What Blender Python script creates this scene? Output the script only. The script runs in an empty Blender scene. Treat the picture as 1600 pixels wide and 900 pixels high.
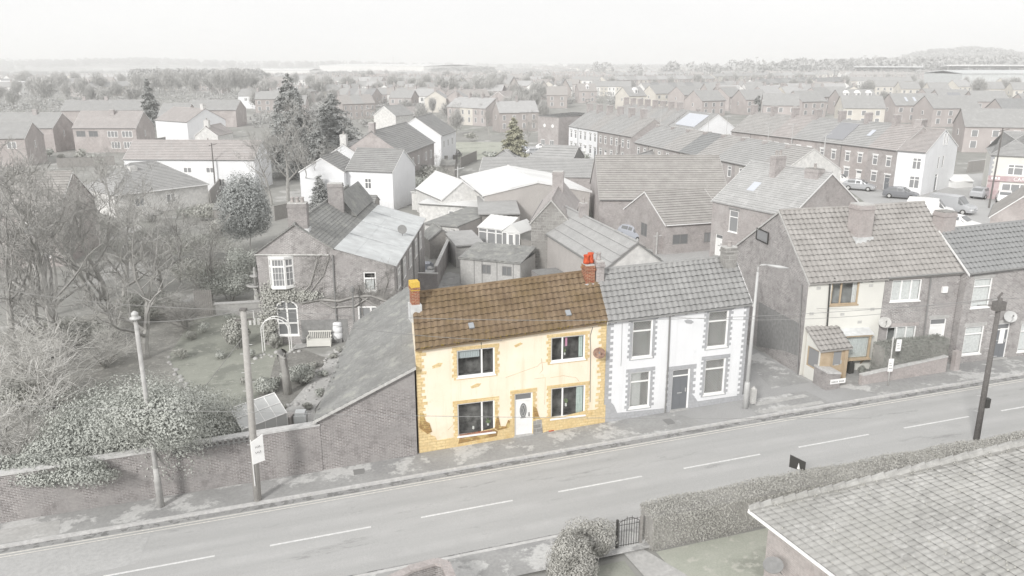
import bpy, bmesh, math, random
import numpy as np
from mathutils import Vector
R=math.radians
random.seed(7); NR=np.random.default_rng(7)
scene=bpy.context.scene; col=scene.collection
# ---------------- camera, world, sun, exposure ----------------
F_=1240.0; PIT=math.atan(352/F_); H=17.5; CP,SP=math.cos(PIT),math.sin(PIT)
cam=bpy.data.cameras.new('camera'); co=bpy.data.objects.new('camera',cam); col.objects.link(co)
co.location=(0,0,H); co.rotation_euler=(math.pi/2-PIT,0,0)
cam.sensor_width=36; cam.lens=F_/1600*36; cam.clip_start=.3; cam.clip_end=30000
scene.camera=co
scene.view_settings.view_transform='Standard'; scene.view_settings.look='None'
scene.view_settings.exposure=0.42; scene.view_settings.gamma=1; scene.view_settings.use_curve_mapping=False
SUN_EL,SUN_AZ=R(30),R(208)          # azimuth clockwise from +Y: the sun stands behind the camera to the left
w=bpy.data.worlds.new('World'); scene.world=w; w.use_nodes=True
nt=w.node_tree; bg=nt.nodes['Background']; bg.inputs[1].default_value=.084
sky=nt.nodes.new('ShaderNodeTexSky'); sky.sky_type='NISHITA'; sky.sun_disc=False
sky.sun_elevation=SUN_EL; sky.sun_rotation=SUN_AZ
tc=nt.nodes.new('ShaderNodeTexCoord'); mp=nt.nodes.new('ShaderNodeMapping'); mp.inputs['Scale'].default_value=(1,1,4)
no=nt.nodes.new('ShaderNodeTexNoise'); no.inputs['Scale'].default_value=2.2; no.inputs['Detail'].default_value=5
rp=nt.nodes.new('ShaderNodeValToRGB'); rp.color_ramp.elements[0].position=.3; rp.color_ramp.elements[1].position=.7
rp.color_ramp.elements[0].color=(8.9,8.92,8.95,1); rp.color_ramp.elements[1].color=(9.5,9.5,9.48,1)
hs=nt.nodes.new('ShaderNodeHueSaturation'); hs.inputs['Saturation'].default_value=.05
mx=nt.nodes.new('ShaderNodeMix'); mx.data_type='RGBA'; mx.inputs[0].default_value=.93; mx.clamp_result=False
L=nt.links.new
L(tc.outputs['Generated'],mp.inputs[0]); L(mp.outputs[0],no.inputs[0]); L(no.outputs['Fac'],rp.inputs[0])
L(sky.outputs[0],hs.inputs['Color']); L(hs.outputs[0],mx.inputs[6]); L(rp.outputs[0],mx.inputs[7]); L(mx.outputs[2],bg.inputs[0])
sl=bpy.data.lights.new('sun','SUN'); sl.energy=2.2; sl.angle=R(10); sl.color=(1,.985,.955)
so=bpy.data.objects.new('sun',sl); col.objects.link(so)
so.rotation_euler=(math.pi/2-SUN_EL,0,math.pi-SUN_AZ)
# ---------------- pixel -> world helpers (1600x900 photo pixels) ----------------
TH=R(16.3); E1=(math.cos(TH),math.sin(TH)); E2=(-E1[1],E1[0])
def T(X,Y):
    return .036*40*math.tanh(X/40)*(.35+.65*math.exp(-(max(0,Y-30)/50)**2))
def ray(x,y):
    u=(x-800)/F_; v=(y-450)/F_
    return u,CP-v*SP,-(SP+v*CP)
def G(x,y,dz=0):
    u,f,d=ray(x,y); t=(H-dz)/-d
    for i in range(30): t=t*.3+.7*(H-dz-T(u*t,f*t))/-d
    return (u*t,f*t)
def S(s,n): return (s*E1[0]+n*E2[0],s*E1[1]+n*E2[1])
def onplane(x,y,a,b):
    u,f,d=ray(x,y); dx,dy=b[0]-a[0],b[1]-a[1]
    t=(a[0]*dy-a[1]*dx)/(u*dy-f*dx)
    k=((u*t-a[0])*dx+(f*t-a[1])*dy)/math.hypot(dx,dy)
    return k,H+d*t
# ---------------- mesh builder ----------------
class MB:
    def __init__(s): s.v=[];s.f=[];s.m=[]
    def poly(s,pts,m=0):
        i=len(s.v); s.v+= [tuple(p) for p in pts]; s.f.append(tuple(range(i,i+len(pts)))); s.m.append(m)
    def box(s,o,a,b,c,m=0):
        """corner o, edge vectors a,b,c"""
        o,a,b,c=map(Vector,(o,a,b,c))
        if a.cross(b).dot(c)<0: a,b=b,a
        p=[o,o+a,o+a+b,o+b]; q=[x+c for x in p]
        i=len(s.v); s.v+=[tuple(x) for x in p+q]
        for f in ((3,2,1,0),(4,5,6,7),(0,1,5,4),(1,2,6,5),(2,3,7,6),(3,0,4,7)): s.f.append(tuple(i+k for k in f)); s.m.append(m)
    def cbox(s,c,sx,sy,z0,z1,ang=0,m=0):
        ca,sa=math.cos(ang),math.sin(ang)
        s.box((c[0]-ca*sx/2+sa*sy/2,c[1]-sa*sx/2-ca*sy/2,z0),(ca*sx,sa*sx,0),(-sa*sy,ca*sy,0),(0,0,z1-z0),m)
    def prism(s,pts,vec,m=0):
        pts=[Vector(p) for p in pts]; vec=Vector(vec)
        n=sum(((pts[i]-pts[0]).cross(pts[i+1]-pts[0]) for i in range(1,len(pts)-1)),Vector())
        if n.dot(vec)>0: pts=pts[::-1]
        k=len(pts); i=len(s.v); s.v+=[tuple(p) for p in pts]+[tuple(p+vec) for p in pts]
        s.f.append(tuple(range(i,i+k))); s.m.append(m)
        s.f.append(tuple(range(i+2*k-1,i+k-1,-1))); s.m.append(m)
        for j in range(k):
            j2=(j+1)%k; s.f.append((i+j2,i+j,i+k+j,i+k+j2)); s.m.append(m)
    def tube(s,pts,r,n=6,m=0,cap=True):
        pts=[Vector(p) for p in pts]; N=len(pts)
        if not isinstance(r,(list,tuple)): r=[r]*N
        i0=len(s.v)
        for j,p in enumerate(pts):
            d=(pts[min(j+1,N-1)]-pts[max(j-1,0)]).normalized()
            x=d.cross(Vector((0,0,1)) if abs(d.z)<.9 else Vector((1,0,0))).normalized(); y=d.cross(x)
            for k in range(n):
                a=2*math.pi*k/n; s.v.append(tuple(p+(x*math.cos(a)+y*math.sin(a))*r[j]))
        for j in range(N-1):
            for k in range(n):
                k2=(k+1)%n; s.f.append((i0+j*n+k,i0+j*n+k2,i0+(j+1)*n+k2,i0+(j+1)*n+k)); s.m.append(m)
        if cap:
            s.f.append(tuple(i0+k for k in range(n))[::-1]); s.m.append(m)
            s.f.append(tuple(i0+(N-1)*n+k for k in range(n))); s.m.append(m)
    def lathe(s,c,prof,n=12,m=0):
        i0=len(s.v)
        for r,z in prof:
            for k in range(n):
                a=2*math.pi*k/n; s.v.append((c[0]+r*math.cos(a),c[1]+r*math.sin(a),c[2]+z))
        for j in range(len(prof)-1):
            for k in range(n):
                k2=(k+1)%n; s.f.append((i0+j*n+k,i0+j*n+k2,i0+(j+1)*n+k2,i0+(j+1)*n+k)); s.m.append(m)
        s.f.append(tuple(i0+k for k in range(n))[::-1]); s.m.append(m)
        s.f.append(tuple(i0+(len(prof)-1)*n+k for k in range(n))); s.m.append(m)
    def sheet(s,pts,vec_n,m=0): s.poly(pts,m)
    def build(s,name,mats,parent=None,smooth=False):
        return mesh(name,np.array(s.v,dtype=np.float64),s.f,mats,parent,s.m,smooth)
def origin_of(parent):
    o=Vector((0,0,0))
    while parent is not None: o+=parent.location; parent=parent.parent
    return np.array(o)
def mesh(name,V,F,mats,parent=None,mi=None,smooth=False):
    if not isinstance(mats,(list,tuple)): mats=[mats]
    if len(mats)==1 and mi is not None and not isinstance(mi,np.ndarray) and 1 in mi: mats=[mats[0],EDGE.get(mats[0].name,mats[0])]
    me=bpy.data.meshes.new(name)
    if parent is None:
        lo,hi=V.min(0),V.max(0); org=np.array([(lo[0]+hi[0])/2,(lo[1]+hi[1])/2,lo[2]])
    else: org=origin_of(parent)
    V2=V-org
    if isinstance(F,np.ndarray):
        nf,k=F.shape; li=F.reshape(-1).astype(np.int32); ls=np.arange(nf,dtype=np.int32)*k; lt=np.full(nf,k,dtype=np.int32)
    else:
        nf=len(F); lt=np.array([len(f) for f in F],dtype=np.int32); ls=np.concatenate(([0],np.cumsum(lt)[:-1])).astype(np.int32)
        li=np.fromiter((i for f in F for i in f),dtype=np.int32)
    me.vertices.add(len(V2)); me.vertices.foreach_set('co',V2.reshape(-1).astype(np.float32))
    me.loops.add(len(li)); me.loops.foreach_set('vertex_index',li)
    me.polygons.add(nf); me.polygons.foreach_set('loop_start',ls); me.polygons.foreach_set('loop_total',lt)
    for m in mats: me.materials.append(m)
    if mi is not None and len(mats)>1: me.polygons.foreach_set('material_index',np.array(mi,dtype=np.int32))
    me.update(calc_edges=True)
    nr=np.zeros(nf*3,dtype=np.float32); me.polygons.foreach_get('normal',nr); nr=nr.reshape(-1,3)
    t=np.stack([-nr[:,1],nr[:,0],np.zeros(nf)],1); ln=np.linalg.norm(t,axis=1); bad=ln<.05
    t[bad]=(1,0,0); ln[bad]=1; t/=ln[:,None]; b=np.cross(nr,t)
    fi=np.repeat(np.arange(nf),lt); P=V[li]
    uv=np.stack([(P*t[fi]).sum(1),(P*b[fi]).sum(1)],1).astype(np.float32)
    ul=me.uv_layers.new(name='uv'); ul.data.foreach_set('uv',uv.reshape(-1))
    me.polygons.foreach_set('use_smooth',np.full(nf,bool(smooth)))
    o=bpy.data.objects.new(name,me); col.objects.link(o)
    if parent is not None: o.parent=parent
    else: o.location=tuple(org)
    return o
def tag(o,label=None,cat=None,group=None,kind=None):
    if label: o['label']=label
    if cat: o['category']=cat
    if group: o['group']=group
    if kind: o['kind']=kind
    return o
def thing(name,label,cat,xy,z=None,group=None):
    o=bpy.data.objects.new(name,None); col.objects.link(o); o.empty_display_size=.2
    o.location=(xy[0],xy[1],T(*xy) if z is None else z); return tag(o,label,cat,group)
def copy_tree(o,parent=None):
    c=o.copy(); col.objects.link(c); c.parent=parent
    for ch in KIDS.get(o.name,[]): copy_tree(ch,c)
    return c
KIDS={}
def index_kids():
    KIDS.clear()
    for o in bpy.data.objects:
        if o.parent: KIDS.setdefault(o.parent.name,[]).append(o)
# ---------------- materials ----------------
def lin(v):
    v/=255; return v/12.92 if v<=.04045 else ((v+.055)/1.055)**2.4
LIFT=.81
def C(*a):
    if len(a)==1: a=(a[0]+1,a[0],a[0]-2)
    if len(a)==2: a=(a[0]+a[1],a[0],a[0]-a[1])
    if max(a)-min(a)<=25 and min(a)>75:      # the photograph's greys are veiled and almost colourless
        m=sum(a)/3; a=[m+(x-m)*.72 for x in a]; a=[240-(240-x)*LIFT if x<240 else x for x in a]
    return tuple(lin(x) for x in a)+(1,)
def base(name,rough=.85,spec=.25):
    m=bpy.data.materials.new(name); m.use_nodes=True; t=m.node_tree; p=t.nodes['Principled BSDF']
    p.inputs['Roughness'].default_value=rough; p.inputs['Specular IOR Level'].default_value=spec
    return m,t,p
def N(t,ty,**k):
    n=t.nodes.new(ty)
    for a,b in k.items():
        if a.startswith('i_'): n.inputs[a[2:].replace('_',' ')].default_value=b
        else: setattr(n,a,b)
    return n
def mixc(t,fac,a,b,mode='MIX'):
    n=N(t,'ShaderNodeMix',data_type='RGBA',blend_type=mode)
    for i,v in ((0,fac),(6,a),(7,b)):
        if hasattr(v,'is_linked'): t.links.new(v,n.inputs[i])
        else: n.inputs[i].default_value=v
    return n.outputs[2]
def noise(t,scale,detail=4,lo=.35,hi=.65,vec=None,dist=0,rough=.55):
    n=N(t,'ShaderNodeTexNoise',i_Scale=scale,i_Detail=detail,i_Distortion=dist,i_Roughness=rough)
    if vec is not None: t.links.new(vec,n.inputs['Vector'])
    r=N(t,'ShaderNodeMapRange'); r.inputs[1].default_value=lo; r.inputs[2].default_value=hi
    t.links.new(n.outputs['Fac'],r.inputs[0]); return r.outputs[0]
def coord(t,kind='Object'):
    if kind=='World': return N(t,'ShaderNodeNewGeometry').outputs['Position']
    if kind=='UV': return N(t,'ShaderNodeUVMap',uv_map='uv').outputs[0]
    return N(t,'ShaderNodeTexCoord').outputs[kind]
def bump(t,p,h,st=.4,d=.02):
    b=N(t,'ShaderNodeBump',i_Strength=st,i_Distance=d); t.links.new(h,b.inputs['Height']); t.links.new(b.outputs[0],p.inputs['Normal'])
def plain(name,c,c2=None,scale=1.5,rough=.85,bmp=0,fine=0,spec=.25,metal=0):
    m,t,p=base(name,rough,spec); p.inputs['Metallic'].default_value=metal
    w_=coord(t,'World'); o=c
    if c2: o=mixc(t,noise(t,scale,6,vec=w_),c,c2)
    if fine:
        k=noise(t,fine,3,.3,.7,vec=w_); o=mixc(t,k,o,tuple(x*.72 for x in c[:3])+(1,))
    if hasattr(o,'is_linked'): t.links.new(o,p.inputs['Base Color'])
    else: p.inputs['Base Color'].default_value=o
    if bmp: bump(t,p,noise(t,fine or scale*6,4,.2,.8,vec=w_),bmp)
    return m
def brick(name,c1,c2,mo,bw=.225,bh=.075,stain=None,ss=.5,msz=.01,slo=.5,bmp=.5,bias=0):
    m,t,p=base(name,.9,.15); uv=coord(t,'UV'); w_=coord(t,'World')
    b=N(t,'ShaderNodeTexBrick',i_Color1=c1,i_Color2=c2,i_Mortar=mo,i_Scale=1.,i_Brick_Width=bw,i_Row_Height=bh,i_Mortar_Size=msz,i_Mortar_Smooth=.3,i_Bias=bias)
    t.links.new(uv,b.inputs['Vector']); o=b.outputs['Color']
    o=mixc(t,noise(t,.9,7,.4,.62,vec=w_,rough=.7),o,mixc(t,.35,c2,mo)); o=mixc(t,noise(t,2.2,6,.5,.8,vec=w_,rough=.7),o,mixc(t,.2,c2,(.06,.06,.06,1)))
    if stain: o=mixc(t,noise(t,ss,7,slo,slo+.12,vec=w_,rough=.65),o,stain)
    k=noise(t,9,4,.3,.75,vec=w_); o=mixc(t,k,o,mixc(t,.22,o,(.05,.05,.05,1)))
    t.links.new(o,p.inputs['Base Color'])
    inv=N(t,'ShaderNodeMath',operation='SUBTRACT'); inv.inputs[0].default_value=1; t.links.new(b.outputs['Fac'],inv.inputs[1])
    bump(t,p,inv.outputs[0],bmp,.012)
    return m
def tiles(name,c1,c2,moss,tw=.3,th=.32,mlo=.55,rib=False,dark=None,ms=1.3,rough=.9):
    m,t,p=base(name,rough,.2); uv=coord(t,'UV'); w_=coord(t,'World')
    sc=N(t,'ShaderNodeVectorMath',operation='MULTIPLY'); sc.inputs[1].default_value=(1/tw,1/th,1); t.links.new(uv,sc.inputs[0])
    fl=N(t,'ShaderNodeVectorMath',operation='FLOOR'); t.links.new(sc.outputs[0],fl.inputs[0])
    wn=N(t,'ShaderNodeTexWhiteNoise',noise_dimensions='2D'); t.links.new(fl.outputs[0],wn.inputs[0])
    o=mixc(t,wn.outputs['Value'],c1,tuple((x+y)/2 for x,y in zip(c1,c2)))
    o=mixc(t,noise(t,.9,6,.38,.66,vec=w_,rough=.65),o,c2)
    o=mixc(t,noise(t,ms,7,mlo,mlo+.2,vec=w_,rough=.7),o,moss)
    if dark: o=mixc(t,noise(t,.6,6,.45,.75,vec=w_),o,dark)
    k=noise(t,14,4,.35,.8,vec=w_); o=mixc(t,k,o,mixc(t,.22,o,(.04,.04,.04,1)))
    t.links.new(o,p.inputs['Base Color']); bump(t,p,noise(t,30,3,.2,.8,vec=w_),.25,.01)
    EDGE[m.name]=plain(name+'_gap_shade',tuple(x*.22 for x in c1[:3])+(1,),tuple(x*.42 for x in c1[:3])+(1,),5,.95)  # dark riser colour paints in the gap shadow below each tile course
    return m
EDGE={}
def leafm(name,a,b,c=None,sc=1.2,tr=.15):
    m,t,p=base(name,.7,.3); w_=coord(t,'World')
    o=mixc(t,noise(t,sc,5,.35,.65,vec=w_),a,b)
    o=mixc(t,noise(t,sc*7,3,.3,.85,vec=w_),o,c or tuple(x*.6 for x in a[:3])+(1,))
    t.links.new(o,p.inputs['Base Color'])
    return m
def glassm(name,c,rough=.06):
    m,t,p=base(name,rough,.5); p.inputs['Base Color'].default_value=c; return m
def clear_glass(name):
    m=bpy.data.materials.new(name); m.use_nodes=True; t=m.node_tree; t.nodes.clear()
    o=N(t,'ShaderNodeOutputMaterial'); a=N(t,'ShaderNodeBsdfTransparent'); g=N(t,'ShaderNodeBsdfGlossy'); g.inputs['Roughness'].default_value=.03
    a.inputs[0].default_value=(.93,.95,.95,1); lw=N(t,'ShaderNodeLayerWeight'); lw.inputs[0].default_value=.5; pw=N(t,'ShaderNodeMath',operation='POWER'); pw.inputs[1].default_value=4; t.links.new(lw.outputs['Facing'],pw.inputs[0]); f=N(t,'ShaderNodeMath',operation='MULTIPLY_ADD'); f.inputs[1].default_value=.7; f.inputs[2].default_value=.06; t.links.new(pw.outputs[0],f.inputs[0]); x=N(t,'ShaderNodeMixShader')
    t.links.new(f.outputs[0],x.inputs[0]); t.links.new(a.outputs[0],x.inputs[1]); t.links.new(g.outputs[0],x.inputs[2]); t.links.new(x.outputs[0],o.inputs[0]); return m
M=dict(
 road=None,
 white=plain('white_paint',C(238),C(226),2,.6,0,0),
 upvc=plain('white_plastic',C(243),None,rough=.35),
 cream=plain('cream_render',C(250,237,216),C(244,228,204),.9,.85,.06),
 creamgrey=plain('pale_render',C(222,220,209),C(212,210,200),.8,.9,.05),
 whiter=plain('white_render',C(234,235,238),C(226,227,231),.7,.85,.05),
 whiteg=plain('pale_gable_render',C(228,226,222),C(214,211,206),.7,.9,.1,3),
 greyp=brick('grey_painted_stone',C(168,170,175),C(178,179,183),C(154,155,159),.45,.15,bmp=.4),
 brick=brick('pale_brown_brick',msz=.014,c1=C(160,150,147),c2=C(108,99,97),mo=C(214,210,207),stain=C(160,152,150),slo=.56),
 brickd=brick('dark_garden_brick',C(138,126,123),C(98,88,86),C(196,192,189),stain=C(150,143,140),slo=.52),
 brickp=brick('pink_brick',C(178,160,156),C(160,145,141),C(190,184,180),stain=C(190,178,174),slo=.5),
 brickr=brick('weathered_brick',C(158,146,143),C(128,119,117),C(184,180,177),stain=C(134,127,125),ss=.7,slo=.47),
 bricko=brick('orange_brick',C(176,92,60),C(132,60,40),C(200,186,160),stain=C(196,170,110),slo=.55),
 ybrick=brick('yellow_painted_stone',C(246,224,176),C(238,213,163),C(196,168,120),.42,.145,stain=C(222,192,138),ss=1.5,slo=.55,bmp=.6),
 ydirty=brick('weathered_bare_stone',C(196,160,104),C(170,138,92),C(140,112,74),.3,.11,stain=C(214,190,130),ss=2,slo=.5,bmp=.8),
 stone=brick('rough_stone',C(158,154,148),C(112,108,103),C(190,187,181),.5,.22,msz=.02,stain=C(135,130,124),slo=.5,bmp=.8),
 cbrick=brick('mid_brick',C(176,163,160),C(146,134,131),C(196,190,187),stain=C(180,172,169),slo=.5),
 pebble=plain('pebbledash',C(196,188,182),C(180,172,166),1,.95,.4,20),
 dgrey=plain('dark_grey_paint',C(112),None,rough=.6),
 render=plain('grey_cement_render',C(132),C(120),.8,.9,.1,5),
 black=plain('black_metal',C(70),None,rough=.5,spec=.4),
 lead=plain('pale_lead',C(214,216,216),C(200,202,203),.4,.5,.1,3,spec=.4),
 sheet=plain('pale_sheet_roof',C(212,216,216),C(196,201,202),.35,.55,.15,1.2,spec=.4),
 wood=plain('tan_wood',C(190,172,148),C(176,158,134),3,.7),
 greywood=plain('weathered_wood',C(150,144,138),C(128,123,118),4,.9,.2,12),
 pole=plain('weathered_pole',C(180,175,168),C(158,153,146),6,.9,.2,30),
 darkpole=plain('dark_tarred_pole',C(92,86,82),C(110,104,100),4,.9,.2,20),
 galv=plain('galvanised_steel',C(190,190,188),C(176,176,174),2,.5,metal=.1),
 concrete=plain('concrete',C(188,186,182),C(165,163,159),1.2,.95,.2,6),
 kerb=plain('kerb_stone',C(206,204,201),C(186,184,182),2.5,.9,.15,6),
 paint=plain('road_paint',C(238),C(205),5,.7,0,12),
 ypaint=plain('worn_double_line_paint',C(232,226,214),C(196,192,184),6,.8,0,14),
 roofy=tiles('brown_pantile',C(152,133,110),C(118,100,80),C(146,126,78),mlo=.6,dark=C(122,104,76)),
 roofg=tiles('grey_pantile',C(150),C(130),C(168),mlo=.6),
 roofb=tiles('brown_grey_pantile',C(166,160,154),C(142,136,130),C(175,170,162),mlo=.6),
 roofd=tiles('dark_grey_pantile',C(136,137,137),C(126,127,127),C(150),mlo=.62),
 slate=tiles('weathered_slate',C(142,142,138),C(112,112,109),C(166,166,154),.25,.2,.52),
 slatel=tiles('pale_slate',C(176),C(158),C(188),.25,.2,.5),
 moss=tiles('lichen_tile',C(172,170,165),C(128,126,121),C(192,190,185),.25,.26,.5,ms=7,dark=C(150,148,141)),
 mroof=tiles('mid_tile',C(172,168,164),C(154,150,146),C(172),.3,.3,.55),
 mroofp=tiles('pinkish_tile',C(178,168,164),C(160,151,147),C(178),.3,.3,.55),
 mroofg=tiles('grey_slate_far',C(168),C(150),C(164),.3,.3,.55),
 glass=glassm('window_glass',C(125,126,128)), gdark=glassm('dark_glass',C(96,98,100)),
 clear=clear_glass('clear_glass'),
 room=plain('dark_room',C(108,104,100),C(74,72,70),2.5,.9), room2=plain('grey_room',C(160),C(130),2.5,.9),
 curtain=plain('net_curtain',C(228),C(205),9,.9), curtaing=plain('green_curtain',C(190,208,198),C(170,192,182),8,.9),
 blind=plain('grey_blind',C(168,178,180),None),
 pink=plain('pink_cloth',C(216,160,186),None), green=leafm('plant_leaf',C(130,150,110),C(170,180,140)),
 cup=plain('white_china',C(238,236,228),None,rough=.3),
 door=plain('dark_grey_door',C(92,96,102),None,rough=.4), 
 pot=plain('clay_pot',C(170,160,155),C(150,142,138),5), poto=plain('orange_clay_pot',C(224,108,70),C(176,70,44),9),
 vent=plain('grey_vent',C(136,142,148),None), flaunch=plain('pale_mortar',C(205,203,198),C(178,176,170),4,.95,.3,12), lichen=plain('yellow_lichen_cap',C(236,200,96),C(214,178,84),7,.95,.3,20),
 leafd=leafm('laurel_leaf',C(160,164,153),C(196,199,188),C(136,140,130),.6),
 leafh=leafm('hedge_leaf',C(168,165,155),C(188,185,175),C(132,130,121),2.0),
 leafg=leafm('green_hedge_leaf',C(146,148,138),C(126,129,119),C(108,111,102),2.0),
 conif=leafm('conifer_needle',C(138,140,137),C(170,172,168),C(108,111,108),.8),
 gold=leafm('golden_conifer',C(172,170,146),C(190,188,164),C(136,135,116),1.2),
 silver=leafm('silver_conifer',C(140,144,141),C(182,186,183),C(104,108,105),1.5),
 ivy=leafm('ivy',C(168,168,157),C(188,187,176),C(132,132,122),2),
 bark=plain('pale_bark',C(172,169,162),C(128,125,119),3,.95,.2,10), twig=plain('grey_twig',C(160,157,151),C(128,125,120),1.2,.95),
 twigl=plain('pale_twig',C(198,195,188),C(150,147,140),1.5,.95), twigd=plain('brown_twig',C(154,150,144),C(128,124,119),1.2,.95),
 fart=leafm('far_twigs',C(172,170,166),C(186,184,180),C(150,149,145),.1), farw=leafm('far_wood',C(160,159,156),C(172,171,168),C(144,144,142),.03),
 soil=plain('dark_soil',C(116,113,106),C(140,137,128),1.5,.95,.3,6),
 red=plain('faded_red_fascia',C(190,166,166),C(184,158,160),2,.5),
 silverp=plain('silver_car_paint',C(178,180,184),None,rough=.25,spec=.5,metal=.3), darkp=plain('dark_car_paint',C(96,98,104),None,rough=.25,spec=.5),
 whitep=plain('white_car_paint',C(236),None,rough=.25,spec=.5), bluep=plain('blue_grey_car_paint',C(164,170,184),None,rough=.25,spec=.5),
 tyre=plain('tyre',C(60),None,rough=.8), solar=glassm('solar_panel',C(124,125,131),.15), solarl=glassm('pale_solar_panel',C(186,192,204),.2),
 signw=plain('sign_white',C(240),None,rough=.5), signr=plain('sign_pink',C(214,160,168),None), ink=plain('sign_ink',C(90),None), 
 cable=plain('cable',C(120),None), terrac=plain('terracotta_pot',C(185,170,160),None),
)
def surf(name,a,b,sc,c=None,clo=.55,fine=8,dark=None,dsc=.3,dlo=.55,bm=.25,csc=None):
    m,t,p=base(name,.93,.15); w_=coord(t,'World')
    o=mixc(t,noise(t,sc,7,.35,.65,vec=w_,rough=.6),a,b)
    if dark: o=mixc(t,noise(t,dsc,6,dlo,dlo+.06,vec=w_,rough=.6),o,dark)
    if c: o=mixc(t,noise(t,csc or sc*2.5,7,clo,clo+.05,vec=w_,rough=.7),o,c)
    o=mixc(t,noise(t,fine,3,.35,.75,vec=w_),o,mixc(t,.2,o,(.08,.08,.08,1)))
    t.links.new(o,p.inputs['Base Color']); bump(t,p,noise(t,fine*3,3,.2,.8,vec=w_),bm,.02); return m
def roadmat():
    m,t,p=base('road_asphalt',.92,.2); w_=coord(t,'World')
    mp=N(t,'ShaderNodeMapping'); mp.inputs['Rotation'].default_value=(0,0,-TH); t.links.new(w_,mp.inputs[0])
    st=N(t,'ShaderNodeMapping'); st.inputs['Scale'].default_value=(.12,1.6,1); t.links.new(mp.outputs[0],st.inputs[0])
    o=mixc(t,noise(t,1,6,.3,.7,vec=st.outputs[0]),C(158,157,155),C(170,169,167))
    s2=N(t,'ShaderNodeMapping'); s2.inputs['Scale'].default_value=(.25,1.1,1); t.links.new(mp.outputs[0],s2.inputs[0])
    o=mixc(t,noise(t,1.3,8,.58,.66,vec=s2.outputs[0],rough=.75),o,C(138,137,135))
    cr=N(t,'ShaderNodeTexVoronoi',feature='DISTANCE_TO_EDGE',i_Scale=.22); 
    dn=N(t,'ShaderNodeTexNoise',i_Scale=1.5,i_Detail=4.0); t.links.new(w_,dn.inputs[0])
    ad=N(t,'ShaderNodeVectorMath',operation='ADD'); t.links.new(w_,ad.inputs[0]); t.links.new(dn.outputs['Color'],ad.inputs[1]); t.links.new(ad.outputs[0],cr.inputs['Vector'])
    r=N(t,'ShaderNodeMapRange'); r.inputs[1].default_value=.0; r.inputs[2].default_value=.006; r.inputs[3].default_value=.22; r.inputs[4].default_value=0
    t.links.new(cr.outputs['Distance'],r.inputs[0]); o=mixc(t,r.outputs[0],o,C(150))
    sp=N(t,'ShaderNodeSeparateXYZ'); t.links.new(mp.outputs[0],sp.inputs[0])
    for c0 in (26.0,27.5,29.0,30.4):
        a=N(t,'ShaderNodeMath',operation='SUBTRACT'); a.inputs[1].default_value=c0; t.links.new(sp.outputs['Y'],a.inputs[0])
        b=N(t,'ShaderNodeMath',operation='ABSOLUTE'); t.links.new(a.outputs[0],b.inputs[0])
        r=N(t,'ShaderNodeMapRange',interpolation_type='SMOOTHSTEP'); r.inputs[1].default_value=.05; r.inputs[2].default_value=.42; r.inputs[3].default_value=.3; r.inputs[4].default_value=0; t.links.new(b.outputs[0],r.inputs[0])
        mm=N(t,'ShaderNodeMath',operation='MULTIPLY'); t.links.new(r.outputs[0],mm.inputs[0]); t.links.new(noise(t,.6,5,.35,.65,vec=w_),mm.inputs[1])
        o=mixc(t,mm.outputs[0],o,C(196,195,193))
    o=mixc(t,noise(t,25,3,.35,.75,vec=w_),o,mixc(t,.2,o,(.08,.08,.08,1)))
    o=mixc(t,noise(t,5,8,.66,.7,vec=w_,rough=.8),o,C(118))
    t.links.new(o,p.inputs['Base Color']); bump(t,p,noise(t,60,2,.2,.8,vec=w_),.3,.01)
    return m
M['road']=roadmat()
def stained(name,c,c2,st,dirt):
    m,t,p=base(name,.88,.15); w_=coord(t,'World'); uv=coord(t,'UV')
    o=mixc(t,noise(t,.8,6,.35,.65,vec=w_),c,c2)
    mp_=N(t,'ShaderNodeMapping'); mp_.inputs['Scale'].default_value=(2.6,.22,1); t.links.new(uv,mp_.inputs[0])
    o=mixc(t,noise(t,1,7,.52,.8,vec=mp_.outputs[0],rough=.65),o,st)
    o=mixc(t,noise(t,1.7,8,.6,.72,vec=w_,rough=.75),o,st)
    sp=N(t,'ShaderNodeSeparateXYZ'); t.links.new(uv,sp.inputs[0]); r=N(t,'ShaderNodeMapRange'); r.inputs[1].default_value=.3; r.inputs[2].default_value=1.3; r.inputs[3].default_value=.55; r.inputs[4].default_value=0; t.links.new(sp.outputs['Y'],r.inputs[0])
    mm=N(t,'ShaderNodeMath',operation='MULTIPLY'); t.links.new(r.outputs[0],mm.inputs[0]); t.links.new(noise(t,2.2,6,.35,.65,vec=w_),mm.inputs[1]); o=mixc(t,mm.outputs[0],o,dirt)
    t.links.new(o,p.inputs['Base Color']); bump(t,p,noise(t,22,4,.2,.8,vec=w_),.12,.01); return m
M['cream']=stained('stained_cream_render',C(247,235,216),C(240,226,204),C(226,208,180),C(204,178,136))
M['whiter']=stained('stained_white_render',C(234,235,238),C(228,229,232),C(218,219,222),C(200))
M['pave']=surf('pavement_patched_asphalt',C(140,139,137),C(154,153,151),.8,c=C(190,189,186),clo=.53,csc=.55,dark=C(138,137,136),dlo=.55)
M['tar']=surf('driveway_tarmac',C(150,149,148),C(160,159,158),.5,fine=20)
M['lawn']=surf('mossy_lawn',C(130,133,118),C(146,148,132),.8,c=C(158,156,142),clo=.58,fine=14,dark=C(112,115,102))
M['lawn2']=surf('pale_lawn',C(156,160,140),C(168,170,152),.8,c=C(182,180,164),clo=.56,fine=16,dark=C(138,141,124))
M['ground']=surf('garden_ground',C(146,144,137),C(126,125,118),.05,c=C(172,170,165),clo=.56,csc=.12,fine=.8,dark=C(124,126,114),dsc=.03)
M['yard']=surf('yard_concrete',C(142),C(156),.5,c=C(170),fine=6,dark=C(120))
M['gutter']=surf('gritty_gutter',C(128),C(150),1.2,c=C(100),clo=.5,fine=9)
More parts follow.
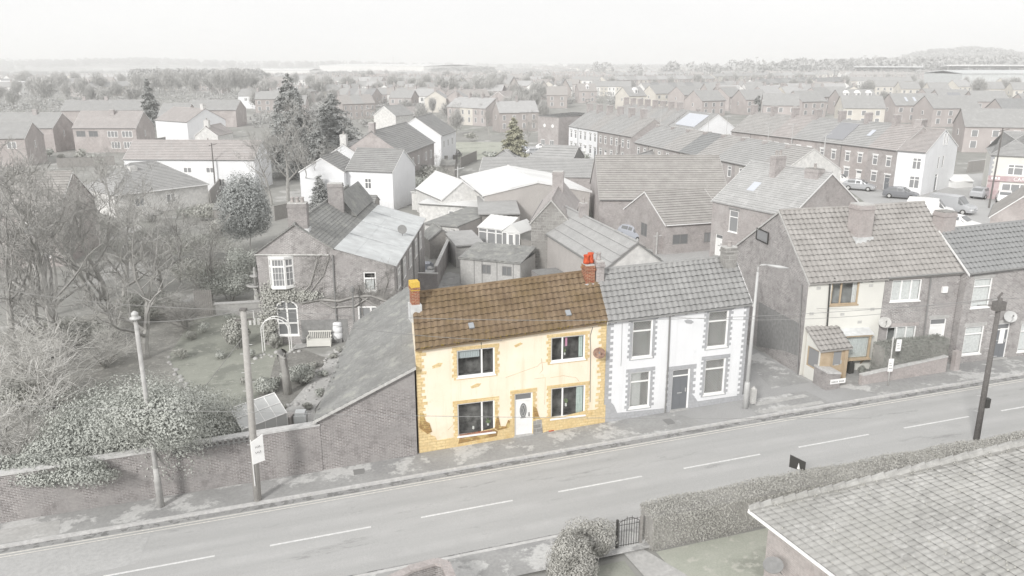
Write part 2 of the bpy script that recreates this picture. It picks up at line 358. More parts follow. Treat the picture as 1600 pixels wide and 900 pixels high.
M['sideroad']=surf('side_street_asphalt',C(176),C(164),.2,fine=6)
M['field']=surf('far_fields',C(158,158,151),C(138,138,132),.006,c=C(182,182,176),csc=.004,fine=.03,dark=C(120,121,116),dsc=.012,dlo=.5)
M['litter']=surf('leaf_litter',C(142,139,130),C(118,116,108),1.2,c=C(165,161,150),fine=10)
# ---------------- terrain, road, sheets ----------------
def far_h(X,Y):
    h=T(X,Y); d=math.hypot(X,Y)
    if d>500:
        k=min(1,(d-500)/700)
        h+=k*(-3+2.5*math.sin(X*.0031+1)+2*math.sin(Y*.0043+X*.002))
        # wooded hill on the right, long low ridge on the left
        h+=38*math.exp(-((X-955)/155)**2-((Y-1750)/220)**2)
        h+=9*math.exp(-((X-680)/300)**2-((Y-1090)/110)**2)
        h+=17*math.exp(-((X+1150)/900)**2-((Y-2500)/300)**2)*(1+.2*math.sin(X*.01))
        h+=16*math.exp(-((X-200)/1500)**2-((Y-3800)/400)**2)
    return h
def terrain():
    xs=sorted(set([round(-60+1.5*i,2) for i in range(81)]+[s*60*1.13**i for i in range(1,40) for s in(-1,1)]))
    ys=sorted(set([round(10+1.5*i,2) for i in range(60)]+[-200,-80,-30,-10,0]+[98.5*1.07**i for i in range(1,62)]))
    V=np.array([(x,y,far_h(x,y)) for y in ys for x in xs]); nx=len(xs)
    F=np.array([(j*nx+i,j*nx+i+1,(j+1)*nx+i+1,(j+1)*nx+i) for j in range(len(ys)-1) for i in range(nx-1)])
    o=mesh('ground',V,F,[M['ground'],M['field']],None,[1 if ys[j]>700 else 0 for j in range(len(ys)-1) for i in range(nx-1)],True)
    return tag(o,kind='structure')
terrain()
def strip(name,n0,n1,s0,s1,dz,m,kind='structure',thick=0,step=2.0,build=True,mb=None):
    mb2=mb or MB(); k=max(1,int(abs(s1-s0)/step))
    for i in range(k):
        a=s0+(s1-s0)*i/k; b=s0+(s1-s0)*(i+1)/k
        q=[S(a,n0),S(b,n0),S(b,n1),S(a,n1)]; q=[(x,y,T(x,y)+dz) for x,y in q]; mb2.poly(q)
        if thick:
            for e in((0,1),(2,3)): p,r=q[e[0]],q[e[1]]; mb2.poly([r,p,(p[0],p[1],p[2]-thick),(r[0],r[1],r[2]-thick)])
    if build and not mb:
        o=mb2.build(name,m); 
        if kind: o['kind']=kind
        return o
def sheet(name,pts,dz,m,sub=1.5,kind='structure'):
    """ground sheet following the terrain; pts are world XY"""
    bm=bmesh.new(); vs=[bm.verts.new((x,y,0)) for x,y in pts]; bm.faces.new(vs)
    bmesh.ops.triangulate(bm,faces=bm.faces)
    for _ in range(7):
        long=[e for e in bm.edges if e.calc_length()>sub*2]
        if not long: break
        bmesh.ops.subdivide_edges(bm,edges=long,cuts=1); bmesh.ops.triangulate(bm,faces=[f for f in bm.faces if len(f.verts)>3])
    bm.normal_update(); bm.verts.index_update()
    V=np.array([(v.co.x,v.co.y,T(v.co.x,v.co.y)+dz) for v in bm.verts])
    F=[tuple(v.index for v in (f.verts if f.normal.z>0 else reversed(f.verts))) for f in bm.faces]; bm.free()
    o=mesh(name,V,F,m)
    if kind: o['kind']=kind
    return o
PX=lambda *p:[G(*q) for q in p]
strip('road',25.0,31.35,-70,80,.012,M['road'])
strip('kerb',31.35,31.5,-70,80,.12,M['kerb'],thick=.12)
strip('pavement',31.5,34.9,-70,80,.11,M['pave'])
strip('kerb',24.85,25.0,-70,80,.12,M['kerb'],thick=.12)
strip('pavement',23.1,24.85,-70,80,.11,M['pave'])
strip('gutter',31.0,31.35,-70,80,.016,M['gutter'])
strip('gutter',25.0,25.22,-70,80,.016,M['gutter'])
# markings
mb=MB()
for a,b in ((-70,-6.2),): pass
for k in range(-9,12):
    s0=-1.45+k*5.85 if k<99 else 0
    strip('',28.05,28.16,s0,s0+3.85,.02,None,mb=mb)
o=mb.build('centre_line_marking',M['paint']); o['kind']='structure'
mb=MB()
strip('',30.85,30.93,-70,80,.022,None,mb=mb); strip('',30.66,30.73,-70,80,.022,None,mb=mb)
o=mb.build('double_line_marking',M['ypaint']); o['kind']='structure'
# patches in the road and pavement
sheet('road_patch',[S(-14.5,27.6),S(-6.2,28.6),S(-6.0,30.6),S(-14.8,30.6)],.017,M['sideroad'])
sheet('pavement_patch',[S(19.2,31.55),S(22.0,31.55),S(22.3,33.6),S(18.2,33.5)],.116,M['tar'])
sheet('pavement_patch',[S(26.3,31.55),S(29.2,31.55),S(28.3,32.9),S(26.0,33.6)],.116,M['tar'])
sheet('pavement_patch',[S(-15.5,31.55),S(-9.5,31.55),S(-9.7,32.7),S(-16,32.7)],.116,M['concrete'])
sheet('pavement_patch',[S(22.3,31.6),S(26.0,31.6),S(26.0,31.95),S(22.3,31.95)],.118,M['concrete'])
sheet('pavement_patch',[S(22.6,32.5),S(25.8,32.6),S(25.7,32.95),S(22.6,32.9)],.118,M['concrete'])
sheet('alley',[S(22.3,33.3),S(27.2,33.3),S(27.2,36),S(27.1,60),S(20,60),S(21,40)],.115,M['tar'])
sheet('driveway_patch',[S(24.6,34.2),S(27.0,34.2),S(27.0,39.2),S(25.6,38.6)],.12,M['pave'])
# ---------------- roofs ----------------
def tiled(mb,e0,e1,r1,r0,course=.33,tile=.3,amp=.03,lip=.035,m=0,ns=4,jit=.004,rnd=random.Random(3),edge=True):
    e0,e1,r1,r0=map(Vector,(e0,e1,r1,r0))
    n=(e1-e0).cross(r0-e0).normalized()
    if n.z<0: n=-n
    Ls=((r0-e0).length+(r1-e1).length)/2; Lw=(e1-e0).length
    nc=max(2,round(Ls/course)); nt_=max(2,round(Lw/tile)) if tile else 1
    prof=[0,.95,1.0,.35] if ns==4 else [0]
    if not tile: cols=[0,1]; hh=[0,0]
    else:
        cols=[];hh=[]
        for i in range(nt_):
            for k in range(ns): cols.append((i+k/ns)/nt_); hh.append(prof[k]*amp)
        cols.append(1); hh.append(0)
    for c in range(nc):
        v0,v1=c/nc,(c+1)/nc+(.0 if c==nc-1 else .02/Ls)
        i0=len(mb.v)
        jt=0
        for j,u in enumerate(cols):
            if j%ns==0: jt=rnd.uniform(-jit,jit)
            a=e0.lerp(e1,u); b=r0.lerp(r1,u)
            mb.v.append(tuple(a.lerp(b,v0)+n*(hh[j]+jt+lip-.03)))
            mb.v.append(tuple(a.lerp(b,v0)+n*(hh[j]+jt+lip)))
            mb.v.append(tuple(a.lerp(b,v1)+n*(hh[j]+jt)))
        for j in range(len(cols)-1):
            p=i0+3*j; q=p+3
            mb.f.append((p,q,q+1,p+1)); mb.m.append(1 if edge else m); mb.f.append((p+1,q+1,q+2,p+2)); mb.m.append(m)  # slot one: course riser with the gap shade painted into its colour
def slab(mb,e0,e1,r1,r0,th=.08,m=0):
    mb.prism([e0,e1,r1,r0],(0,0,-th),m)
ROOFK=dict(corr=dict(course=2.6,tile=.6,amp=.05,lip=.02,edge=False),pan=dict(course=.36,tile=.3,amp=.06,lip=.05,jit=.007),slate=dict(course=.24,tile=0,lip=.02),mid=dict(course=.36,tile=0,lip=.04),sheet=dict(course=.9,tile=0,lip=.008,edge=False),rib=dict(course=9,tile=.25,amp=.05,lip=.03),seam=dict(course=.75,tile=0,lip=.05))
# ---------------- windows and doors ----------------
class Fr:
    """face frame: origin a (XY), direction to b, outward normal to the right of travel"""
    def __init__(s,a,b):
        s.a=a; s.L=math.hypot(b[0]-a[0],b[1]-a[1]); s.d=((b[0]-a[0])/s.L,(b[1]-a[1])/s.L); s.n=(s.d[1],-s.d[0]); s.b=b
    def p(s,u,z,o=0): return (s.a[0]+s.d[0]*u+s.n[0]*o,s.a[1]+s.d[1]*u+s.n[1]*o,z)
    def box(s,mb,u0,u1,z0,z1,o0,o1,m=0):
        mb.box(s.p(u0,z0,o0),(s.d[0]*(u1-u0),s.d[1]*(u1-u0),0),(s.n[0]*(o1-o0),s.n[1]*(o1-o0),0),(0,0,z1-z0),m)
    def rect(s,px):
        x0,y0,x1,y1=px; xm,ym=(x0+x1)/2,(y0+y1)/2
        u0=onplane(x0,ym,s.a,s.b)[0]; u1=onplane(x1,ym,s.a,s.b)[0]; z0=onplane(xm,y1,s.a,s.b)[1]; z1=onplane(xm,y0,s.a,s.b)[1]
        return min(u0,u1),z0,max(u0,u1),z1
def window(parent,f,u0,z0,u1,z1,v=(.5,),t=None,fr='upvc',glass='glass',sill=True,deep=.10,lattice=False,curt=None,roomy=False,fw=.06,head=None,bars=None,nm='window'):
    mb=MB(); o0,o1=-deep,-deep+.06; W_=u1-u0; Hh=z1-z0
    for a,b,c,d in ((u0,u1,z0,z0+fw),(u0,u1,z1-fw,z1),(u0,u0+fw,z0+fw,z1-fw),(u1-fw,u1,z0+fw,z1-fw)): f.box(mb,a,b,c,d,o0,o1)
    for k in v: f.box(mb,u0+W_*k-fw*.6,u0+W_*k+fw*.6,z0+fw,z1-fw,o0,o1-.003)
    if t:
        zt=z0+Hh*t; f.box(mb,u0+fw,u1-fw,zt-fw*.6,zt+fw*.6,o0,o1-.006)
    if bars:
        nx,nz=bars
        for i in range(1,nx): f.box(mb,u0+W_*i/nx-.012,u0+W_*i/nx+.012,z0+fw,z1-fw,o0,o1-.02)
        for i in range(1,nz): f.box(mb,u0+fw,u1-fw,z0+Hh*i/nz-.012,z0+Hh*i/nz+.012,o0,o1-.018)
    w_=mb.build(nm,M[fr],parent)
    mb=MB(); mb.poly([f.p(u0+.01,z0+.01,o0+.02),f.p(u1-.01,z0+.01,o0+.02),f.p(u1-.01,z1-.01,o0+.02),f.p(u0+.01,z1-.01,o0+.02)])
    mb.build('window_pane',M['clear'] if roomy else M[glass],w_)
    if lattice:
        mb=MB(); st=.15; k=-Hh
        while k<W_:
            for sg in (1,-1):
                a0=max(0,k); a1=min(W_,k+Hh)
                if a1>a0:
                    za,zb=(a0-k,a1-k)
                    if sg<0: za,zb=Hh-za,Hh-zb
                    mb.tube([f.p(u0+a0,z0+za,o0+.026),f.p(u0+a1,z0+zb,o0+.026)],.011,3,cap=False)
            k+=st
        mb.build('lead_lattice',M['flaunch'],w_)
    if roomy:
        mb=MB()  # shallow room behind the glass
        d=.55
        P=[f.p(u0,z0,-deep-.0),f.p(u1,z0,-deep),f.p(u1,z1,-deep),f.p(u0,z1,-deep)]; Q=[f.p(u0,z0,-d),f.p(u1,z0,-d),f.p(u1,z1,-d),f.p(u0,z1,-d)]
        mb.poly(Q)
        for i in range(4): j=(i+1)%4; mb.poly([P[i],P[j],Q[j],Q[i]])
        mb.build('room_recess',M['room' if roomy is True else roomy],w_)
    if curt:
        for (a,b,c,d,mm) in curt:   # fractions of the opening
            mb=MB(); n=max(4,int((b-a)*W_/.04)); pts=[]
            for i in range(n+1):
                uu=u0+W_*(a+(b-a)*i/n); off=-deep-.05-.02*(i%2)
                pts.append((uu,off))
            for i in range(n):
                (ua,oa),(ub,ob)=pts[i],pts[i+1]; mb.poly([f.p(ua,z0+Hh*c,oa),f.p(ub,z0+Hh*c,ob),f.p(ub,z0+Hh*d,ob),f.p(ua,z0+Hh*d,oa)])
            mb.build('curtain',M[mm],w_)
    if sill:
        mb=MB(); f.box(mb,u0+.004,u1-.004,z0-.002,z0+.02,-deep+.062,.048); f.box(mb,u0-.05,u1+.05,z0-.07,z0-.004,-.02,.05); mb.build('window_sill',M[fr if sill is True else sill],w_)
    if head:
        mb=MB(); f.box(mb,u0-.12,u1+.12,z1+.003,z1+.2,-.02,.012); mb.build('lintel',M[head],parent)
    return w_
def door(parent,f,u0,z0,u1,z1,m='door',fr='upvc',fan=True,head=None,deep=.12,panels=True,oval=False,glassy=False):
    mb=MB(); fw=.06; o0,o1=-deep,-deep+.07
    zt=z1-.36 if fan else z1-fw
    for a,b,c,d in ((u0,u0+fw,z0,z1),(u1-fw,u1,z0,z1),(u0+fw,u1-fw,z1-fw,z1)): f.box(mb,a,b,c,d,o0,o1)
    if fan: f.box(mb,u0+fw,u1-fw,zt-.04,zt+.02,o0,o1-.003)
    d_=mb.build('door_frame',M[fr],parent)
    mb=MB(); f.box(mb,u0+fw,u1-fw,z0+.03,zt-.04,o0,o0+.045)
    if panels and not glassy:
        W_=u1-u0-2*fw
        for i in range(2):
            for (c,d) in ((.12,.42),(.5,.9)) if not oval else ():
                f.box(mb,u0+fw+W_*(.12+.44*i),u0+fw+W_*(.44+.44*i),z0+(zt-z0)*c,z0+(zt-z0)*d,o0+.045,o0+.056)
    dd=mb.build('door',M[m],parent)
    hb=MB(); f.box(hb,u1-fw-.13,u1-fw-.08,z0+.95,z0+1.15,o0+.046,o0+.09); f.box(hb,(u0+u1)/2-.13,(u0+u1)/2+.13,z0+.88,z0+.93,o0+.046,o0+.06); hb.build('door_handle',M['galv' if m!='white' and m!='upvc' else 'dgrey'],dd)
    if oval:
        mb=MB(); uc,zc=(u0+u1)/2,z0+1.28; pts=[f.p(uc+.17*math.cos(a),zc+.38*math.sin(a),o0+.05) for a in [i*2*math.pi/20 for i in range(20)]]; mb.prism(pts,(f.n[0]*.012,f.n[1]*.012,0)); mb.build('oval_glass',M['gdark'],dd)
        mb=MB(); mb.tube([f.p(uc+.12*math.cos(a),zc+.3*math.sin(a),o0+.07) for a in [i*2*math.pi/20 for i in range(21)]],.008,4)
        mb.tube([f.p(uc+.06*math.sin(a*2),zc+.28*math.cos(a),o0+.07) for a in [i*2*math.pi/24 for i in range(25)]],.008,4); mb.build('leaded_pattern',M['flaunch'],dd)
    if glassy:
        mb=MB(); f.box(mb,u0+fw+.12,u1-fw-.12,z0+.9,zt-.15,o0+.046,o0+.05); mb.build('door_glass',M['glass'],dd)
    if fan:
        mb=MB(); mb.poly([f.p(u0+fw,zt+.02,o0+.03),f.p(u1-fw,zt+.02,o0+.03),f.p(u1-fw,z1-fw,o0+.03),f.p(u0+fw,z1-fw,o0+.03)]); mb.build('fanlight',M['gdark'],d_)
    mb=MB(); f.box(mb,u0-.05,u1+.05,z0-.05,z0+.028,-deep,.12); mb.build('door_step',M['concrete'],parent)
    if head:
        mb=MB(); f.box(mb,u0-.12,u1+.12,z1+.003,z1+.2,-.02,.012); mb.build('lintel',M[head],parent)
def face_wall(mb,f,zb,zt0,zt1,holes,m=0,deep=.14):
    us=sorted(set([0,f.L]+[h[0] for h in holes]+[h[2] for h in holes])); zs=sorted(set([zb]+[h[1] for h in holes]+[h[3] for h in holes]))
    top=lambda u:zt0+(zt1-zt0)*u/f.L
    for i in range(len(us)-1):
        a,b=us[i],us[i+1]
        for j in range(len(zs)):
            z0=zs[j]; cu=(a+b)/2
            if j<len(zs)-1:
                z1=zs[j+1]; cz=(z0+z1)/2
                if any(h[0]<cu<h[2] and h[1]<cz<h[3] for h in holes): continue
                mb.poly([f.p(a,z0),f.p(b,z0),f.p(b,z1),f.p(a,z1)],m)
            else: mb.poly([f.p(a,z0),f.p(b,z0),f.p(b,top(b)),f.p(a,top(a))],m)
    for u0,z0,u1,z1 in holes:
        c=[(u0,z0),(u1,z0),(u1,z1),(u0,z1)]
        for i in range(4):
            (a,b),(p,q)=c[i],c[(i+1)%4]; mb.poly([f.p(a,b),f.p(a,b,-deep),f.p(p,q,-deep),f.p(p,q)],m)
def chimney(root,c,ang,sx,sy,z0,z1,m='cbrick',pots=2,potm='pot',flash=None,capm=None,poth=.4):
    mb=MB(); mb.cbox(c,sx,sy,z0,z1-.3,ang); mb.cbox(c,sx+.08,sy+.08,z1-.3,z1-.2,ang); mb.cbox(c,sx+.02,sy+.02,z1-.2,z1-.06,ang)
    ch=mb.build('chimney',M[m],root)
    mb=MB(); mb.cbox(c,sx-.04,sy-.04,z1-.06,z1,ang); mb.build('chimney_cap',M[capm or 'flaunch'],ch)
    ca,sa=math.cos(ang),math.sin(ang)
    for i in range(pots):
        k=(i-(pots-1)/2)*(max(sx,sy)*.8/pots); d=(ca*k,sa*k) if sx>=sy else (-sa*k,ca*k)
        mb=MB(); mb.lathe((c[0]+d[0],c[1]+d[1],z1-.02),[(.13,0),(.12,.08),(.1,poth-.08),(.125,poth-.05),(.125,poth),(.08,poth),(.08,poth-.1)],10); mb.build('chimney_pot',M[potm],ch,True)
    if flash is not None:
        mb=MB(); mb.cbox(c,sx+.16,sy+.16,z0,flash,ang); mb.build('flashing',M['lead'],ch)
    return ch
def house(name,label,cat,A,B,eL,eR,depth,rise,wall='cbrick',roof='mroof',kind='mid',back=None,zb=None,ops=(),chim=(),group=None,over=.22,verge=.06,rf=.5,hip=(0,0),trim='white',walls=None,gable=None,gutter=True,downpipe=(),ridgem=None,skew=0,mono=False,ribs=None,rearz=None):
    """A,B front corners XY; body lies left of A->B. eL,eR absolute eave z. ops: list of dicts"""
    A=tuple(A[:2]);B=tuple(B[:2]); f=Fr(A,B); bv=(-f.n[0]+f.d[0]*skew,-f.n[1]+f.d[1]*skew) if back is None else back
    D=(A[0]+bv[0]*depth,A[1]+bv[1]*depth); Cc=(B[0]+bv[0]*depth,B[1]+bv[1]*depth)
    if zb is None: zb=min(T(*A),T(*B),T(*Cc),T(*D))-.25
    ctr=((A[0]+Cc[0])/2,(A[1]+Cc[1])/2)
    root=thing(name,label,cat,ctr,zb,group)
    fs=dict(f=f,r=Fr(B,Cc),b=Fr(Cc,D),l=Fr(D,A)); tops=dict(f=(eL,eR),r=(eR,eR),b=(eR,eL),l=(eL,eL))
    if rearz is not None: tops['r']=(eR,rearz); tops['b']=(rearz,rearz); tops['l']=(rearz,eL)
    holes={k:[] for k in fs}; todo=[]
    for op in ops:
        o=dict(op); fc=o.pop('f','f'); ty=o.pop('ty','w')
        if 'px' in o: r=fs[fc].rect(o.pop('px'))
        else:
            u,z,w_,h=o.pop('r'); z+=zb+.25; r=(u-w_/2,z,u+w_/2,z+h)
        if ty=='d' and o.pop('ground',True): g=T(*fs[fc].p((r[0]+r[2])/2,0)[:2])+.13; r=(r[0],g,r[2],r[3])
        r=(max(.05,r[0]),r[1],min(fs[fc].L-.05,r[2]),r[3])
        if r[2]-r[0]<.1: continue
        lim=min(tops[fc])-.05
        if r[3]<lim+.001 or fc in 'fb': 
            if r[3]>lim: r=(r[0],r[1],r[2],lim)
            holes[fc].append(r)
        todo.append((fc,ty,r,o))
    mats=[M[wall]]; mi={}
    walls=walls or {}
    for k in fs:
        mm=walls.get(k,wall)
        if M[mm] not in mats: mats.append(M[mm])
        mi[k]=mats.index(M[mm])
    mb=MB()
    for k,g in fs.items(): face_wall(mb,g,zb,tops[k][0],tops[k][1],holes[k],mi[k])
    rz0=eL+rise; rz1=eR+rise
    mid=lambda p,q,z:(p[0]+(q[0]-p[0])*rf,p[1]+(q[1]-p[1])*rf,z)
    RL=mid(A,D,rz0); RR=mid(B,Cc,rz1)
    if not mono:
        if not hip[0]: mb.poly([(D[0],D[1],eL),(A[0],A[1],eL),RL],mi['l'])
        if not hip[1]: mb.poly([(B[0],B[1],eR),(Cc[0],Cc[1],eR),RR],mi['r'])
    wo=mb.build('wall',mats,root)
    # roof
    mb=MB(); k=ROOFK[kind]; dx,dy=f.d; nx,ny=f.n
    if mono:
        rz=rearz if rearz is not None else eL+rise
        sl=(rz-(eL+eR)/2)/depth
        e0=(A[0]-dx*verge+nx*over,A[1]-dy*verge+ny*over,eL-sl*over+.05); e1=(B[0]+dx*verge+nx*over,B[1]+dy*verge+ny*over,eR-sl*over+.05)
        r1=(Cc[0]+dx*verge-nx*.08,Cc[1]+dy*verge-ny*.08,rz+sl*.08+.05); r0=(D[0]-dx*verge-nx*.08,D[1]-dy*verge-ny*.08,rz+sl*.08+.05)
        slab(mb,e0,e1,r1,r0,.09); tiled(mb,e0,e1,r1,r0,**k); ro=mb.build('roof',M[roof],root)
    else:
        hd=depth*rf*math.hypot(*bv); sl=rise/(depth*rf); sl2=rise/(depth*(1-rf))
        def side(P,Q,RP,RQ,nx,ny,sl,h0,h1,eP,eQ):
            # P,Q eave corners (left,right seen from outside)
            d=Vector((Q[0]-P[0],Q[1]-P[1],0)).normalized()
            a=Vector((P[0]+nx*over,P[1]+ny*over,eP-sl*over+.06)); b=Vector((Q[0]+nx*over,Q[1]+ny*over,eQ-sl*over+.06))
            r0=Vector(RP)+Vector((0,0,.06)); r1=Vector(RQ)+Vector((0,0,.06))
            if h0: r0=r0+d*h0; a=a-d*over
            else: r0=r0-d*verge; a=a-d*verge
            if h1: r1=r1-d*h1; b=b+d*over
            else: r1=r1+d*verge; b=b+d*verge
            tiled(mb,a,b,r1,r0,**k); slab(mb,a,b,r1,r0,.08); return a,b,r1,r0
        q=side(A,B,RL,RR,nx,ny,sl,hip[0],hip[1],eL,eR); q2=side(Cc,D,RR,RL,-nx,-ny,sl2,hip[1],hip[0],eR,eL)
        if hip[0]: tiled(mb,q2[1],q[0],q[3]+Vector((0,0,.001)),q[3]-Vector((dx,dy,0))*.001,**k)
        if hip[1]: tiled(mb,q[1],q2[0],q[2]+Vector((dx,dy,0))*.001,q[2],**k)
        mb.tube([q[3]+Vector((0,0,.02)),q[2]+Vector((0,0,.02))],.09,6)
        if hip[0]: mb.tube([q[3],q[0]],.08,5); mb.tube([q[3],q2[1]],.08,5)
        if hip[1]: mb.tube([q[2],q[1]],.08,5); mb.tube([q[2],q2[0]],.08,5)
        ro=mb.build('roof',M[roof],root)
        if trim and not (hip[0] and hip[1]):   # verge boards
            for hh,(ea,ra,eb,rb),sg in ((hip[0],(q[0],q[3],q2[1],q2[2]),-1),(hip[1],(q[1],q[2],q2[0],q2[3]),1)):
                if hh: continue
                mb=MB(); off=Vector((dx,dy,0))*sg*.012
                for e_,r_ in ((ea,ra),(eb,rb)): mb.prism([e_+off,r_+off,r_+off-Vector((0,0,.14)),e_+off-Vector((0,0,.14))],Vector((dx,dy,0))*sg*.03)
                mb.build('verge_board',M[trim],root)
    if gutter:
        mb=MB(); go=over+.05
        mb.tube([(A[0]+nx*go,A[1]+ny*go,eL-.06),(B[0]+nx*go,B[1]+ny*go,eR-.06)],.055,6)
        for u in downpipe: g=f.p(u,0,.06); mb.tube([(g[0],g[1],eL-.15),(g[0],g[1],T(g[0],g[1])+.1)],.04,6)
        mb.build('gutter',M['dgrey' if gutter is True else gutter],root)
    wargs=('v','t','fr','glass','sill','deep','lattice','curt','roomy','fw','head','bars','nm')
    for fc,ty,r,o in todo:
        if ty=='d': door(root,fs[fc],*r,**o)
        else:
            if r[3]>min(tops[fc])-.05+.001 and fc in 'lr': o['deep']=-.03
            window(root,fs[fc],*r,**{k_:v_ for k_,v_ in o.items() if k_ in wargs})
    ang=math.atan2(dy,dx)
    for c in chim:
        c=dict(c); u,v_=c.pop('at'); z1=c.pop('top'); w_,d_=c.pop('size',(.9,.55))
        p=(A[0]+dx*u+bv[0]*depth*v_,A[1]+dy*u+bv[1]*depth*v_); zr=eL+(eR-eL)*u/f.L+rise*(1-abs(v_-rf)/(rf if v_<rf else 1-rf))
        zlow=c.pop('low',None); chimney(root,p,ang,w_,d_,zr-.6 if zlow is None else zlow,zr+z1,**c)
    return root,fs

for i,(s_,n_,w_,d_) in enumerate(((2.4,32.6,.5,.5),(17.6,32.4,.45,.6),(7.2,31.2,.45,.25),(24.5,31.2,.45,.25),(33.5,31.2,.45,.25),(-12,31.2,.45,.25))):
    mb=MB(); p=S(s_,n_); z=T(*p)+(.115 if n_>31.5 else .018); mb.cbox(p,w_,d_,z-.01,z+.004,TH); ob=mb.build('drain_cover' if d_<.3 else 'manhole_cover',M['dgrey']); ob['kind']='structure'
# ================= the front row =================
RM=dict(roomy=True)
Y0,Y1=S(5.25,33.45),S(14.52,33.45)
PLAIN_Y=(.72,)
yh,yf=house('terraced_house','cream-rendered terraced cottage with yellow stone quoins, brown tiled roof and a white front door','house',Y0,Y1,5.22,5.68,4.8,1.72,wall='cream',roof='roofy',kind='pan',skew=.13,over=.2,verge=.02,trim=None,gutter=None,
 ops=[dict(px=(714,545,773,587),v=(.66,),roomy=True,curt=[(.05,.62,.66,.97,'blind')]),
  dict(px=(861,525,914,563),v=(.34,),roomy=True,curt=[(.84,.97,.05,.97,'curtaing'),(.44,.5,.55,.97,'pink')]),
  dict(px=(715,628,773,678),v=(.66,),roomy=True),
  dict(px=(861,604,914,651),v=(.34,),roomy=True,curt=[(.76,.97,.05,.97,'curtaing')]),
  dict(ty='d',px=(804,614,832,690),m='white',oval=True)])
f=yf['f']
def vase(parent,f,px,py,h,plant=True):
    u,z=onplane(px,py,f.a,f.b); p=f.p(u,z,-.17); mb=MB(); mb.lathe(p,[(.035,0),(.06,h*.35),(.04,h*.8),(.055,h)],8); v=mb.build('vase',M['cup'],parent,True)
    if plant:
        mb=MB()
        for i in range(14):
            a=random.uniform(0,6.3); r=random.uniform(.03,.13); q=(p[0]+r*math.cos(a)*.9,p[1]+r*math.sin(a)*.4,p[2]+h+random.uniform(.05,.24)); mb.tube([(p[0],p[1],p[2]+h),q],.006,3); mb.cbox(q[:2],.05,.03,q[2]-.02,q[2]+.03,a)
        mb.build('flowers',M['green'],v)
for a in ((741,673,.16,False),(764,667,.1,True),(886,637,.16,True),(884,556,.1,True)): vase(yh,f,*a)
# quoins: toothed stone blocks just proud of the render
def toothed(parent,f,u,side,z0,z1,mat,wl=.42,ws=.26,bh=.15,nm='quoin_strip',ji=0,top=None):
    mb=MB(); z=z0; i=0
    while z<z1-.02:
        w_=wl if i%2 else ws
        w_+=random.uniform(-ji,ji); zt=min(z+bh,z1)
        a,b=(u,u+w_) if side>0 else (u-w_,u); f.box(mb,a,b,z,zt,-.02,.014); z+=bh; i+=1
    mb.build(nm,M[mat],parent)
zb=-.2
toothed(yh,f,.0,1,zb,5.2,'ybrick',.42,.26,ji=.06); toothed(yh,f,f.L,-1,zb,5.6,'ybrick',.42,.26,ji=.06)
def surround(parent,f,r,mat,wl=.26,ws=.15,bh=.15,topb=.2,bot=.12,ji=.02):
    u0,z0,u1,z1=r; mb=MB()
    for u,side in ((u0-.003,-1),(u1+.003,1)):
        z=z0-bot; i=0
        while z<z1-.02:
            w_=(wl if i%2 else ws)+random.uniform(-ji,ji); a,b=(u,u+w_) if side>0 else (u-w_,u); f.box(mb,a,b,z,min(z+bh,z1),-.02,.014); z+=bh; i+=1
    f.box(mb,u0-wl,u1+wl,z1,z1+topb,-.02,.016)
    if bot: f.box(mb,u0-.003,u1+.003,z0-bot,z0-.072,-.02,.016)
    mb.build('window_surround',M[mat],parent)
for px in ((714,545,773,587),(861,525,914,563),(715,628,773,678),(861,604,914,651)): surround(yh,f,f.rect(px),'ybrick',.22,.14,topb=.16,ji=.03)
r=f.rect((804,614,832,690)); surround(yh,f,(r[0],-.1,r[2],r[3]),'ybrick',.22,.14,bot=0)
# exposed stone base where the render has gone: ragged top
def ragged(parent,f,poly,mat,o=.022,nm='bare_stone'):
    """poly in photo pixels on the facade plane"""
    pts=[onplane(x,y,f.a,f.b) for x,y in poly]; pts=[f.p(u,z,-.02) for u,z in pts]
    mb=MB(); mb.prism(pts,(f.n[0]*(o+.02),f.n[1]*(o+.02),0)); return mb.build(nm,M[mat],parent)
ragged(yh,f,[(656,711),(655,655),(662,656),(664,668),(670,670),(673,680),(680,682),(683,688),(700,685),(716,682),(772,669),(776,665),(780,668),(792,665),(796,655),(802,654),(803,689)],'ybrick')
ragged(yh,f,[(834,684),(833,658),(842,656),(846,652),(880,651),(893,647),(914,642),(930,640),(946,632),(945,664)],'ybrick')
ragged(yh,f,[(655,668),(656,645),(662,646),(665,658),(671,661),(675,674),(668,678)],'ydirty',.027)
ragged(yh,f,[(718,684),(772,670),(778,674),(776,681),(716,693)],'ydirty',.027)
ragged(yh,f,[(717,679),(720,685),(768,675),(770,671)],'bricko',.03)
ragged(yh,f,[(773,669),(776,650),(779,652),(782,666),(790,666),(794,656),(797,658),(795,668),(778,672)],'ydirty',.027)
ragged(yh,f,[(833,655),(833,635),(838,637),(842,650),(845,654)],'ydirty',.027)
ragged(yh,f,[(833,683),(833,658),(846,655),(848,676),(860,672),(862,678)],'stone',.028)
ragged(yh,f,[(648.5,548),(649,542),(700,535),(760,526),(840,514),(900,506),(947,500),(947,503),(900,510),(840,519),(810,521),(760,531),(720,535),(690,541)],'ydirty',.012)
for poly in ([(675,572),(685,567),(692,567),(688,573),(676,576)],[(735,604),(745,599),(752,599),(748,604),(737,607)],[(803,540),(813,535),(817,537),(806,543)]): ragged(yh,f,poly,'ybrick',.01,'stone_patch')
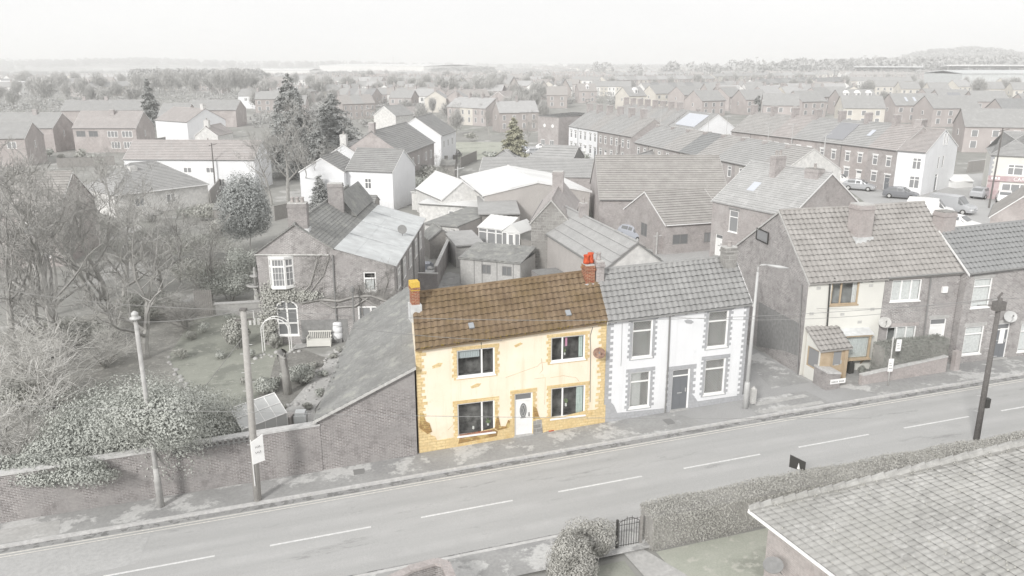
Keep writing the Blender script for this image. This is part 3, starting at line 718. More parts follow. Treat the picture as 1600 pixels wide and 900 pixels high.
# cracks and cable on the facade
mb=MB()
for line in ([(790,590),(840,572),(845,567),(858,565)],[(844,583),(848,578),(846,560)],[(700,672),(712,660)],[(835,592),(852,590),(851,632)],[(860,590),(880,587),(900,590),(905,596)]): mb.tube([f.p(*onplane(x,y,f.a,f.b),.002) for x,y in line],.008,3)
mb.build('wall_crack',M['ydirty'],yh)
mb=MB(); mb.tube([f.p(*onplane(x,y,f.a,f.b),.01) for x,y in ((926,511),(922,525),(923,545),(922,600),(922,628))],.012,4)
mb.tube([f.p(*onplane(x,y,f.a,f.b),.01) for x,y in ((752,528),(752,545))],.012,4); mb.tube([f.p(*onplane(x,y,f.a,f.b),.01) for x,y in ((925,508),(880,512),(820,520))],.012,4); mb.build('wall_cable',M['black'],yh)
def dish(parent,f,px,py,r,m,out=.45):
    u,z=onplane(px,py,f.a,f.b); c=Vector(f.p(u,z,out)); n=Vector((f.n[0]*.8-.3,f.n[1]*.8,.35)).normalized(); x=n.cross(Vector((0,0,1))).normalized(); y=n.cross(x)
    mb=MB(); i0=0
    rings=[(0,-.07),(.5,-.05),(.85,-.015),(1,0)]
    for q,(k,d) in enumerate(rings):
        for j in range(16):
            a=j*math.pi/8; mb.v.append(tuple(c+(x*math.cos(a)+y*math.sin(a)*.9)*r*k+n*d))
    for q in range(3):
        for j in range(16): j2=(j+1)%16; mb.f.append((q*16+j,q*16+j2,q*16+16+j2,q*16+16+j)); mb.m.append(0)
    dd=mb.build('satellite_dish',M[m],parent,True)
    mb=MB(); mb.tube([f.p(u,z,0),c-n*.07],.02,5); mb.tube([c-y*-r*.8,c+n*r*.9+y*.15],.012,4); mb.cbox((c+n*r*.9)[:2],.06,.06,(c+n*r*.9).z-.05-y.z*0,(c+n*r*.9).z+.05); mb.build('dish_arm',M['dgrey'],dd)
M['brownm']=plain('brown_dish',C(166,136,118),C(120,96,84),9,.6)
dish(yh,f,932,548,.3,'brownm',.35)
mb=MB(); f.box(mb,*[x for x in (f.rect((857,672,865,679))[0],f.rect((857,672,865,679))[2],f.rect((857,672,865,679))[1],f.rect((857,672,865,679))[3])],.02,.035); mb.build('air_brick',M['poto'],yh)
# roof vents
def on_roof(fs,ze0,rise,depth,px,py,rf=.5,off=.05):
    """pixel -> point on the front roof slope"""
    f=fs['f']; u_,fd,d_=ray(px,py); P0=Vector(f.p(0,ze0[0])); P1=Vector(f.p(f.L,ze0[1])); bk=Vector((-f.n[0],-f.n[1],0)); R0=P0+bk*depth*rf+Vector((0,0,rise))
    n=(P1-P0).cross(R0-P0).normalized(); o=Vector((0,0,H)); dr=Vector((u_,fd,d_)); t=(P0-o).dot(n)/dr.dot(n); return o+dr*t+n*off,n,(P1-P0).normalized()
def slopebox(mb,c,n,x,w_,h,th):
    y=n.cross(x); mb.box(c-x*w_/2-y*h/2,x*w_,y*h,n*th)
for px in ((736,512),(887,492)):
    c,n,x=on_roof(yf,(5.22,5.68),1.72,4.8,*px,off=.11); mb=MB(); slopebox(mb,c,n,x,.24,.3,.09); mb.build('roof_vent',M['vent'],yh)
# moss along the eaves and ridge
def mosspad(parent,P0,P1,n_,m,w_=.05,spread=.06):
    mb=MB(); P0,P1=Vector(P0),Vector(P1)
    for i in range(n_):
        p=P0.lerp(P1,random.random())+Vector((random.uniform(-spread,spread),random.uniform(-spread,spread),random.uniform(-.03,.03))); s_=random.uniform(.3,1)*w_; mb.lathe(p,[(s_,-.01),(s_*.8,s_*.4),(s_*.3,s_*.6)],5)
    mb.build('moss',m,parent,True)['kind']='stuff'
M['mossy']=plain('olive_moss',C(150,128,60),C(118,102,58),9,.95)
mosspad(yh,f.p(0,5.2,.2),f.p(f.L,5.66,.2),150,M['mossy'])
# chimneys of the cottage and the shared stack
p=S(5.58,35.2); chimney(yh,p,TH+.05,.36,.5,5.9,7.75,m='bricko',pots=0,capm='lichen',flash=6.72)
mb=MB(); mb.cbox(p,.41,.55,7.4,7.8,TH+.05); mb.build('chimney_cap',M['lichen'],yh)
p=S(14.32,35.5); ch=chimney(yh,p,TH,.48,.6,6.2,7.95,m='bricko',pots=0,flash=7.0)
for dx_,hh in ((-.12,.42),(.12,.5)):
    mb=MB(); q=S(14.32+dx_,35.5+dx_*.3); mb.lathe((q[0],q[1],7.98),[(.17,0),(.16,.1),(.13,hh-.1),(.16,hh-.05),(.15,hh),(.1,hh)],12); mb.build('chimney_pot',M['poto'],ch,True)
# ---- white neighbour with grey quoins
W0,W1=S(14.53,33.45),S(22.3,33.45)
LT=dict(lattice=True,v=(),t=.72,roomy='room2')
wh,wf=house('terraced_house','white-rendered terraced house with grey toothed quoins, lattice windows and a dark panelled door','house',W0,W1,5.68,5.9,4.8,1.72,wall='whiter',roof='roofg',kind='pan',skew=.16,over=.2,verge=.03,trim='white',gutter=None,
 ops=[dict(px=(988,501,1019,558),**LT),dict(px=(1106,486,1137,542),**LT),dict(px=(984,581,1015,636),lattice=True,v=(),t=.72,roomy='room2',curt=[(.03,.6,.03,.97,'curtain')]),dict(px=(1101,561,1132,615),**LT),
  dict(ty='d',px=(1049,577,1076,650),m='door')],walls=dict(r='whiter'))
f=wf['f']; toothed(wh,f,.0,1,0,5.6,'greyp',.36,.2,.15); toothed(wh,f,f.L,-1,0,5.8,'greyp',.3,.16,.15)
for px in ((988,501,1019,558),(1106,486,1137,542),(984,581,1015,636),(1101,561,1132,615)): surround(wh,f,f.rect(px),'greyp',.24,.13,.14)
r=f.rect((1049,577,1076,650)); surround(wh,f,(r[0],.05,r[2],r[3]),'greyp',.34,.2,.17,bot=0)
ragged(wh,f,[(946,664),(946,622),(952,626),(959,633),(964,645),(1037,638),(1038,652)],'greyp'); ragged(wh,f,[(1077,645),(1078,618),(1082,616),(1090,627),(1110,624),(1166,616),(1175,626)],'greyp')
ragged(wh,f,[(1069,501),(1074,499),(1080,500),(1084,503),(1080,506),(1072,505)],'greyp',.012,'stone_patch')
mb=MB(); mb.tube([f.p(*onplane(x,y,f.a,f.b),.06) for x,y in ((1046,487),(1043,560),(1038,650))],.04,6); mb.build('downpipe',M['dgrey'],wh)
mb=MB()
for x in (961,984,1026,1050,1070,1086,1105,1144,1164):
    u=onplane(x,500,f.a,f.b)[0]; zt=5.68+.22*u/f.L; f.box(mb,u-.06,u+.06,zt-.22,zt-.02,-.01,.12)
mb.build('eaves_brackets',M['dgrey'],wh)
mb=MB(); mb.tube([f.p(*onplane(x,y,f.a,f.b),.012) for x,y in ((972,505),(971,555),(970,572))],.01,4); mb.build('wall_cable',M['cable'],wh)
p=S(14.85,35.5); chimney(wh,p,TH,.42,.58,6.2,8.1,m='cbrick',pots=1,flash=7.0)
p=S(22.1,35.4); chimney(wh,p,TH,.7,.5,6.3,8.35,m='stone',pots=1,flash=7.1,poth=.3)
# ---- lean-to outbuilding left of the cottage
A_=S(.8,33.3); D_=S(5.15,33.3)
lt=thing('lean_to_outbuilding','brick lean-to outbuilding with a slate single-pitch roof built against the side of the cream cottage','outbuilding',S(3,36))
zA,zD=2.36,4.3
LB,HB=S(3.9,46.5),S(7.05,46.5)
mb=MB(); mb.poly([(A_[0],A_[1],-.6),(D_[0],D_[1],-.6),(D_[0],D_[1],zD),(A_[0],A_[1],zA)]); mb.poly([(LB[0],LB[1],-.6),(A_[0],A_[1],-.6),(A_[0],A_[1],zA),(LB[0],LB[1],zA)])
mb.poly([(HB[0],HB[1],-.6),(LB[0],LB[1],-.6),(LB[0],LB[1],zA),(HB[0],HB[1],zD)]); mb.poly([(D_[0],D_[1],-.6),(HB[0],HB[1],-.6),(HB[0],HB[1],zD),(D_[0],D_[1],zD)])
mb.build('wall',M['brickd'],lt)
mb=MB(); a0=S(.55,33.15); a1=S(5.2,33.15); b0=S(3.7,46.7); b1=S(7.1,46.7)
e=[(b0[0],b0[1],zA-.06),(a0[0],a0[1],zA-.06),(a1[0],a1[1],zD+.06),(b1[0],b1[1],zD+.06)]
tiled(mb,*e,course=.3,tile=0,lip=.04); slab(mb,*e,.07); mb.build('roof',M['slate'],lt)
mb=MB(); mb.prism([(a0[0],a0[1],zA-.04),(a1[0],a1[1],zD+.08),(a1[0],a1[1],zD-.04),(a0[0],a0[1],zA-.16)],(-E2[0]*.05,-E2[1]*.05,0)); mb.build('verge_board',M['flaunch'],lt)
mosspad(lt,(b0[0],b0[1],zA+.1),(a0[0],a0[1],zA+.02),60,M['slate'],.06,.25)
# ---- street wall running left
def gardenwall(name,label,s0,s1,n,zt0,zt1,mat,th=.3,cap='kerb',step=3,parent=None,cat='wall',zlow=-.3,coping=.06):
    w_=thing(name,label,cat,S((s0+s1)/2,n)); mb=MB(); mc=MB(); k=max(1,int(abs(s1-s0)/step))
    for i in range(k):
        a=s0+(s1-s0)*i/k; b=s0+(s1-s0)*(i+1)/k; za=zt0+(zt1-zt0)*i/k; zb_=zt0+(zt1-zt0)*(i+1)/k
        pa,pb=S(a,n),S(b,n); g0,g1=T(*pa)+zlow,T(*pb)+zlow
        mb.prism([(pa[0],pa[1],g0),(pb[0],pb[1],g1),(pb[0],pb[1],zb_),(pa[0],pa[1],za)],(E2[0]*th,E2[1]*th,0))
        q=(-E2[0]*.04,-E2[1]*.04); mc.prism([(pa[0]+q[0],pa[1]+q[1],za+.003),(pb[0]+q[0],pb[1]+q[1],zb_+.003),(pb[0]+q[0],pb[1]+q[1],zb_+coping),(pa[0]+q[0],pa[1]+q[1],za+coping)],(E2[0]*(th+.08),E2[1]*(th+.08),0))
    mb.build('wall',M[mat],w_); mc.build('coping',M[cap],w_); return w_
gardenwall('garden_wall','long weathered brick garden wall beside the pavement, running left from the lean-to',-35,.86,33.27,.55,2.02,'brickd',.35,coping=.09)
# ---- cream end house and brick rows
def rowz(s): return T(*S(s,35))
C0,C1=S(27.1,35.3),S(31.6,34.74)
TW=dict(roomy='room2')
ch_,cf=house('end_terrace_house','end house with pale cream front, tan porch and bay, brick gable facing the alley','house',C0,C1,6.12,6.2,9.0,3.1,rf=.43,wall='creamgrey',roof='roofb',kind='pan',over=.2,verge=.04,trim='flaunch',walls=dict(l='brick',r='brick',b='brick'),gutter=None,
 ops=[dict(px=(1299,437,1342,476),fr='wood',v=(.36,),roomy='room2',fw=.08,curt=[(.8,.97,.04,.97,'curtain')]),dict(f='l',px=(1183,359,1202,378),fr='black',v=(),sill=False)])
f=cf['f']
mb=MB(); 
for x in (1277,1297,1310,1325,1345,1362): u=onplane(x,437,f.a,f.b)[0]; f.box(mb,u-.06,u+.06,5.92,6.1,-.01,.12)
mb.build('eaves_brackets',M['dgrey'],ch_)
mb=MB(); mb.tube([f.p(*onplane(x,y,f.a,f.b),.06) for x,y in ((1304,434),(1296,442),(1291,515))],.045,6); mb.build('downpipe',M['black'],ch_)
for x,y in ((1279,450),(1361,446),(1268,490),(1316,491),(1363,483),(1343,503)):
    u,z=onplane(x,y,f.a,f.b); mb=MB(); f.box(mb,u-.12,u+.12,z-.08,z+.08,.0,.02); mb.build('air_vent',M['flaunch'],ch_)
# porch
pa,pb=S(27.25,33.9),S(29.05,33.9); g=T(*pa)+.1
pr,pf=house('porch','','porch',pa,pb,g+2.0,g+2.0,1.25,.0,wall='wood',roof='roofb',kind='pan',mono=True,rearz=g+2.75,over=.15,verge=.12,gutter=None,zb=g-.3,walls=dict(l='creamgrey',r='wood'),
  ops=[dict(ty='d',r=(1.15,0,.85,2.0),m='wood',fr='wood',fan=False,glassy=True,ground=True),dict(f='l',r=(.62,.75,1.0,1.15),fr='wood',v=(),sill=False)])
mb=MB()
for s_ in (0,): pass
A3=(pa[0],pa[1]);
def reparent(root,newroot):
    for o in list(bpy.data.objects):
        if o.parent==root: o.parent=newroot; o.location=Vector(root.location)-Vector(newroot.location)
    bpy.data.objects.remove(root)
# box bay window on the cream front
u0,z0,u1,z1=f.rect((1309,522,1350,555)); bz=MB(); f.box(bz,u0-.1,u1+.1,z1+.02,z1+.12,0,.55); f.box(bz,u0-.14,u1+.14,z0-.12,z0-.02,0,.55)
for k in (u0-.08,u1-.02): f.box(bz,k,k+.1,z0-.02,z1+.02,.38,.48)
for k in (u0+.1,u1-.1): bz.tube([f.p(k,z0-.12,.4),f.p(k,z0-.5,.03)],.035,5)
bw=bz.build('bay_window',M['wood'],ch_)
bz=MB(); bz.prism([f.p(u0-.16,z1+.12,.62),f.p(u0-.16,z1+.12,.0),f.p(u0-.16,z1+.36,.0)],(f.d[0]*(u1-u0+.32),f.d[1]*(u1-u0+.32),0)); bz.build('bay_roof',M['lead'],bw)
bz=MB(); f.box(bz,u0,u1,z0,z1,.36,.375); bz.build('window_pane',M['clear'],bw)
bz=MB(); n_=30
for i in range(n_): ua=u0+(u1-u0)*i/n_; ub=u0+(u1-u0)*(i+1)/n_; bz.poly([f.p(ua,z0,.3-.02*(i%2)),f.p(ub,z0,.3-.02*((i+1)%2)),f.p(ub,z1,.3-.02*((i+1)%2)),f.p(ua,z1,.3-.02*(i%2))])
bz.build('curtain',M['curtain'],bw)
dish(ch_,f,1376,500,.34,'flaunch',.4)
# grey rendered patch on the brick gable
fl=cf['l']
def onface(f,poly,mat,parent,o=.012,nm='render_patch'):
    pts=[f.p(*onplane(x,y,f.a,f.b),.0) for x,y in poly]; mb=MB(); mb.prism(pts,(f.n[0]*o,f.n[1]*o,0)); return mb.build(nm,M[mat],parent)
onface(fl,[(1186,472),(1250,506),(1247,556),(1225,548),(1182,541)],'render',ch_)
mb=MB(); mb.tube([fl.p(*onplane(x,y,fl.a,fl.b),.05) for x,y in ((1254,445),(1247,585))],.04,5); mb.build('downpipe',M['dgrey'],ch_)
p=S(31.5,37.1); chimney(ch_,p,TH,.95,.95,6.9,9.85,m='brickp',pots=0,flash=8.0)
reparent(pr,ch_)
C2,C3=S(31.62,34.737),S(36.15,34.17)
W3=dict(v=(.34,.67),roomy='room2',curt=[(.03,.97,.03,.97,'curtain')])
b2,b2f=house('terraced_house','brick terraced house with three-light white windows behind a clipped hedge','house',C2,C3,6.21,6.35,9.0,3.1,rf=.43,wall='brick',roof='roofb',kind='pan',over=.2,verge=.02,trim=None,
 ops=[dict(px=(1393,437,1439,470),head='brickp',**W3),dict(px=(1385,510,1430,541),v=(.34,.67),roomy='room2',head='brickp',curt=[(.3,.97,.03,.97,'curtain')]),dict(ty='d',px=(1451,498,1476,545),m='white',head='concrete')])
f=b2f['f']; mb=MB(); mb.tube([f.p(*onplane(x,y,f.a,f.b),.06) for x,y in ((1455,424),(1441,535))],.045,6); mb.build('downpipe',M['dgrey'],b2)
u,z=onplane(1475,452,f.a,f.b); mb=MB(); f.box(mb,u-.16,u+.16,z-.18,z+.18,0,.12); mb.build('alarm_box',M['signw'],b2)
p=S(36.7,36.4); chimney(b2,p,TH,.9,.8,6.4,9.3,m='brickp',pots=0,flash=7.7,capm='stone')
D0,D1=S(36.2,33.75),S(43.5,33.45)
W2=dict(v=(),t=.72,roomy='room2',curt=[(.03,.97,.03,.97,'curtain')],head='concrete')
b3,b3f=house('terraced_house','brick terraced house with dark grey tiled roof, its front wall right on the pavement','house',D0,D1,6.35,6.65,4.9,1.8,wall='brick',roof='roofd',kind='pan',over=.2,verge=.02,trim='white',
 ops=[dict(px=(1520,435,1548,480),**W2),dict(px=(1506,510,1535,553),**W2),dict(px=(1593,505,1622,548),**W2),dict(ty='d',px=(1552,506,1574,565),m='door',head='concrete')])
dish(b3,b3f['f'],1569,491,.36,'galv',.45)
# small front garden
strip('front_path',33.3,35.2,27.4,36,.118,M['yard'])
gardenwall('garden_wall','low pink brick wall in front of the cream end house, with the street name plate',27.1,27.35,33.0,1.6,1.5,'brickp') if False else None
gw=gardenwall('garden_wall','low pinkish brick garden wall below the clipped hedge, beside the bus stop sign',29.3,34.9,32.95,1.25,1.75,'brickp',.22)
gw=gardenwall('garden_wall','short brick wall end by the alley mouth with the street name plate on it',27.1,27.95,33.0,1.62,1.5,'brickr',1.1,step=1,coping=.1)
q=S(27.3,32.97); sg=thing('street_name_sign','small white street name plate fixed low on the brick wall by the alley','sign',q); mb=MB(); mb.box((q[0],q[1],1.0),(E1[0]*.95,E1[1]*.95,0),(-E2[0]*.03,-E2[1]*.03,0),(0,0,.26)); mb.build('sign_plate',M['signw'],sg)
mb=MB()
for i in range(10):
    k=.08+.08*i; 
    if i!=5: a=S(27.3+k,32.935); mb.box((a[0],a[1],1.08),(E1[0]*.035,E1[1]*.035,0),(-E2[0]*.004,-E2[1]*.004,0),(0,0,.08))
mb.build('sign_text',M['ink'],sg)
# ================= vegetation builders =================
def quads(name,Cn,Nn,sx,sy,mat,parent=None,jit=.35,kind=None):
    n=len(Cn); d=Nn+NR.normal(0,jit,(n,3)); d/=np.linalg.norm(d,axis=1)[:,None]+1e-9
    r=NR.normal(0,1,(n,3)); x=np.cross(d,r); x/=np.linalg.norm(x,axis=1)[:,None]+1e-9; y=np.cross(d,x)
    k=NR.uniform(.6,1.3,(n,1)); x=x*sx*k; y=y*sy*k
    V=np.stack([Cn-x-y*.3,Cn-y,Cn+x-y*.1,Cn+y],1).reshape(-1,3)   # leaf-like kite
    F=np.arange(n*4).reshape(-1,4); o=mesh(name,V,F,mat,parent)
    if kind: o['kind']=kind
    return o
def lump(c,r,n,lumps=9,sd=1,depth=.25,low=-.3):
    """points and normals near the surface of a lumpy ellipsoid"""
    g=np.random.default_rng(sd); r=np.array(r,float); L=g.normal(0,1,(lumps,3)); L/=np.linalg.norm(L,axis=1)[:,None]; L[:,2]=np.maximum(L[:,2],low)
    cs=[np.array(c)+L[i]*r*g.uniform(.35,.62) for i in range(lumps)]; rs=[r*g.uniform(.38,.58) for i in range(lumps)]
    P=[];Q=[]
    for cc,rr in zip(cs,rs):
        m=n//lumps; d=g.normal(0,1,(m,3)); d/=np.linalg.norm(d,axis=1)[:,None]; k=1-np.abs(g.normal(0,depth,(m,1))); P.append(cc+d*rr*k); Q.append(d)
    P=np.concatenate(P);Q=np.concatenate(Q); ok=P[:,2]>c[2]-r[2]*.95
    return P[ok],Q[ok]
def bush(name,label,cat,xy,r,n,mat,leaf=.08,sd=1,group=None,lumps=9,asp=.5,z=None,stems=5,core=None):
    z0=T(*xy) if z is None else z; root=thing(name,label,cat,xy,z0,group)
    P,Q=lump((xy[0],xy[1],z0+r[2]*.9),r,n,lumps,sd); quads('foliage',P,Q,leaf,leaf*asp,M[mat],root)
    mb=MB(); g=random.Random(sd)
    for i in range(stems): a=g.uniform(0,6.28); mb.tube([(xy[0]+.1*math.cos(a),xy[1]+.1*math.sin(a),z0-.1),(xy[0]+r[0]*.5*math.cos(a),xy[1]+r[1]*.5*math.sin(a),z0+r[2]*1.1)],[.05,.02],4)
    mb.build('stem',M['bark'],root); return root
def hedge(name,label,pts,wd,h,mat,dens=420,leaf=.045,sd=3,cat='hedge',z=None,taper=.0):
    """clipped hedge along world XY points"""
    g=np.random.default_rng(sd); c0=pts[len(pts)//2]; root=thing(name,label,cat,c0); P=[];Q=[];mb=MB()
    for (a,b) in zip(pts[:-1],pts[1:]):
        a=np.array(a);b=np.array(b);Ln=np.linalg.norm(b-a);d=(b-a)/Ln;nn=np.array([-d[1],d[0]])
        for face in range(5):
            A_=[Ln*h,Ln*h,Ln*wd,wd*h,wd*h][face]; m=int(A_*dens)
            u=g.uniform(0,Ln,m);v=g.uniform(-wd/2,wd/2,m);w_=g.uniform(0,h,m); nz=np.zeros(m)
            if face==0: v[:]=-wd/2; N_=np.tile([*(-nn),.2],(m,1))
            elif face==1: v[:]=wd/2; N_=np.tile([*nn,.2],(m,1))
            elif face==2: w_[:]=h; N_=np.tile([0,0,1.],(m,1))
            elif face==3: u[:]=0; N_=np.tile([*(-d),.2],(m,1))
            else: u[:]=Ln; N_=np.tile([*d,.2],(m,1))
            off=g.normal(0,.035,m)+.05*np.sin(u*1.7+w_*2+sd)
            xy=a+np.outer(u,d)+np.outer(v,nn)+N_[:,:2]*off[:,None]; zz=np.array([T(x,y) for x,y in xy[::50]]) if m>50 else np.array([T(*a)]*m)
            zz=np.repeat(zz,50)[:m] if m>50 else zz
            zz=T(*((a+b)/2))+ (T(*b)-T(*a))*(u/Ln-.5)
            P.append(np.column_stack([xy,zz+w_+N_[:,2]*off])); Q.append(N_)
        q=[a-nn*(wd/2-.07),b-nn*(wd/2-.07),b+nn*(wd/2-.07),a+nn*(wd/2-.07)]; mb.prism([(p[0],p[1],T(*p)-.1) for p in q],(0,0,h+.03))
    quads('foliage',np.concatenate(P),np.concatenate(Q),leaf,leaf*.6,M[mat],root,.7)
    mb.build('inner_branches',M['twigd'],root); return root
class TB:
    def __init__(s): s.V=[];s.F=[];s.n=0
    def seg(s,p,q,r0,r1,k=3):
        d=q-p; L_=math.sqrt(d@d)+1e-9; d=d/L_; up=np.array([0,0,1.]) if abs(d[2])<.9 else np.array([1.,0,0]); x=np.cross(d,up); x/=math.sqrt(x@x); y=np.cross(d,x)
        for b,r in ((p,r0),(q,r1)):
            for i in range(k): a=6.2832*i/k; s.V.append(b+(x*math.cos(a)+y*math.sin(a))*r)
        for i in range(k): j=(i+1)%k; s.F.append((s.n+i,s.n+j,s.n+k+j,s.n+k+i))
        s.n+=2*k
def bare(h,seed,levels=5,spread=.6,trunk_r=.16,up=.25,nb=(3,4),first=.3,stems=1,minr=.006,lean=0):
    """returns (trunk TB, crown TB) of a leafless tree at the origin"""
    g=np.random.default_rng(seed); tr,cr=TB(),TB()
    def grow(p,d,Ln,r,lv):
        nseg=4 if lv<2 else 3; pts=[p]; rad=[r]
        for i in range(nseg):
            d=d+g.normal(0,.13+.03*lv,3)+np.array([0,0,up*.25]); d/=math.sqrt(d@d); p=p+d*Ln/nseg; pts.append(p); rad.append(max(minr,r*(1-.55*(i+1)/nseg)))
        for i in range(nseg): (tr if lv==0 else cr).seg(pts[i],pts[i+1],rad[i],rad[i+1],6 if lv==0 else (4 if lv<3 else 3))
        if lv>=levels: return
        k=g.integers(nb[0],nb[1]+1)+(2 if lv==0 else 0)+(1 if lv>2 else 0)
        for i in range(k):
            t=g.uniform(first if lv==0 else .25,1); j=min(nseg-1,int(t*nseg)); q=pts[j]+(pts[j+1]-pts[j])*(t*nseg-j)
            a=g.uniform(0,6.283); sd=np.array([math.cos(a),math.sin(a),g.uniform(-.1,.5)]); dd=d*(1-spread)+sd*spread+np.array([0,0,up]); dd/=math.sqrt(dd@dd)
            grow(q,dd,Ln*g.uniform(.5,.78),max(minr,rad[j]*g.uniform(.45,.7)),lv+1)
        grow(pts[-1],d,Ln*.6,rad[-1],lv+1)
    for s_ in range(stems):
        a=6.28*s_/max(1,stems); d=np.array([lean+.25*math.cos(a)*(stems>1),.25*math.sin(a)*(stems>1),1.]); d/=math.sqrt(d@d); grow(np.array([.15*math.cos(a)*(stems>1),.15*math.sin(a)*(stems>1),-.2]),d,h*.42,trunk_r,0)
    return tr,cr
PROTO={}
def place_tree(key,name,label,cat,xy,h,rot=0,group=None,sx=1,z=None,mats=('bark','twig'),shiny=None,**kw):
    """bare tree from a shared prototype"""
    if key not in PROTO:
        tr,cr=bare(10,**kw); PROTO[key]=(np.array(tr.V),np.array(tr.F) if len(set(map(len,tr.F)))==1 else tr.F,np.array(cr.V),np.array(cr.F),{})
    tv,tf,cv,cf,cache=PROTO[key]
    o=bpy.data.objects.new(name,None); col.objects.link(o); o.location=(xy[0],xy[1],T(*xy) if z is None else z); o.rotation_euler=(0,0,rot); k=h/10; o.scale=(k*sx,k*sx,k); tag(o,label,cat,group)
    for nm,V,F_2,mt in (('trunk',tv,tf,mats[0]),('crown',cv,cf,mats[1])):
        if (nm,mt) not in cache:
            q=mesh(nm,V,F_2,M[mt]); q.location=(0,0,0); 
            lo,hi=V.min(0),V.max(0); org=np.array([(lo[0]+hi[0])/2,(lo[1]+hi[1])/2,lo[2]]); co_=np.zeros(len(V)*3,dtype=np.float32); q.data.vertices.foreach_get('co',co_); q.data.vertices.foreach_set('co',(co_.reshape(-1,3)+org).reshape(-1).astype(np.float32)); cache[(nm,mt)]=q.data; q.parent=o
        else:
            q=bpy.data.objects.new(nm,cache[(nm,mt)]); col.objects.link(q); q.parent=o
    return o
def conifer(name,label,cat,xy,h,rw,mat,sd=1,n=26,group=None,z=None,leafs=.16,dens=70,first=.12,droop=.35,colm=False):
    g=np.random.default_rng(sd); z0=T(*xy) if z is None else z; root=thing(name,label,cat,xy,z0,group); mb=MB(); mb.tube([(xy[0],xy[1],z0-.2),(xy[0]+.1,xy[1],z0+h*.5),(xy[0],xy[1],z0+h)],[h*.018,h*.01,.02],7); mb.build('trunk',M['bark'],root)
    P=[];Q=[];B_=TB()
    for i in range(n):
        t=first+(1-first)*(i/n)**.92; zz=z0+h*t; R_=rw*(1-t)**.8*g.uniform(.75,1.15)+.12; kk=max(4,int(9*(1-t)+4))
        for j in range(kk):
            a=g.uniform(0,6.283); Rr=R_*g.uniform(.7,1.1); tip=np.array([xy[0]+Rr*math.cos(a),xy[1]+Rr*math.sin(a),zz-Rr*droop+g.uniform(-.2,.3)]); b0=np.array([xy[0],xy[1],zz]); B_.seg(b0,tip,.03,.01,3)
            m=int(dens*Rr/rw)+6; u=g.uniform(.15,1.05,m)**.8; c=b0+(tip-b0)*u[:,None]; c[:,2]+=-.15*Rr*np.sin(u*3.1)*-1; w_=.16*Rr*(1.15-u)+.1
            c+=g.normal(0,1,(m,3))*np.column_stack([w_,w_,w_*.45]); P.append(c); nn=np.tile([math.cos(a)*.4,math.sin(a)*.4,.9],(m,1)); Q.append(nn)
    P=np.concatenate(P);Q=np.concatenate(Q); fo=quads('crown',P,Q,leafs,leafs*.35,M[mat],root,.5)
    return root
# ================= farmhouse with the pale sheet roof =================
fa,fb=G(413,540),G(620,530); F1=Fr(fa,fb); bk=Vector((.013,.99,0)); DL=16.3
fh=thing('farmhouse','old ivy-grown brick farmhouse with pale sheet roofing beyond the garden','house',((fa[0]+fb[0])/2,(fa[1]+fb[1])/2+8))
prof=[(-.05,5.75),(2.55,7.6),(4.95,5.95),(F1.L,4.85)]; zb=-.7
mb=MB(); r_bow=F1.rect((424,403,456,446)); r_sm=F1.rect((568,425,588,455)); r_arch=F1.rect((433,470,466,524)); r_w=F1.rect((560,478,600,505))
face_wall(mb,F1,zb,4.8,4.8,[r_sm,(r_arch[0],r_arch[1],r_arch[2],r_arch[3]-.5)],0)
P3=[F1.p(u,z) for u,z in prof]; mb.poly([F1.p(0,4.8),F1.p(F1.L,4.8)]+P3[::-1])
bk3=bk*DL; RB=[Vector(p)+bk3 for p in P3]; g0=F1.p(0,zb);g1=F1.p(F1.L,zb)
mb.poly([g1,Vector(g1)+bk3,RB[3],P3[3]]); mb.poly([Vector(g0)+bk3,g0,P3[0],RB[0]]); mb.poly([Vector(g1)+bk3,Vector(g0)+bk3]+RB)
mb.build('wall',M['brick'],fh)
up=Vector((0,0,.06)); nf=Vector((F1.n[0],F1.n[1],0))*.12
def FP(u,z,t): return Vector(F1.p(u,z))+bk*(DL*t)+up+(nf if t==0 else Vector((0,0,0)))
mb=MB(); k=ROOFK['slate']; e=[FP(2.55,7.6,0),FP(-.3,5.6,0),FP(-.3,5.6,1),FP(2.55,7.6,1)]
q=[FP(-.3,5.6,1),FP(-.3,5.6,0),FP(2.55,7.6,0),FP(2.55,7.6,1)]; tiled(mb,*q,**k); slab(mb,*q)
q=[FP(4.95,5.95,0),FP(4.95,5.95,1),FP(2.55,7.6,1),FP(2.55,7.6,0)]; tiled(mb,*q,**k); slab(mb,*q)
mb.tube([FP(2.55,7.62,0),FP(2.55,7.62,1)],.1,6); mb.build('roof',M['slate'],fh)
mb=MB(); q=[FP(F1.L+.2,4.78,0),FP(F1.L+.2,4.78,1),FP(4.97,5.99,1),FP(4.97,5.99,0)]; tiled(mb,*q,course=1.3,tile=0,lip=.012,edge=False); slab(mb,*q,.05)
for t_ in (.28,.55,.8): mb.tube([FP(F1.L+.2,4.82,t_),FP(5,6.03,t_)],.03,4)
mb.build('sheet_roof',M['sheet'],fh)
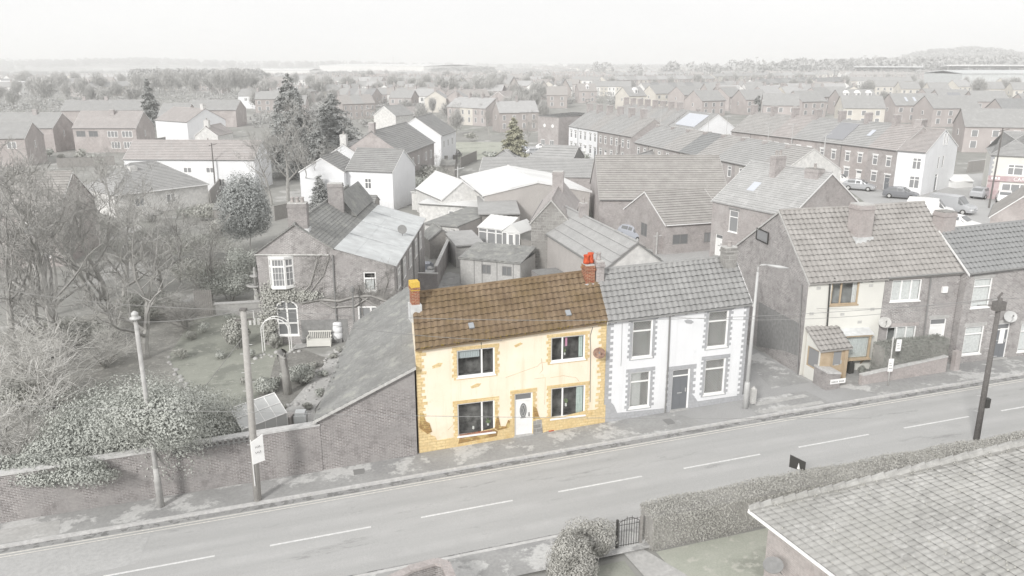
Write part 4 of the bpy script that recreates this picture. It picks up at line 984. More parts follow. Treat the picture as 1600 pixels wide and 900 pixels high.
# raised rear slope of the second range
mb=MB(); q=[FP(4.6,6.4,.55),FP(4.6,6.4,1),FP(3.4,8.0,1),FP(3.4,8.0,.55)]; tiled(mb,*q,**k); q2=[FP(2.2,6.9,1),FP(2.2,6.9,.55),FP(3.4,8.0,.55),FP(3.4,8.0,1)]; tiled(mb,*q2,**k); mb.prism([FP(4.6,6.35,.56),FP(3.4,7.95,.56),FP(2.2,6.85,.56)],bk*.2); mb.build('rear_roof',M['slate'],fh)
p=F1.p(2.75,0,-.5); chimney(fh,p,.06,1.2,.7,6.6,8.95,m='brickr',pots=3,flash=7.3,poth=.35)
p=F1.p(3.9,0,-8.6); chimney(fh,p,.06,1.1,.6,6.5,9.0,m='brickr',pots=0)
window(fh,F1,*r_sm,v=(),t=.66,roomy=True,curt=[(.1,.8,.03,.6,'curtain')],fw=.09)
# bow window upstairs
u0,z0,u1,z1=r_bow; mb=MB(); pl=[(u0-.15,0),(u0+.1,.38),(u1-.35,.38),(u1+.15,0)]
for i,(a,b) in enumerate(zip(pl[:-1],pl[1:])):
    ff=Fr(F1.p(a[0],0,a[1])[:2],F1.p(b[0],0,b[1])[:2]); w_=window(fh,ff,0.02,z0,ff.L-.02,z1,v=(),t=.72,deep=.06,fw=.07,bars=(2 if ff.L<.7 else 4,4),sill=False,nm='bow_window',glass='glass')
mb.prism([F1.p(x[0],z0-.14,x[1]+(.06 if x[1] else 0)) for x in pl],(0,0,.13)); mb.build('bow_window_sill',M['upvc'],fh); mb=MB(); mb.prism([F1.p(x[0],z1+.01,x[1]+(.08 if x[1] else 0)) for x in pl],(0,0,.14)); mb.build('bow_window_head',M['upvc'],fh)
# arched french window
u0,z0,u1,z1=r_arch; zs=z1-.5; uc=(u0+u1)/2; rr=(u1-u0)/2; window(fh,F1,u0,z0,u1,zs,v=(.5,),t=.45,fw=.09,nm='arched_window',glass='gdark',deep=.06)
mb=MB(); arc=[(uc+rr*math.cos(a),zs+.5*math.sin(a)) for a in [math.pi*i/14 for i in range(15)]]; mb.tube([F1.p(u,z,.02) for u,z in arc],.07,5); mb.tube([F1.p(uc,zs,.02),F1.p(uc,zs+.5,.02)],.06,4); mb.build('arched_window_head',M['upvc'],fh)
mb=MB(); mb.poly([F1.p(u,z,.01) for u,z in arc]); mb.build('window_pane',M['gdark'],fh)
window(fh,F1,*r_w,v=(.5,),deep=-.02,fw=.1)
mb=MB(); 
for xa,ya,xb,yb in ((520,398,525,500),(632,400,636,470)):
    pass
mb.tube([F1.p(*onplane(x,y,F1.a,F1.b),.08) for x,y in ((520,398),(522,440),(526,500))],.05,6); mb.build('downpipe',M['dgrey'],fh)
mb=MB(); mb.tube([F1.p(-.1,5.68,.06),F1.p(4.6,5.6,.06)],.06,6); mb.build('gutter',M['flaunch'],fh)
# dark plinth and speckled panel
mb=MB(); u,z=onplane(470,500,F1.a,F1.b); u2,z2=onplane(545,528,F1.a,F1.b); F1.box(mb,u,u2,-.5,z,0,.02); mb.build('plinth',M['render'],fh)
# windows on the right side wall
Frt=Fr(g1[:2],(Vector(g1)+bk3)[:2])
for u in (1.6,4.2,7.2,10.5,13.2): window(fh,Frt,u-.5,2.9,u+.5,4.3,v=(.5,),t=.7,deep=-.03,fw=.08)
mb=MB(); 
for u in (2.9,8.8,12): mb.tube([Frt.p(u,4.7,.08),Frt.p(u,0,.08)],.05,5)
mb.build('downpipe',M['dgrey'],fh)
c=FP(F1.L-.6,5.0,.5); mb=MB(); i0=0
n=Vector((.3,-.8,.5)).normalized(); x=n.cross(Vector((0,0,1))).normalized(); y=n.cross(x); mb.prism([c+Vector((0,0,.5))+x*.35*math.cos(a)+y*.35*math.sin(a) for a in [i*.4488 for i in range(14)]],n*.04); mb.tube([c,c+Vector((0,0,.5))],.025,5); mb.build('satellite_dish',M['render'],fh)
# climbing stems and ivy on the front
g=random.Random(5); tb=TB()
def crawl(path,r,twigs,seed):
    g=np.random.default_rng(seed); pts=[np.array(F1.p(*onplane(x,y,F1.a,F1.b),.07)) for x,y in path]
    for a,b in zip(pts[:-1],pts[1:]):
        tb.seg(a,b,r,r,4)
        for i in range(twigs):
            q=a+(b-a)*g.uniform(0,1)
            for lv in range(2):
                ang=g.uniform(0,6.28); L_=g.uniform(.25,.9); q2=q+np.array([F1.d[0]*math.cos(ang)*L_,F1.d[1]*math.cos(ang)*L_,abs(math.sin(ang))*L_]); q2[1]-=g.uniform(-.03,.05); tb.seg(q,q2,.012,.007,3); q=q2
crawl([(470,473),(500,468),(530,470),(556,463),(580,462),(603,470),(622,474)],.09,26,1); crawl([(500,470),(520,480),(555,478),(575,465)],.07,12,2); crawl([(560,462),(590,478),(606,480),(632,462)],.07,14,3)
crawl([(462,470),(485,445),(492,420),(496,405)],.05,16,4); crawl([(560,445),(563,470),(570,510)],.05,5,5); crawl([(480,462),(505,430),(515,400)],.03,16,6); crawl([(596,470),(606,440),(602,424)],.03,16,8)
mesh('climber_stems',np.array(tb.V),tb.F,M['twigd'],fh)
def ivypatch(px,n,seed):
    g=np.random.default_rng(seed); P=[]
    for x,y,sx,sy in px:
        for i in range(n):
            u,z=onplane(g.normal(x,sx),g.normal(y,sy),F1.a,F1.b); P.append(F1.p(max(-.3,u),z,abs(g.normal(.08,.08))))
    P=np.array(P); return quads('ivy',P,np.tile([F1.n[0],F1.n[1],.4],(len(P),1)),.09,.06,M['ivy'],fh,.6)
ivypatch([(425,462,8,9),(440,458,14,4),(420,490,6,14),(421,515,5,8),(460,462,10,4),(480,462,10,3)],700,4)
mb=MB(); lz=onplane(553,452,F1.a,F1.b); q=F1.p(lz[0],0,.7); mb.tube([(q[0],q[1],-.5),(q[0],q[1],lz[1])],.06,6); mb.lathe((q[0],q[1],lz[1]),[(.05,0),(.14,.05),(.16,.3),(.05,.42)],8)
o=mb.build('garden_lamp',M['dgrey']); tag(o,'dark garden lamp post against the farmhouse wall, right of the bench','lamp post')
# ================= near bungalow with the lichened hipped roof =================
ba=G(1172,797,2.6); bz0=T(*ba)+2.6; t_=R(-67.2); ed=Vector((math.cos(t_),math.sin(t_),0)); ind=Vector((-ed.y,ed.x,0)); b3_=Vector((ba[0],ba[1],bz0)); K=5.6; PI_=.735
nb=thing('bungalow','brick bungalow with a lichened hipped tile roof in the near right corner','bungalow',tuple((b3_+ed*6+ind*6)[:2]))
hp=b3_+(ed+ind)*K+Vector((0,0,K*PI_)); e2_=b3_+ed*13; r2_=e2_+ind*K+Vector((0,0,K*PI_))
mb=MB(); tiled(mb,b3_,e2_,r2_,hp,course=.26,tile=.25,amp=.02,lip=.03,jit=.01,ns=4)
c2=b3_+ind*13; r3_=c2+ed*K+Vector((0,0,K*PI_)); tiled(mb,c2,b3_,hp,r3_,course=.26,tile=.25,amp=.02,lip=.03,jit=.01,ns=4)
slab(mb,b3_,e2_,r2_,hp,.1); slab(mb,c2,b3_,hp,r3_,.1); mb.prism([hp,r2_,r2_+ind*4-Vector((0,0,2.9)),r3_],(0,0,-.1)); mb.build('roof',M['moss'],nb)
mb=MB(); n_=22
for i in range(n_):
    a=b3_.lerp(hp,i/n_)+Vector((0,0,.05)); b=b3_.lerp(hp,(i+.96)/n_)+Vector((0,0,.09)); mb.tube([a,b],[.13,.15],8)
mb.build('hip_tile',M['moss'],nb)['kind']='stuff'
mosspad(nb,tuple(b3_+Vector((.1,-.1,.15))),tuple(hp+Vector((.1,-.1,.1))),260,M['leafh'],.04,.16)
mb=MB()
for i in range(260):
    u=random.random();v=random.random()*.9; p_=b3_.lerp(e2_,u).lerp(hp.lerp(r2_,u),v)+Vector((0,0,.06)); s_=random.uniform(.015,.04); mb.lathe(p_,[(s_,-.01),(s_*.7,s_*.8)],5)
o=mb.build('moss',M['leafh'],nb); o['kind']='stuff'
wl=b3_+ed*.45+ind*.45; mb=MB(); z_=T(*ba)-.3
for a,b in ((wl+ind*12,wl),(wl,wl+ed*12)):
    mb.poly([(a.x,a.y,z_),(b.x,b.y,z_),(b.x,b.y,bz0+.05),(a.x,a.y,bz0+.05)])
mb.build('wall',M['brickp'],nb)
mb=MB(); o_=-ind*.05; mb.tube([b3_+o_+Vector((0,0,-.05)),e2_+o_+Vector((0,0,-.05))],.06,6); mb.tube([b3_-ed*.05+Vector((0,0,-.05)),c2-ed*.05+Vector((0,0,-.05))],.06,6); mb.build('gutter',M['upvc'],nb)
fw_=Fr((wl)[:2],(wl+ed*12)[:2]) ; 
c=Vector(fw_.p(2.2,1.9,-.0)); c=Vector((*G(1208,886,2.0),2.35)); mb=MB(); n=Vector((-.35,-.25,.9)).normalized(); x=n.cross(Vector((0,0,1))).normalized(); y=n.cross(x)
mb.prism([c+x*.33*math.cos(a)+y*.3*math.sin(a) for a in [i*.35 for i in range(18)]],n*.03); mb.tube([c,c+Vector((.35,.1,-.4))],.02,5); mb.build('satellite_dish',M['render'],nb)
# near garden
sheet('lawn',[S(12.2,22.9),S(32,22.9),S(32,10),S(13.2,10)],.02,M['lawn2'])
sheet('lawn',[S(3.5,22.8),S(10.9,22.8),S(11.2,10),S(3.5,10)],.02,M['lawn'])
sheet('garden_path',[S(11.05,23.2),S(11.85,23.2),S(12.6,21.3),S(12.9,10),S(11.6,10),S(11.2,21.5)],.03,M['concrete'])
hedge('clipped_hedge','long clipped grey-brown hedge between the near road edge and the bungalow lawn',[S(12.1,23.55),S(18,23.6),S(25,23.5),S(33,23.3),S(42,23.3)],1.1,1.4,'leafh',1050,.03)
bush('garden_shrub','rounded grey shrub left of the iron gate, nearest the camera','shrub',S(8.4,21.8),(.95,1.3,1.2),22000,'leafh',.035,3,lumps=12)
bush('garden_shrub','twiggy clipped shrub directly left of the iron gate','shrub',S(9.6,23.25),(1.25,.8,.95),18000,'leafh',.035,4,lumps=12)
gt=thing('garden_gate','black iron garden gate with an arched top between the hedge and the shrub','gate',S(11.4,23.5)); gz=T(*S(11.4,23.5)); mb=MB()
for i in range(9):
    s_=10.98+.1*i; hh=1.1+.16*math.sin(math.pi*i/8); p=S(s_,23.5); mb.tube([(p[0],p[1],gz+.08),(p[0],p[1],gz+hh+(.08 if i%2 else 0))],.011,4)
a,b=S(10.98,23.5),S(11.78,23.5)
for z_ in (.15,1.0): mb.tube([(a[0],a[1],gz+z_),(b[0],b[1],gz+z_)],.014,4)
mb.tube([(*S(10.98+.8*i/10,23.5),gz+1.1+.16*math.sin(math.pi*i/10)) for i in range(11)],.014,4); mb.build('gate_leaf',M['black'],gt)
for s_ in (10.9,11.86): mb=MB(); mb.cbox(S(s_,23.5),.08,.08,gz-.1,gz+1.25,TH); mb.build('gate_post',M['black' if s_<11 else 'greywood'],gt)
# brick corner wall at the bottom of the frame
wq=thing('boundary_wall','low curved brick boundary wall with pink brick coping at the bottom edge','wall',S(3.2,24)); 
path=[S(4.42,22.2),S(4.4,23.05),S(4.1,23.3),S(3.2,23.15),S(2.3,22.75),S(1.3,21.9),S(.5,20.8)]
mb=MB(); mc=MB()
for a,b in zip(path[:-1],path[1:]):
    f=Fr(b,a); zg=T(*a); f.box(mb,-.02,f.L+.02,zg-.2,zg+1.15,-.12,.12); f.box(mc,-.03,f.L+.03,zg+1.152,zg+1.25,-.16,.16)
mb.build('wall',M['brickd'],wq); mc.build('coping',M['brickp'],wq)
# sign beyond the hedge
sp=S(19.05,24.35)
sg=thing('roadside_board','dark board on two short legs standing in the road edge beyond the hedge','sign board',sp); mb=MB(); z_=T(*sp)
q=[(sp[0]-.3,sp[1]+.05,z_+1.45),(sp[0]+.3,sp[1]-.1,z_+1.3),(sp[0]+.3,sp[1]-.1,z_+1.72),(sp[0]-.3,sp[1]+.05,z_+1.98)]; mb.prism(q,(.02,.04,0)); mb.build('board',M['black'],sg)
mb=MB(); mb.tube([(sp[0]-.2,sp[1]+.06,z_),(sp[0]-.2,sp[1]+.06,z_+1.5)],.02,4); mb.build('leg',M['galv'],sg); mb=MB(); mb.tube([(sp[0]+.2,sp[1]-.04,z_),(sp[0]+.2,sp[1]-.04,z_+1.5)],.02,4); mb.build('leg',M['galv'],sg)
mb=MB(); mb.prism([(sp[0]-.02,sp[1]-.06,z_+1.42),(sp[0]+.1,sp[1]-.09,z_+1.39),(sp[0]+.03,sp[1]-.07,z_+1.7)],(0,-.01,0)); mb.build('white_mark',M['signw'],sg)
# front hedge of the brick terrace
hedge('clipped_hedge','dark green clipped hedge behind the low pink wall of the brick terrace',[S(30.9,33.75),S(35.1,33.65)],1.0,1.95,'leafg',800,.035,8)
mb=MB(); mb.cbox(S(35.6,33.05),.35,.3,.5,2.0,TH); o=mb.build('gate_pier',M['brickp']); tag(o,'square brick gate pier at the right end of the clipped green hedge','pier')
bush('garden_shrub','small leafy pot shrub by the cream wall, left of the green hedge','shrub',S(30.4,34.2),(.35,.3,.4),900,'leafg',.05,5,lumps=5)
mb=MB(); mb.cbox(S(29.9,34.6),.28,.25,T(*S(29.9,34.6))+.1,T(*S(29.9,34.6))+.75,TH); mb.lathe((*S(29.9,34.6),T(*S(29.9,34.6))+.75),[(.12,0),(.1,.15)],8); o=mb.build('planter',M['black']); tag(o,'tall dark planter standing against the cream house front','planter')
# ================= poles, lamps, signs =================
def pole_thing(name,label,cat,pb,pt,r0,r1,mat,h=None):
    """base pixel and top pixel; the top stands above the base"""
    b=G(*pb); u,f_,d=ray(*pt); t=(b[1])/f_; x=u*t; z=H+d*t; ro=thing(name,label,cat,b); mb=MB(); mb.tube([(b[0],b[1],T(*b)-.1),(x,b[1],z)],[r0,r1],10); mb.build('pole',M[mat],ro,True); return ro,b,Vector((x,b[1],z))
TOPS={}
ro,b,tp=pole_thing('telegraph_pole','tall weathered wooden telegraph pole on the left pavement with a board fixed on it','pole',(403,785),(380,484),.16,.12,'pole'); TOPS['a']=tp
mb=MB(); mb.cbox((tp.x,tp.y),.7,.08,tp.z-.45,tp.z-.38,TH); mb.cbox((tp.x,tp.y),.25,.25,tp.z-.02,tp.z+.05,0); mb.build('cross_arm',M['darkpole'],ro)
mb=MB()
for i in range(14): z_=1.5+i*.4; k=z_/tp.z; p=(b[0]+(tp.x-b[0])*k,b[1]); mb.tube([(p[0],p[1],z_),(p[0]+(.26 if i%2 else -.26),p[1],z_)],.014,4)
mb.build('climbing_pegs',M['galv'],ro)['kind']='stuff'
bd=thing('for_sale_board','tall white sale board fixed to the telegraph pole beside the garden wall','sign board',(b[0]+.2,b[1]-.1)); z0=onplane(402,722,b,(b[0]+1,b[1]))[1]; z1=onplane(402,684,b,(b[0]+1,b[1]))[1]
q=[(b[0]+.02,b[1]-.2,z0),(b[0]+.42,b[1]+.1,z0+.05),(b[0]+.42,b[1]+.1,z1+.12),(b[0]+.02,b[1]-.2,z1-.1)]; mb=MB(); mb.prism(q,(.02,-.03,0)); mb.build('board',M['signw'],bd)
mb=MB(); mb.tube([(b[0]+.02,b[1]-.2,z0-1.0),(b[0]+.02,b[1]-.2,z1)],.02,4); mb.build('post',M['upvc'],bd)
def textobj(s_,size,loc,xd,zd,m,parent,name='lettering',ext=.002):
    cu=bpy.data.curves.new(name,'FONT'); cu.body=s_; cu.size=size; cu.extrude=ext; cu.align_x='CENTER'; cu.align_y='CENTER'; o=bpy.data.objects.new(name,cu); col.objects.link(o)
    from mathutils import Matrix
    xd=Vector(xd).normalized(); zd=Vector(zd).normalized(); n=xd.cross(zd).normalized(); zd=n.cross(xd)
    mt=Matrix((xd,zd,n)).transposed().to_4x4(); mt.translation=Vector(loc); dg=bpy.context.evaluated_depsgraph_get(); me=bpy.data.meshes.new_from_object(o.evaluated_get(dg)); bpy.data.objects.remove(o)
    q=bpy.data.objects.new(name,me); col.objects.link(q); me.materials.clear(); me.materials.append(m)
    org=Vector(origin_of(parent)) if parent else Vector((0,0,0)); mt.translation=Vector(loc)-org; me.transform(mt); q.parent=parent; return q
cx=Vector((b[0]+.24,b[1]-.09,(z0+z1)/2)); xd=Vector((.4,.3,.05))
for i,(w_,sz) in enumerate((('FOR',.12),('SALE',.12))): textobj(w_,sz,cx+Vector((.025,-.035,.2-.24*i)),xd,(0,0,1),M['ink'],bd,'sign_text')
ro,b,tp=pole_thing('lamp_post','small old concrete lamp post rising out of the laurel, stone-grey with a cap','lamp post',(252,795),(212,503),.11,.08,'concrete'); TOPS['b']=tp
mb=MB(); mb.lathe(tp-Vector((0,0,.05)),[(.06,0),(.06,.15),(.22,.18),(.2,.24),(.1,.3),(.14,.34),(.13,.42),(.03,.5)],10); mb.build('lamp_head',M['galv'],ro,True)
mb=MB(); mb.lathe((b[0],b[1],T(*b)),[(.15,0),(.14,1.3),(.16,1.35),(.12,1.45),(.115,1.9)],10); mb.build('pole_base',M['concrete'],ro,True)
ro,b,tp=pole_thing('telegraph_pole','dark tarred telegraph pole with climbing pegs at the right, by the near hedge','pole',(1525,690),(1563,466),.14,.1,'darkpole'); TOPS['c']=tp
mb=MB()
for i in range(15): z_=2.2+i*.38; k=(z_-T(*b))/(tp.z-T(*b)); p=(b[0]+(tp.x-b[0])*k,b[1]); mb.tube([(p[0],p[1],z_),(p[0]+(.3 if i%2 else -.3),p[1]+.05,z_+.02)],.016,4)
mb.build('climbing_pegs',M['galv'],ro)['kind']='stuff'
mb=MB(); mb.cbox((tp.x,tp.y),.5,.3,tp.z-.55,tp.z-.15,.3); mb.tube([(tp.x-.1,tp.y,tp.z),(tp.x+.05,tp.y,tp.z+.25)],.05,5); mb.tube([(tp.x-.9,tp.y+.1,tp.z-.35),(tp.x+.3,tp.y,tp.z-.3)],.02,4); mb.build('pole_fittings',M['darkpole'],ro)
u_,z_=onplane(1541,628,b,(b[0]+1,b[1])); mb=MB(); mb.cbox((b[0]+u_,b[1]-.05),.22,.2,z_-.25,z_+.2,.2); mb.build('cable_box',M['black'],ro)
u_,z_=onplane(1562,523,b,(b[0]+1,b[1])); mb=MB(); mb.cbox((b[0]+u_,b[1]-.15),.22,.03,z_-.35,z_+.35,.1); mb.build('notice_plate',M['signw'],ro)
ro,b,tp=pole_thing('street_lamp','tall pale steel street lamp with a bent arm by the white house corner','street lamp',(1164,641),(1184,425),.11,.06,'galv')
mb=MB(); a3=tp+Vector((0,0,.25)); mb.tube([tp-Vector((0,0,.1)),a3,a3+Vector((.12,-.02,.12)),a3+Vector((.4,-.1,.13))],.04,6); e=a3+Vector((.4,-.1,.13)); mb.tube([e,e+Vector((.55,-.15,-.07)),e+Vector((.95,-.25,-.1))],[.04,.09,.03],7); mb.build('lamp_arm',M['galv'],ro,True)
mb=MB(); mb.lathe((b[0],b[1],T(*b)),[(.14,0),(.14,1.5),(.12,1.55)],10); mb.build('pole_base',M['galv'],ro,True)
mb=MB(); q=(b[0]+.42,b[1]+.2); mb.cbox(q,.25,.2,T(*q)+.3,T(*q)+1.1,TH); mb.lathe((q[0],q[1],T(*q)+1.1),[(.1,0),(.05,.1)],8); o=mb.build('utility_box',M['flaunch']); tag(o,'small pale utility box at the foot of the street lamp','utility box')
ro,b,tp=pole_thing('bus_stop','slim bus stop post with flag and timetable case by the pink wall','bus stop',(1387,606),(1396,526),.04,.035,'flaunch')
for (y0,y1,nm,dx_) in ((530,548,'stop_flag',.22),(560,580,'timetable_case',-.05)):
    za=onplane(1390,y1,b,(b[0]+1,b[1]))[1]; zb_=onplane(1390,y0,b,(b[0]+1,b[1]))[1]; mb=MB(); mb.box((b[0]+dx_-.12,b[1]-.08,za),(.28,.03,0),(0,.03,0),(0,0,zb_-za)); w_=mb.build(nm,M['signw'],ro)
    mb=MB(); hh=zb_-za
    for i in range(3): mb.box((b[0]+dx_-.08,b[1]-.09,za+hh*(.25+.2*i)),(.2-.04*i,.02,0),(0,.004,0),(0,0,hh*.035))
    mb.build('sign_text',M['ink'],w_)
# wires
def wire(label,a,b,sag,r=.012,group=None):
    a,b=Vector(a),Vector(b); n=24; mb=MB(); mb.tube([a.lerp(b,i/n)-Vector((0,0,sag*4*(i/n)*(1-i/n))) for i in range(n+1)],r,3); o=mb.build('overhead_wire',M['cable']); return tag(o,label,'wire',group)
A=TOPS['a']; c=TOPS['c']
wire('overhead wire from the left telegraph pole to the cream cottage eaves',A,Vector(yf['f'].p(4,5.2,.2)),.25)
wire('overhead wire crossing the cream cottage front from upper left down to the right',Vector((*S(-30,36),6.8)),Vector((*S(19.5,31.9),1.2)) if 0 else Vector((*S(23,25),3.2)),.5)
wire('overhead wire from the left pole along the terrace to the dark right pole',A,c,.7)
wire('overhead wire from the dark right pole to the white house eaves',c,Vector(wf['f'].p(3,5.6,.2)),.5)
wire('overhead wire from the dark right pole to the cream end house',c,Vector(cf['f'].p(.5,4.6,.2)),.2)
wire('upper overhead wire leaving the dark right pole to the frame edge',c,c+Vector((14,3,.4)),.4)
wire('overhead wire from the left pole back to the farmhouse wall',A,Vector(F1.p(6.3,3.6,.1)),.3)
wire('overhead wire from the left pole out over the left garden',A,Vector((-34,44,6)),.5)
wire('overhead wire between the stone lamp post and the telegraph pole',TOPS['b'],A,.15)
wire('stay wire running from the telegraph pole down into the laurel',A-Vector((0,0,1)),Vector((*G(318,650),.8)),0,.016)
# ================= garden =================
sheet('garden_lawn',PX((262,560),(300,500),(352,492),(432,500),(455,540),(470,590),(440,640),(400,660),(350,640),(300,620)),.03,M['lawn'])
sheet('garden_patio',PX((455,548),(560,528),(600,500),(470,530)),.05,M['concrete'])
sheet('garden_patio',PX((430,690),(492,664),(492,640),(520,600),(545,540),(515,560),(480,640),(430,660)),.04,M['concrete'])
sheet('flower_bed',PX((400,650),(470,635),(510,560),(470,545),(430,560),(420,600),(398,625)),.035,M['soil'])
def arch():
    p1,p2=G(411,552),G(451,554); ro=thing('garden_arch','white metal garden arch in front of the farmhouse','garden arch',((p1[0]+p2[0])/2,(p1[1]+p2[1])/2)); z0=T(*p1)
    for dy in (0,.45):
        mb=MB(); Lx=p2[0]-p1[0]; pts=[(p1[0],p1[1]+dy,z0),(p1[0],p1[1]+dy,z0+1.6)]+[(p1[0]+Lx/2-Lx/2*math.cos(a),p1[1]+dy,z0+1.6+.75*math.sin(a)) for a in [math.pi*i/10 for i in range(1,10)]]+[(p2[0],p1[1]+dy,z0+1.6),(p2[0],p1[1]+dy,z0)]
        mb.tube(pts,.03,5); mb.build('hoop',M['upvc'],ro)
    mb=MB()
    for p in pts[1:-1]: mb.tube([(p[0],p[1],p[2]),(p[0],p[1]-.45,p[2])],.018,4)
    mb.build('rungs',M['upvc'],ro)
arch()
p=G(500,541); bn=thing('garden_bench','cream slatted garden bench with box seat against the farmhouse wall','bench',p); z0=T(*p)+.05; W_=1.5
mb=MB(); mb.cbox((p[0],p[1]),W_,.5,z0+.03,z0+.42,.06); mb.build('seat',M['creamgrey'],bn)
mb=MB(); 
for i in range(12): mb.cbox((p[0]-W_/2+.08+i*(W_-.16)/11,p[1]+.24),.05,.03,z0+.45,z0+.88,.06)
mb.cbox((p[0],p[1]+.24),W_,.05,z0+.88,z0+.96,.06); mb.build('backrest',M['creamgrey'],bn)
for s_ in (-1,1): mb=MB(); mb.cbox((p[0]+s_*W_/2,p[1]),.06,.55,z0+.6,z0+.66,.06); mb.cbox((p[0]+s_*W_/2,p[1]-.22),.06,.06,z0,z0+.6,.06); mb.build('armrest',M['creamgrey'],bn)
p=G(529,534); mb=MB(); mb.lathe((*p,T(*p)+.25),[(.3,0),(.33,.1),(.33,.4),(.3,.42),(.33,.46),(.33,.8),(.3,.82),(.32,.86),(.3,1.1),(.2,1.15)],16); o=mb.build('water_butt',M['whiter'],None,True); tag(o,'white ribbed water barrel right of the cream bench','water barrel')
mb=MB(); mb.cbox(p,.5,.5,T(*p)-.05,T(*p)+.25,.1); o=mb.build('barrel_stand',M['render']); tag(o,'dark block stand under the white water barrel','stand')
p=G(476,536); mb=MB(); mb.lathe((*p,T(*p)),[(.18,0),(.26,.3),(.28,.4),(.24,.42)],12); o=mb.build('plant_pot',M['render'],None,True); tag(o,'round grey plant pot just left of the cream bench','plant pot')
p=G(450,616); mb=MB(); mb.tube([(p[0],p[1],-.6),(p[0]-.05,p[1],1.0),(p[0]-.2,p[1]+.05,1.9),(p[0]-.1,p[1],2.0)],[.26,.2,.26,.34],10); o=mb.build('tree_stump',M['bark'],None,True); tag(o,'tall sawn-off tree stump in the garden bed','tree stump')
bush('garden_shrub','low evergreen shrub around the tall tree stump, on its right side','shrub',G(470,600),(1.1,1.2,.6),4500,'leafd',.06,6)
bush('garden_shrub','low dark shrub left of the tall tree stump in the flower bed','shrub',G(420,612),(1.0,1.0,.5),3500,'leafd',.06,7)
bush('garden_shrub','upright shrub at the foot of the telegraph pole top, before the terrace step','shrub',G(372,545),(1.0,.9,1.2),4500,'ivy',.07,8)
bush('garden_shrub','spiky pale plant in the bed right behind the garden arch','shrub',G(430,545),(.6,.5,.6),2200,'ivy',.07,9)
for i,(x,y,r_,m_) in enumerate(((440,570,.35,'ivy'),(455,590,.4,'leafd'),(490,575,.45,'ivy'),(505,590,.4,'leafd'),(520,560,.35,'ivy'),(500,620,.4,'leafd'),(480,640,.35,'ivy'),(432,600,.4,'ivy'),(415,640,.45,'leafd'),(440,640,.3,'ivy'),(530,550,.3,'ivy'),(395,560,.5,'leafd'),(385,600,.4,'ivy'),(345,560,.5,'leafd'),(320,520,.6,'leafd'),(300,530,.6,'ivy'),(360,500,.5,'leafd'),(285,560,.6,'ivy'))):
    bush('garden_plant','small low garden plant in the beds between the lawn and the lean-to','plant',G(x,y),(r_,r_,r_*.7),700,m_,.05,400+i,'small plants in the farmhouse garden beds',lumps=5,stems=2)
mb=MB(); g=random.Random(9)
for (x0,y0),(x1,y1) in (((398,650),(470,632)),((470,632),(512,560)),((512,560),(545,540)),((398,560),(470,548)),((262,562),(300,620)),((345,492),(380,488))):
    for k in range(16):
        t=k/16; p=G(x0+(x1-x0)*t+g.uniform(-3,3),y0+(y1-y0)*t+g.uniform(-3,3)); s_=g.uniform(.08,.2); mb.lathe((p[0],p[1],T(*p)-.02),[(s_,0),(s_*.9,s_*.6),(s_*.4,s_)],6)
o=mb.build('edging_stones',M['concrete'],None,True); o['kind']='stuff'
mb=MB(); p=G(398,508); mb.lathe((*p,T(*p)),[(.06,0),(.06,1.1)],6); 
for k in range(3): mb.cbox((p[0]-.3+.3*k,p[1]),.16,.1,T(*p)+.0,T(*p)+.5,.3*k)
tag(mb.build('garden_ornament',M['signw']),'white garden ornaments on the edge of the lawn','ornament')
# greenhouse
p=G(400,684); gh=thing('greenhouse','small white-framed greenhouse behind the garden wall with cloudy panes','greenhouse',p); z0=T(*p); a_=R(-40); ca,sa=math.cos(a_),math.sin(a_)
def gp(x,y,z): return (p[0]+ca*x-sa*y,p[1]+sa*x+ca*y,z0+z)
M['cloudy']=glassm('cloudy_greenhouse_glass',C(196,198,196),.3)
mb=MB(); X,Y_=.95,1.25
q=[gp(-X,-Y_,1.2),gp(X,-Y_,1.2),gp(X,Y_,1.2),gp(-X,Y_,1.2)]; rA,rB=gp(0,-Y_,2.0),gp(0,Y_,2.0)
for poly in ([q[1],q[2],rB,rA],[q[3],q[0],rA,rB],[gp(-X,-Y_,0),gp(X,-Y_,0),q[1],rA,q[0]],[gp(X,-Y_,0),gp(X,Y_,0),q[2],q[1]],[gp(-X,Y_,0),gp(-X,-Y_,0),q[0],q[3]],[gp(X,Y_,0),gp(-X,Y_,0),q[3],rB,q[2]]): mb.poly(poly)
mb.build('glass_panes',M['cloudy'],gh); mb=MB()
for s_ in (-1,1):
    for i in range(5):
        y=-Y_+2*Y_*i/4; mb.tube([gp(s_*X,y,0),gp(s_*X,y,1.2),gp(0,y,2.0)],.022,4)
    mb.tube([gp(s_*X,-Y_,1.2),gp(s_*X,Y_,1.2)],.03,4); mb.tube([gp(s_*X*.5,-Y_,1.62),gp(s_*X*.5,Y_,1.62)],.02,4)
mb.tube([rA,rB],.04,4); mb.build('frame',M['upvc'],gh)
p=G(449,672); mb=MB(); mb.cbox(p,.6,.5,T(*p)+.05,T(*p)+.8,-.15); mb.cbox(p,.68,.58,T(*p)+.8,T(*p)+.88,-.15); o=mb.build('storage_box',M['pebble']); tag(o,'square brown lidded box on the garden patio by the wall','box')
p=G(471,668); mb=MB(); mb.cbox(p,.62,.6,T(*p)+.05,T(*p)+.75,.1); mb.cbox(p,.5,.5,T(*p)+.75,T(*p)+.9,.1); o=mb.build('covered_barbecue',M['sheet']); tag(o,'pale green covered cube beside the brown box on the garden patio','covered box')
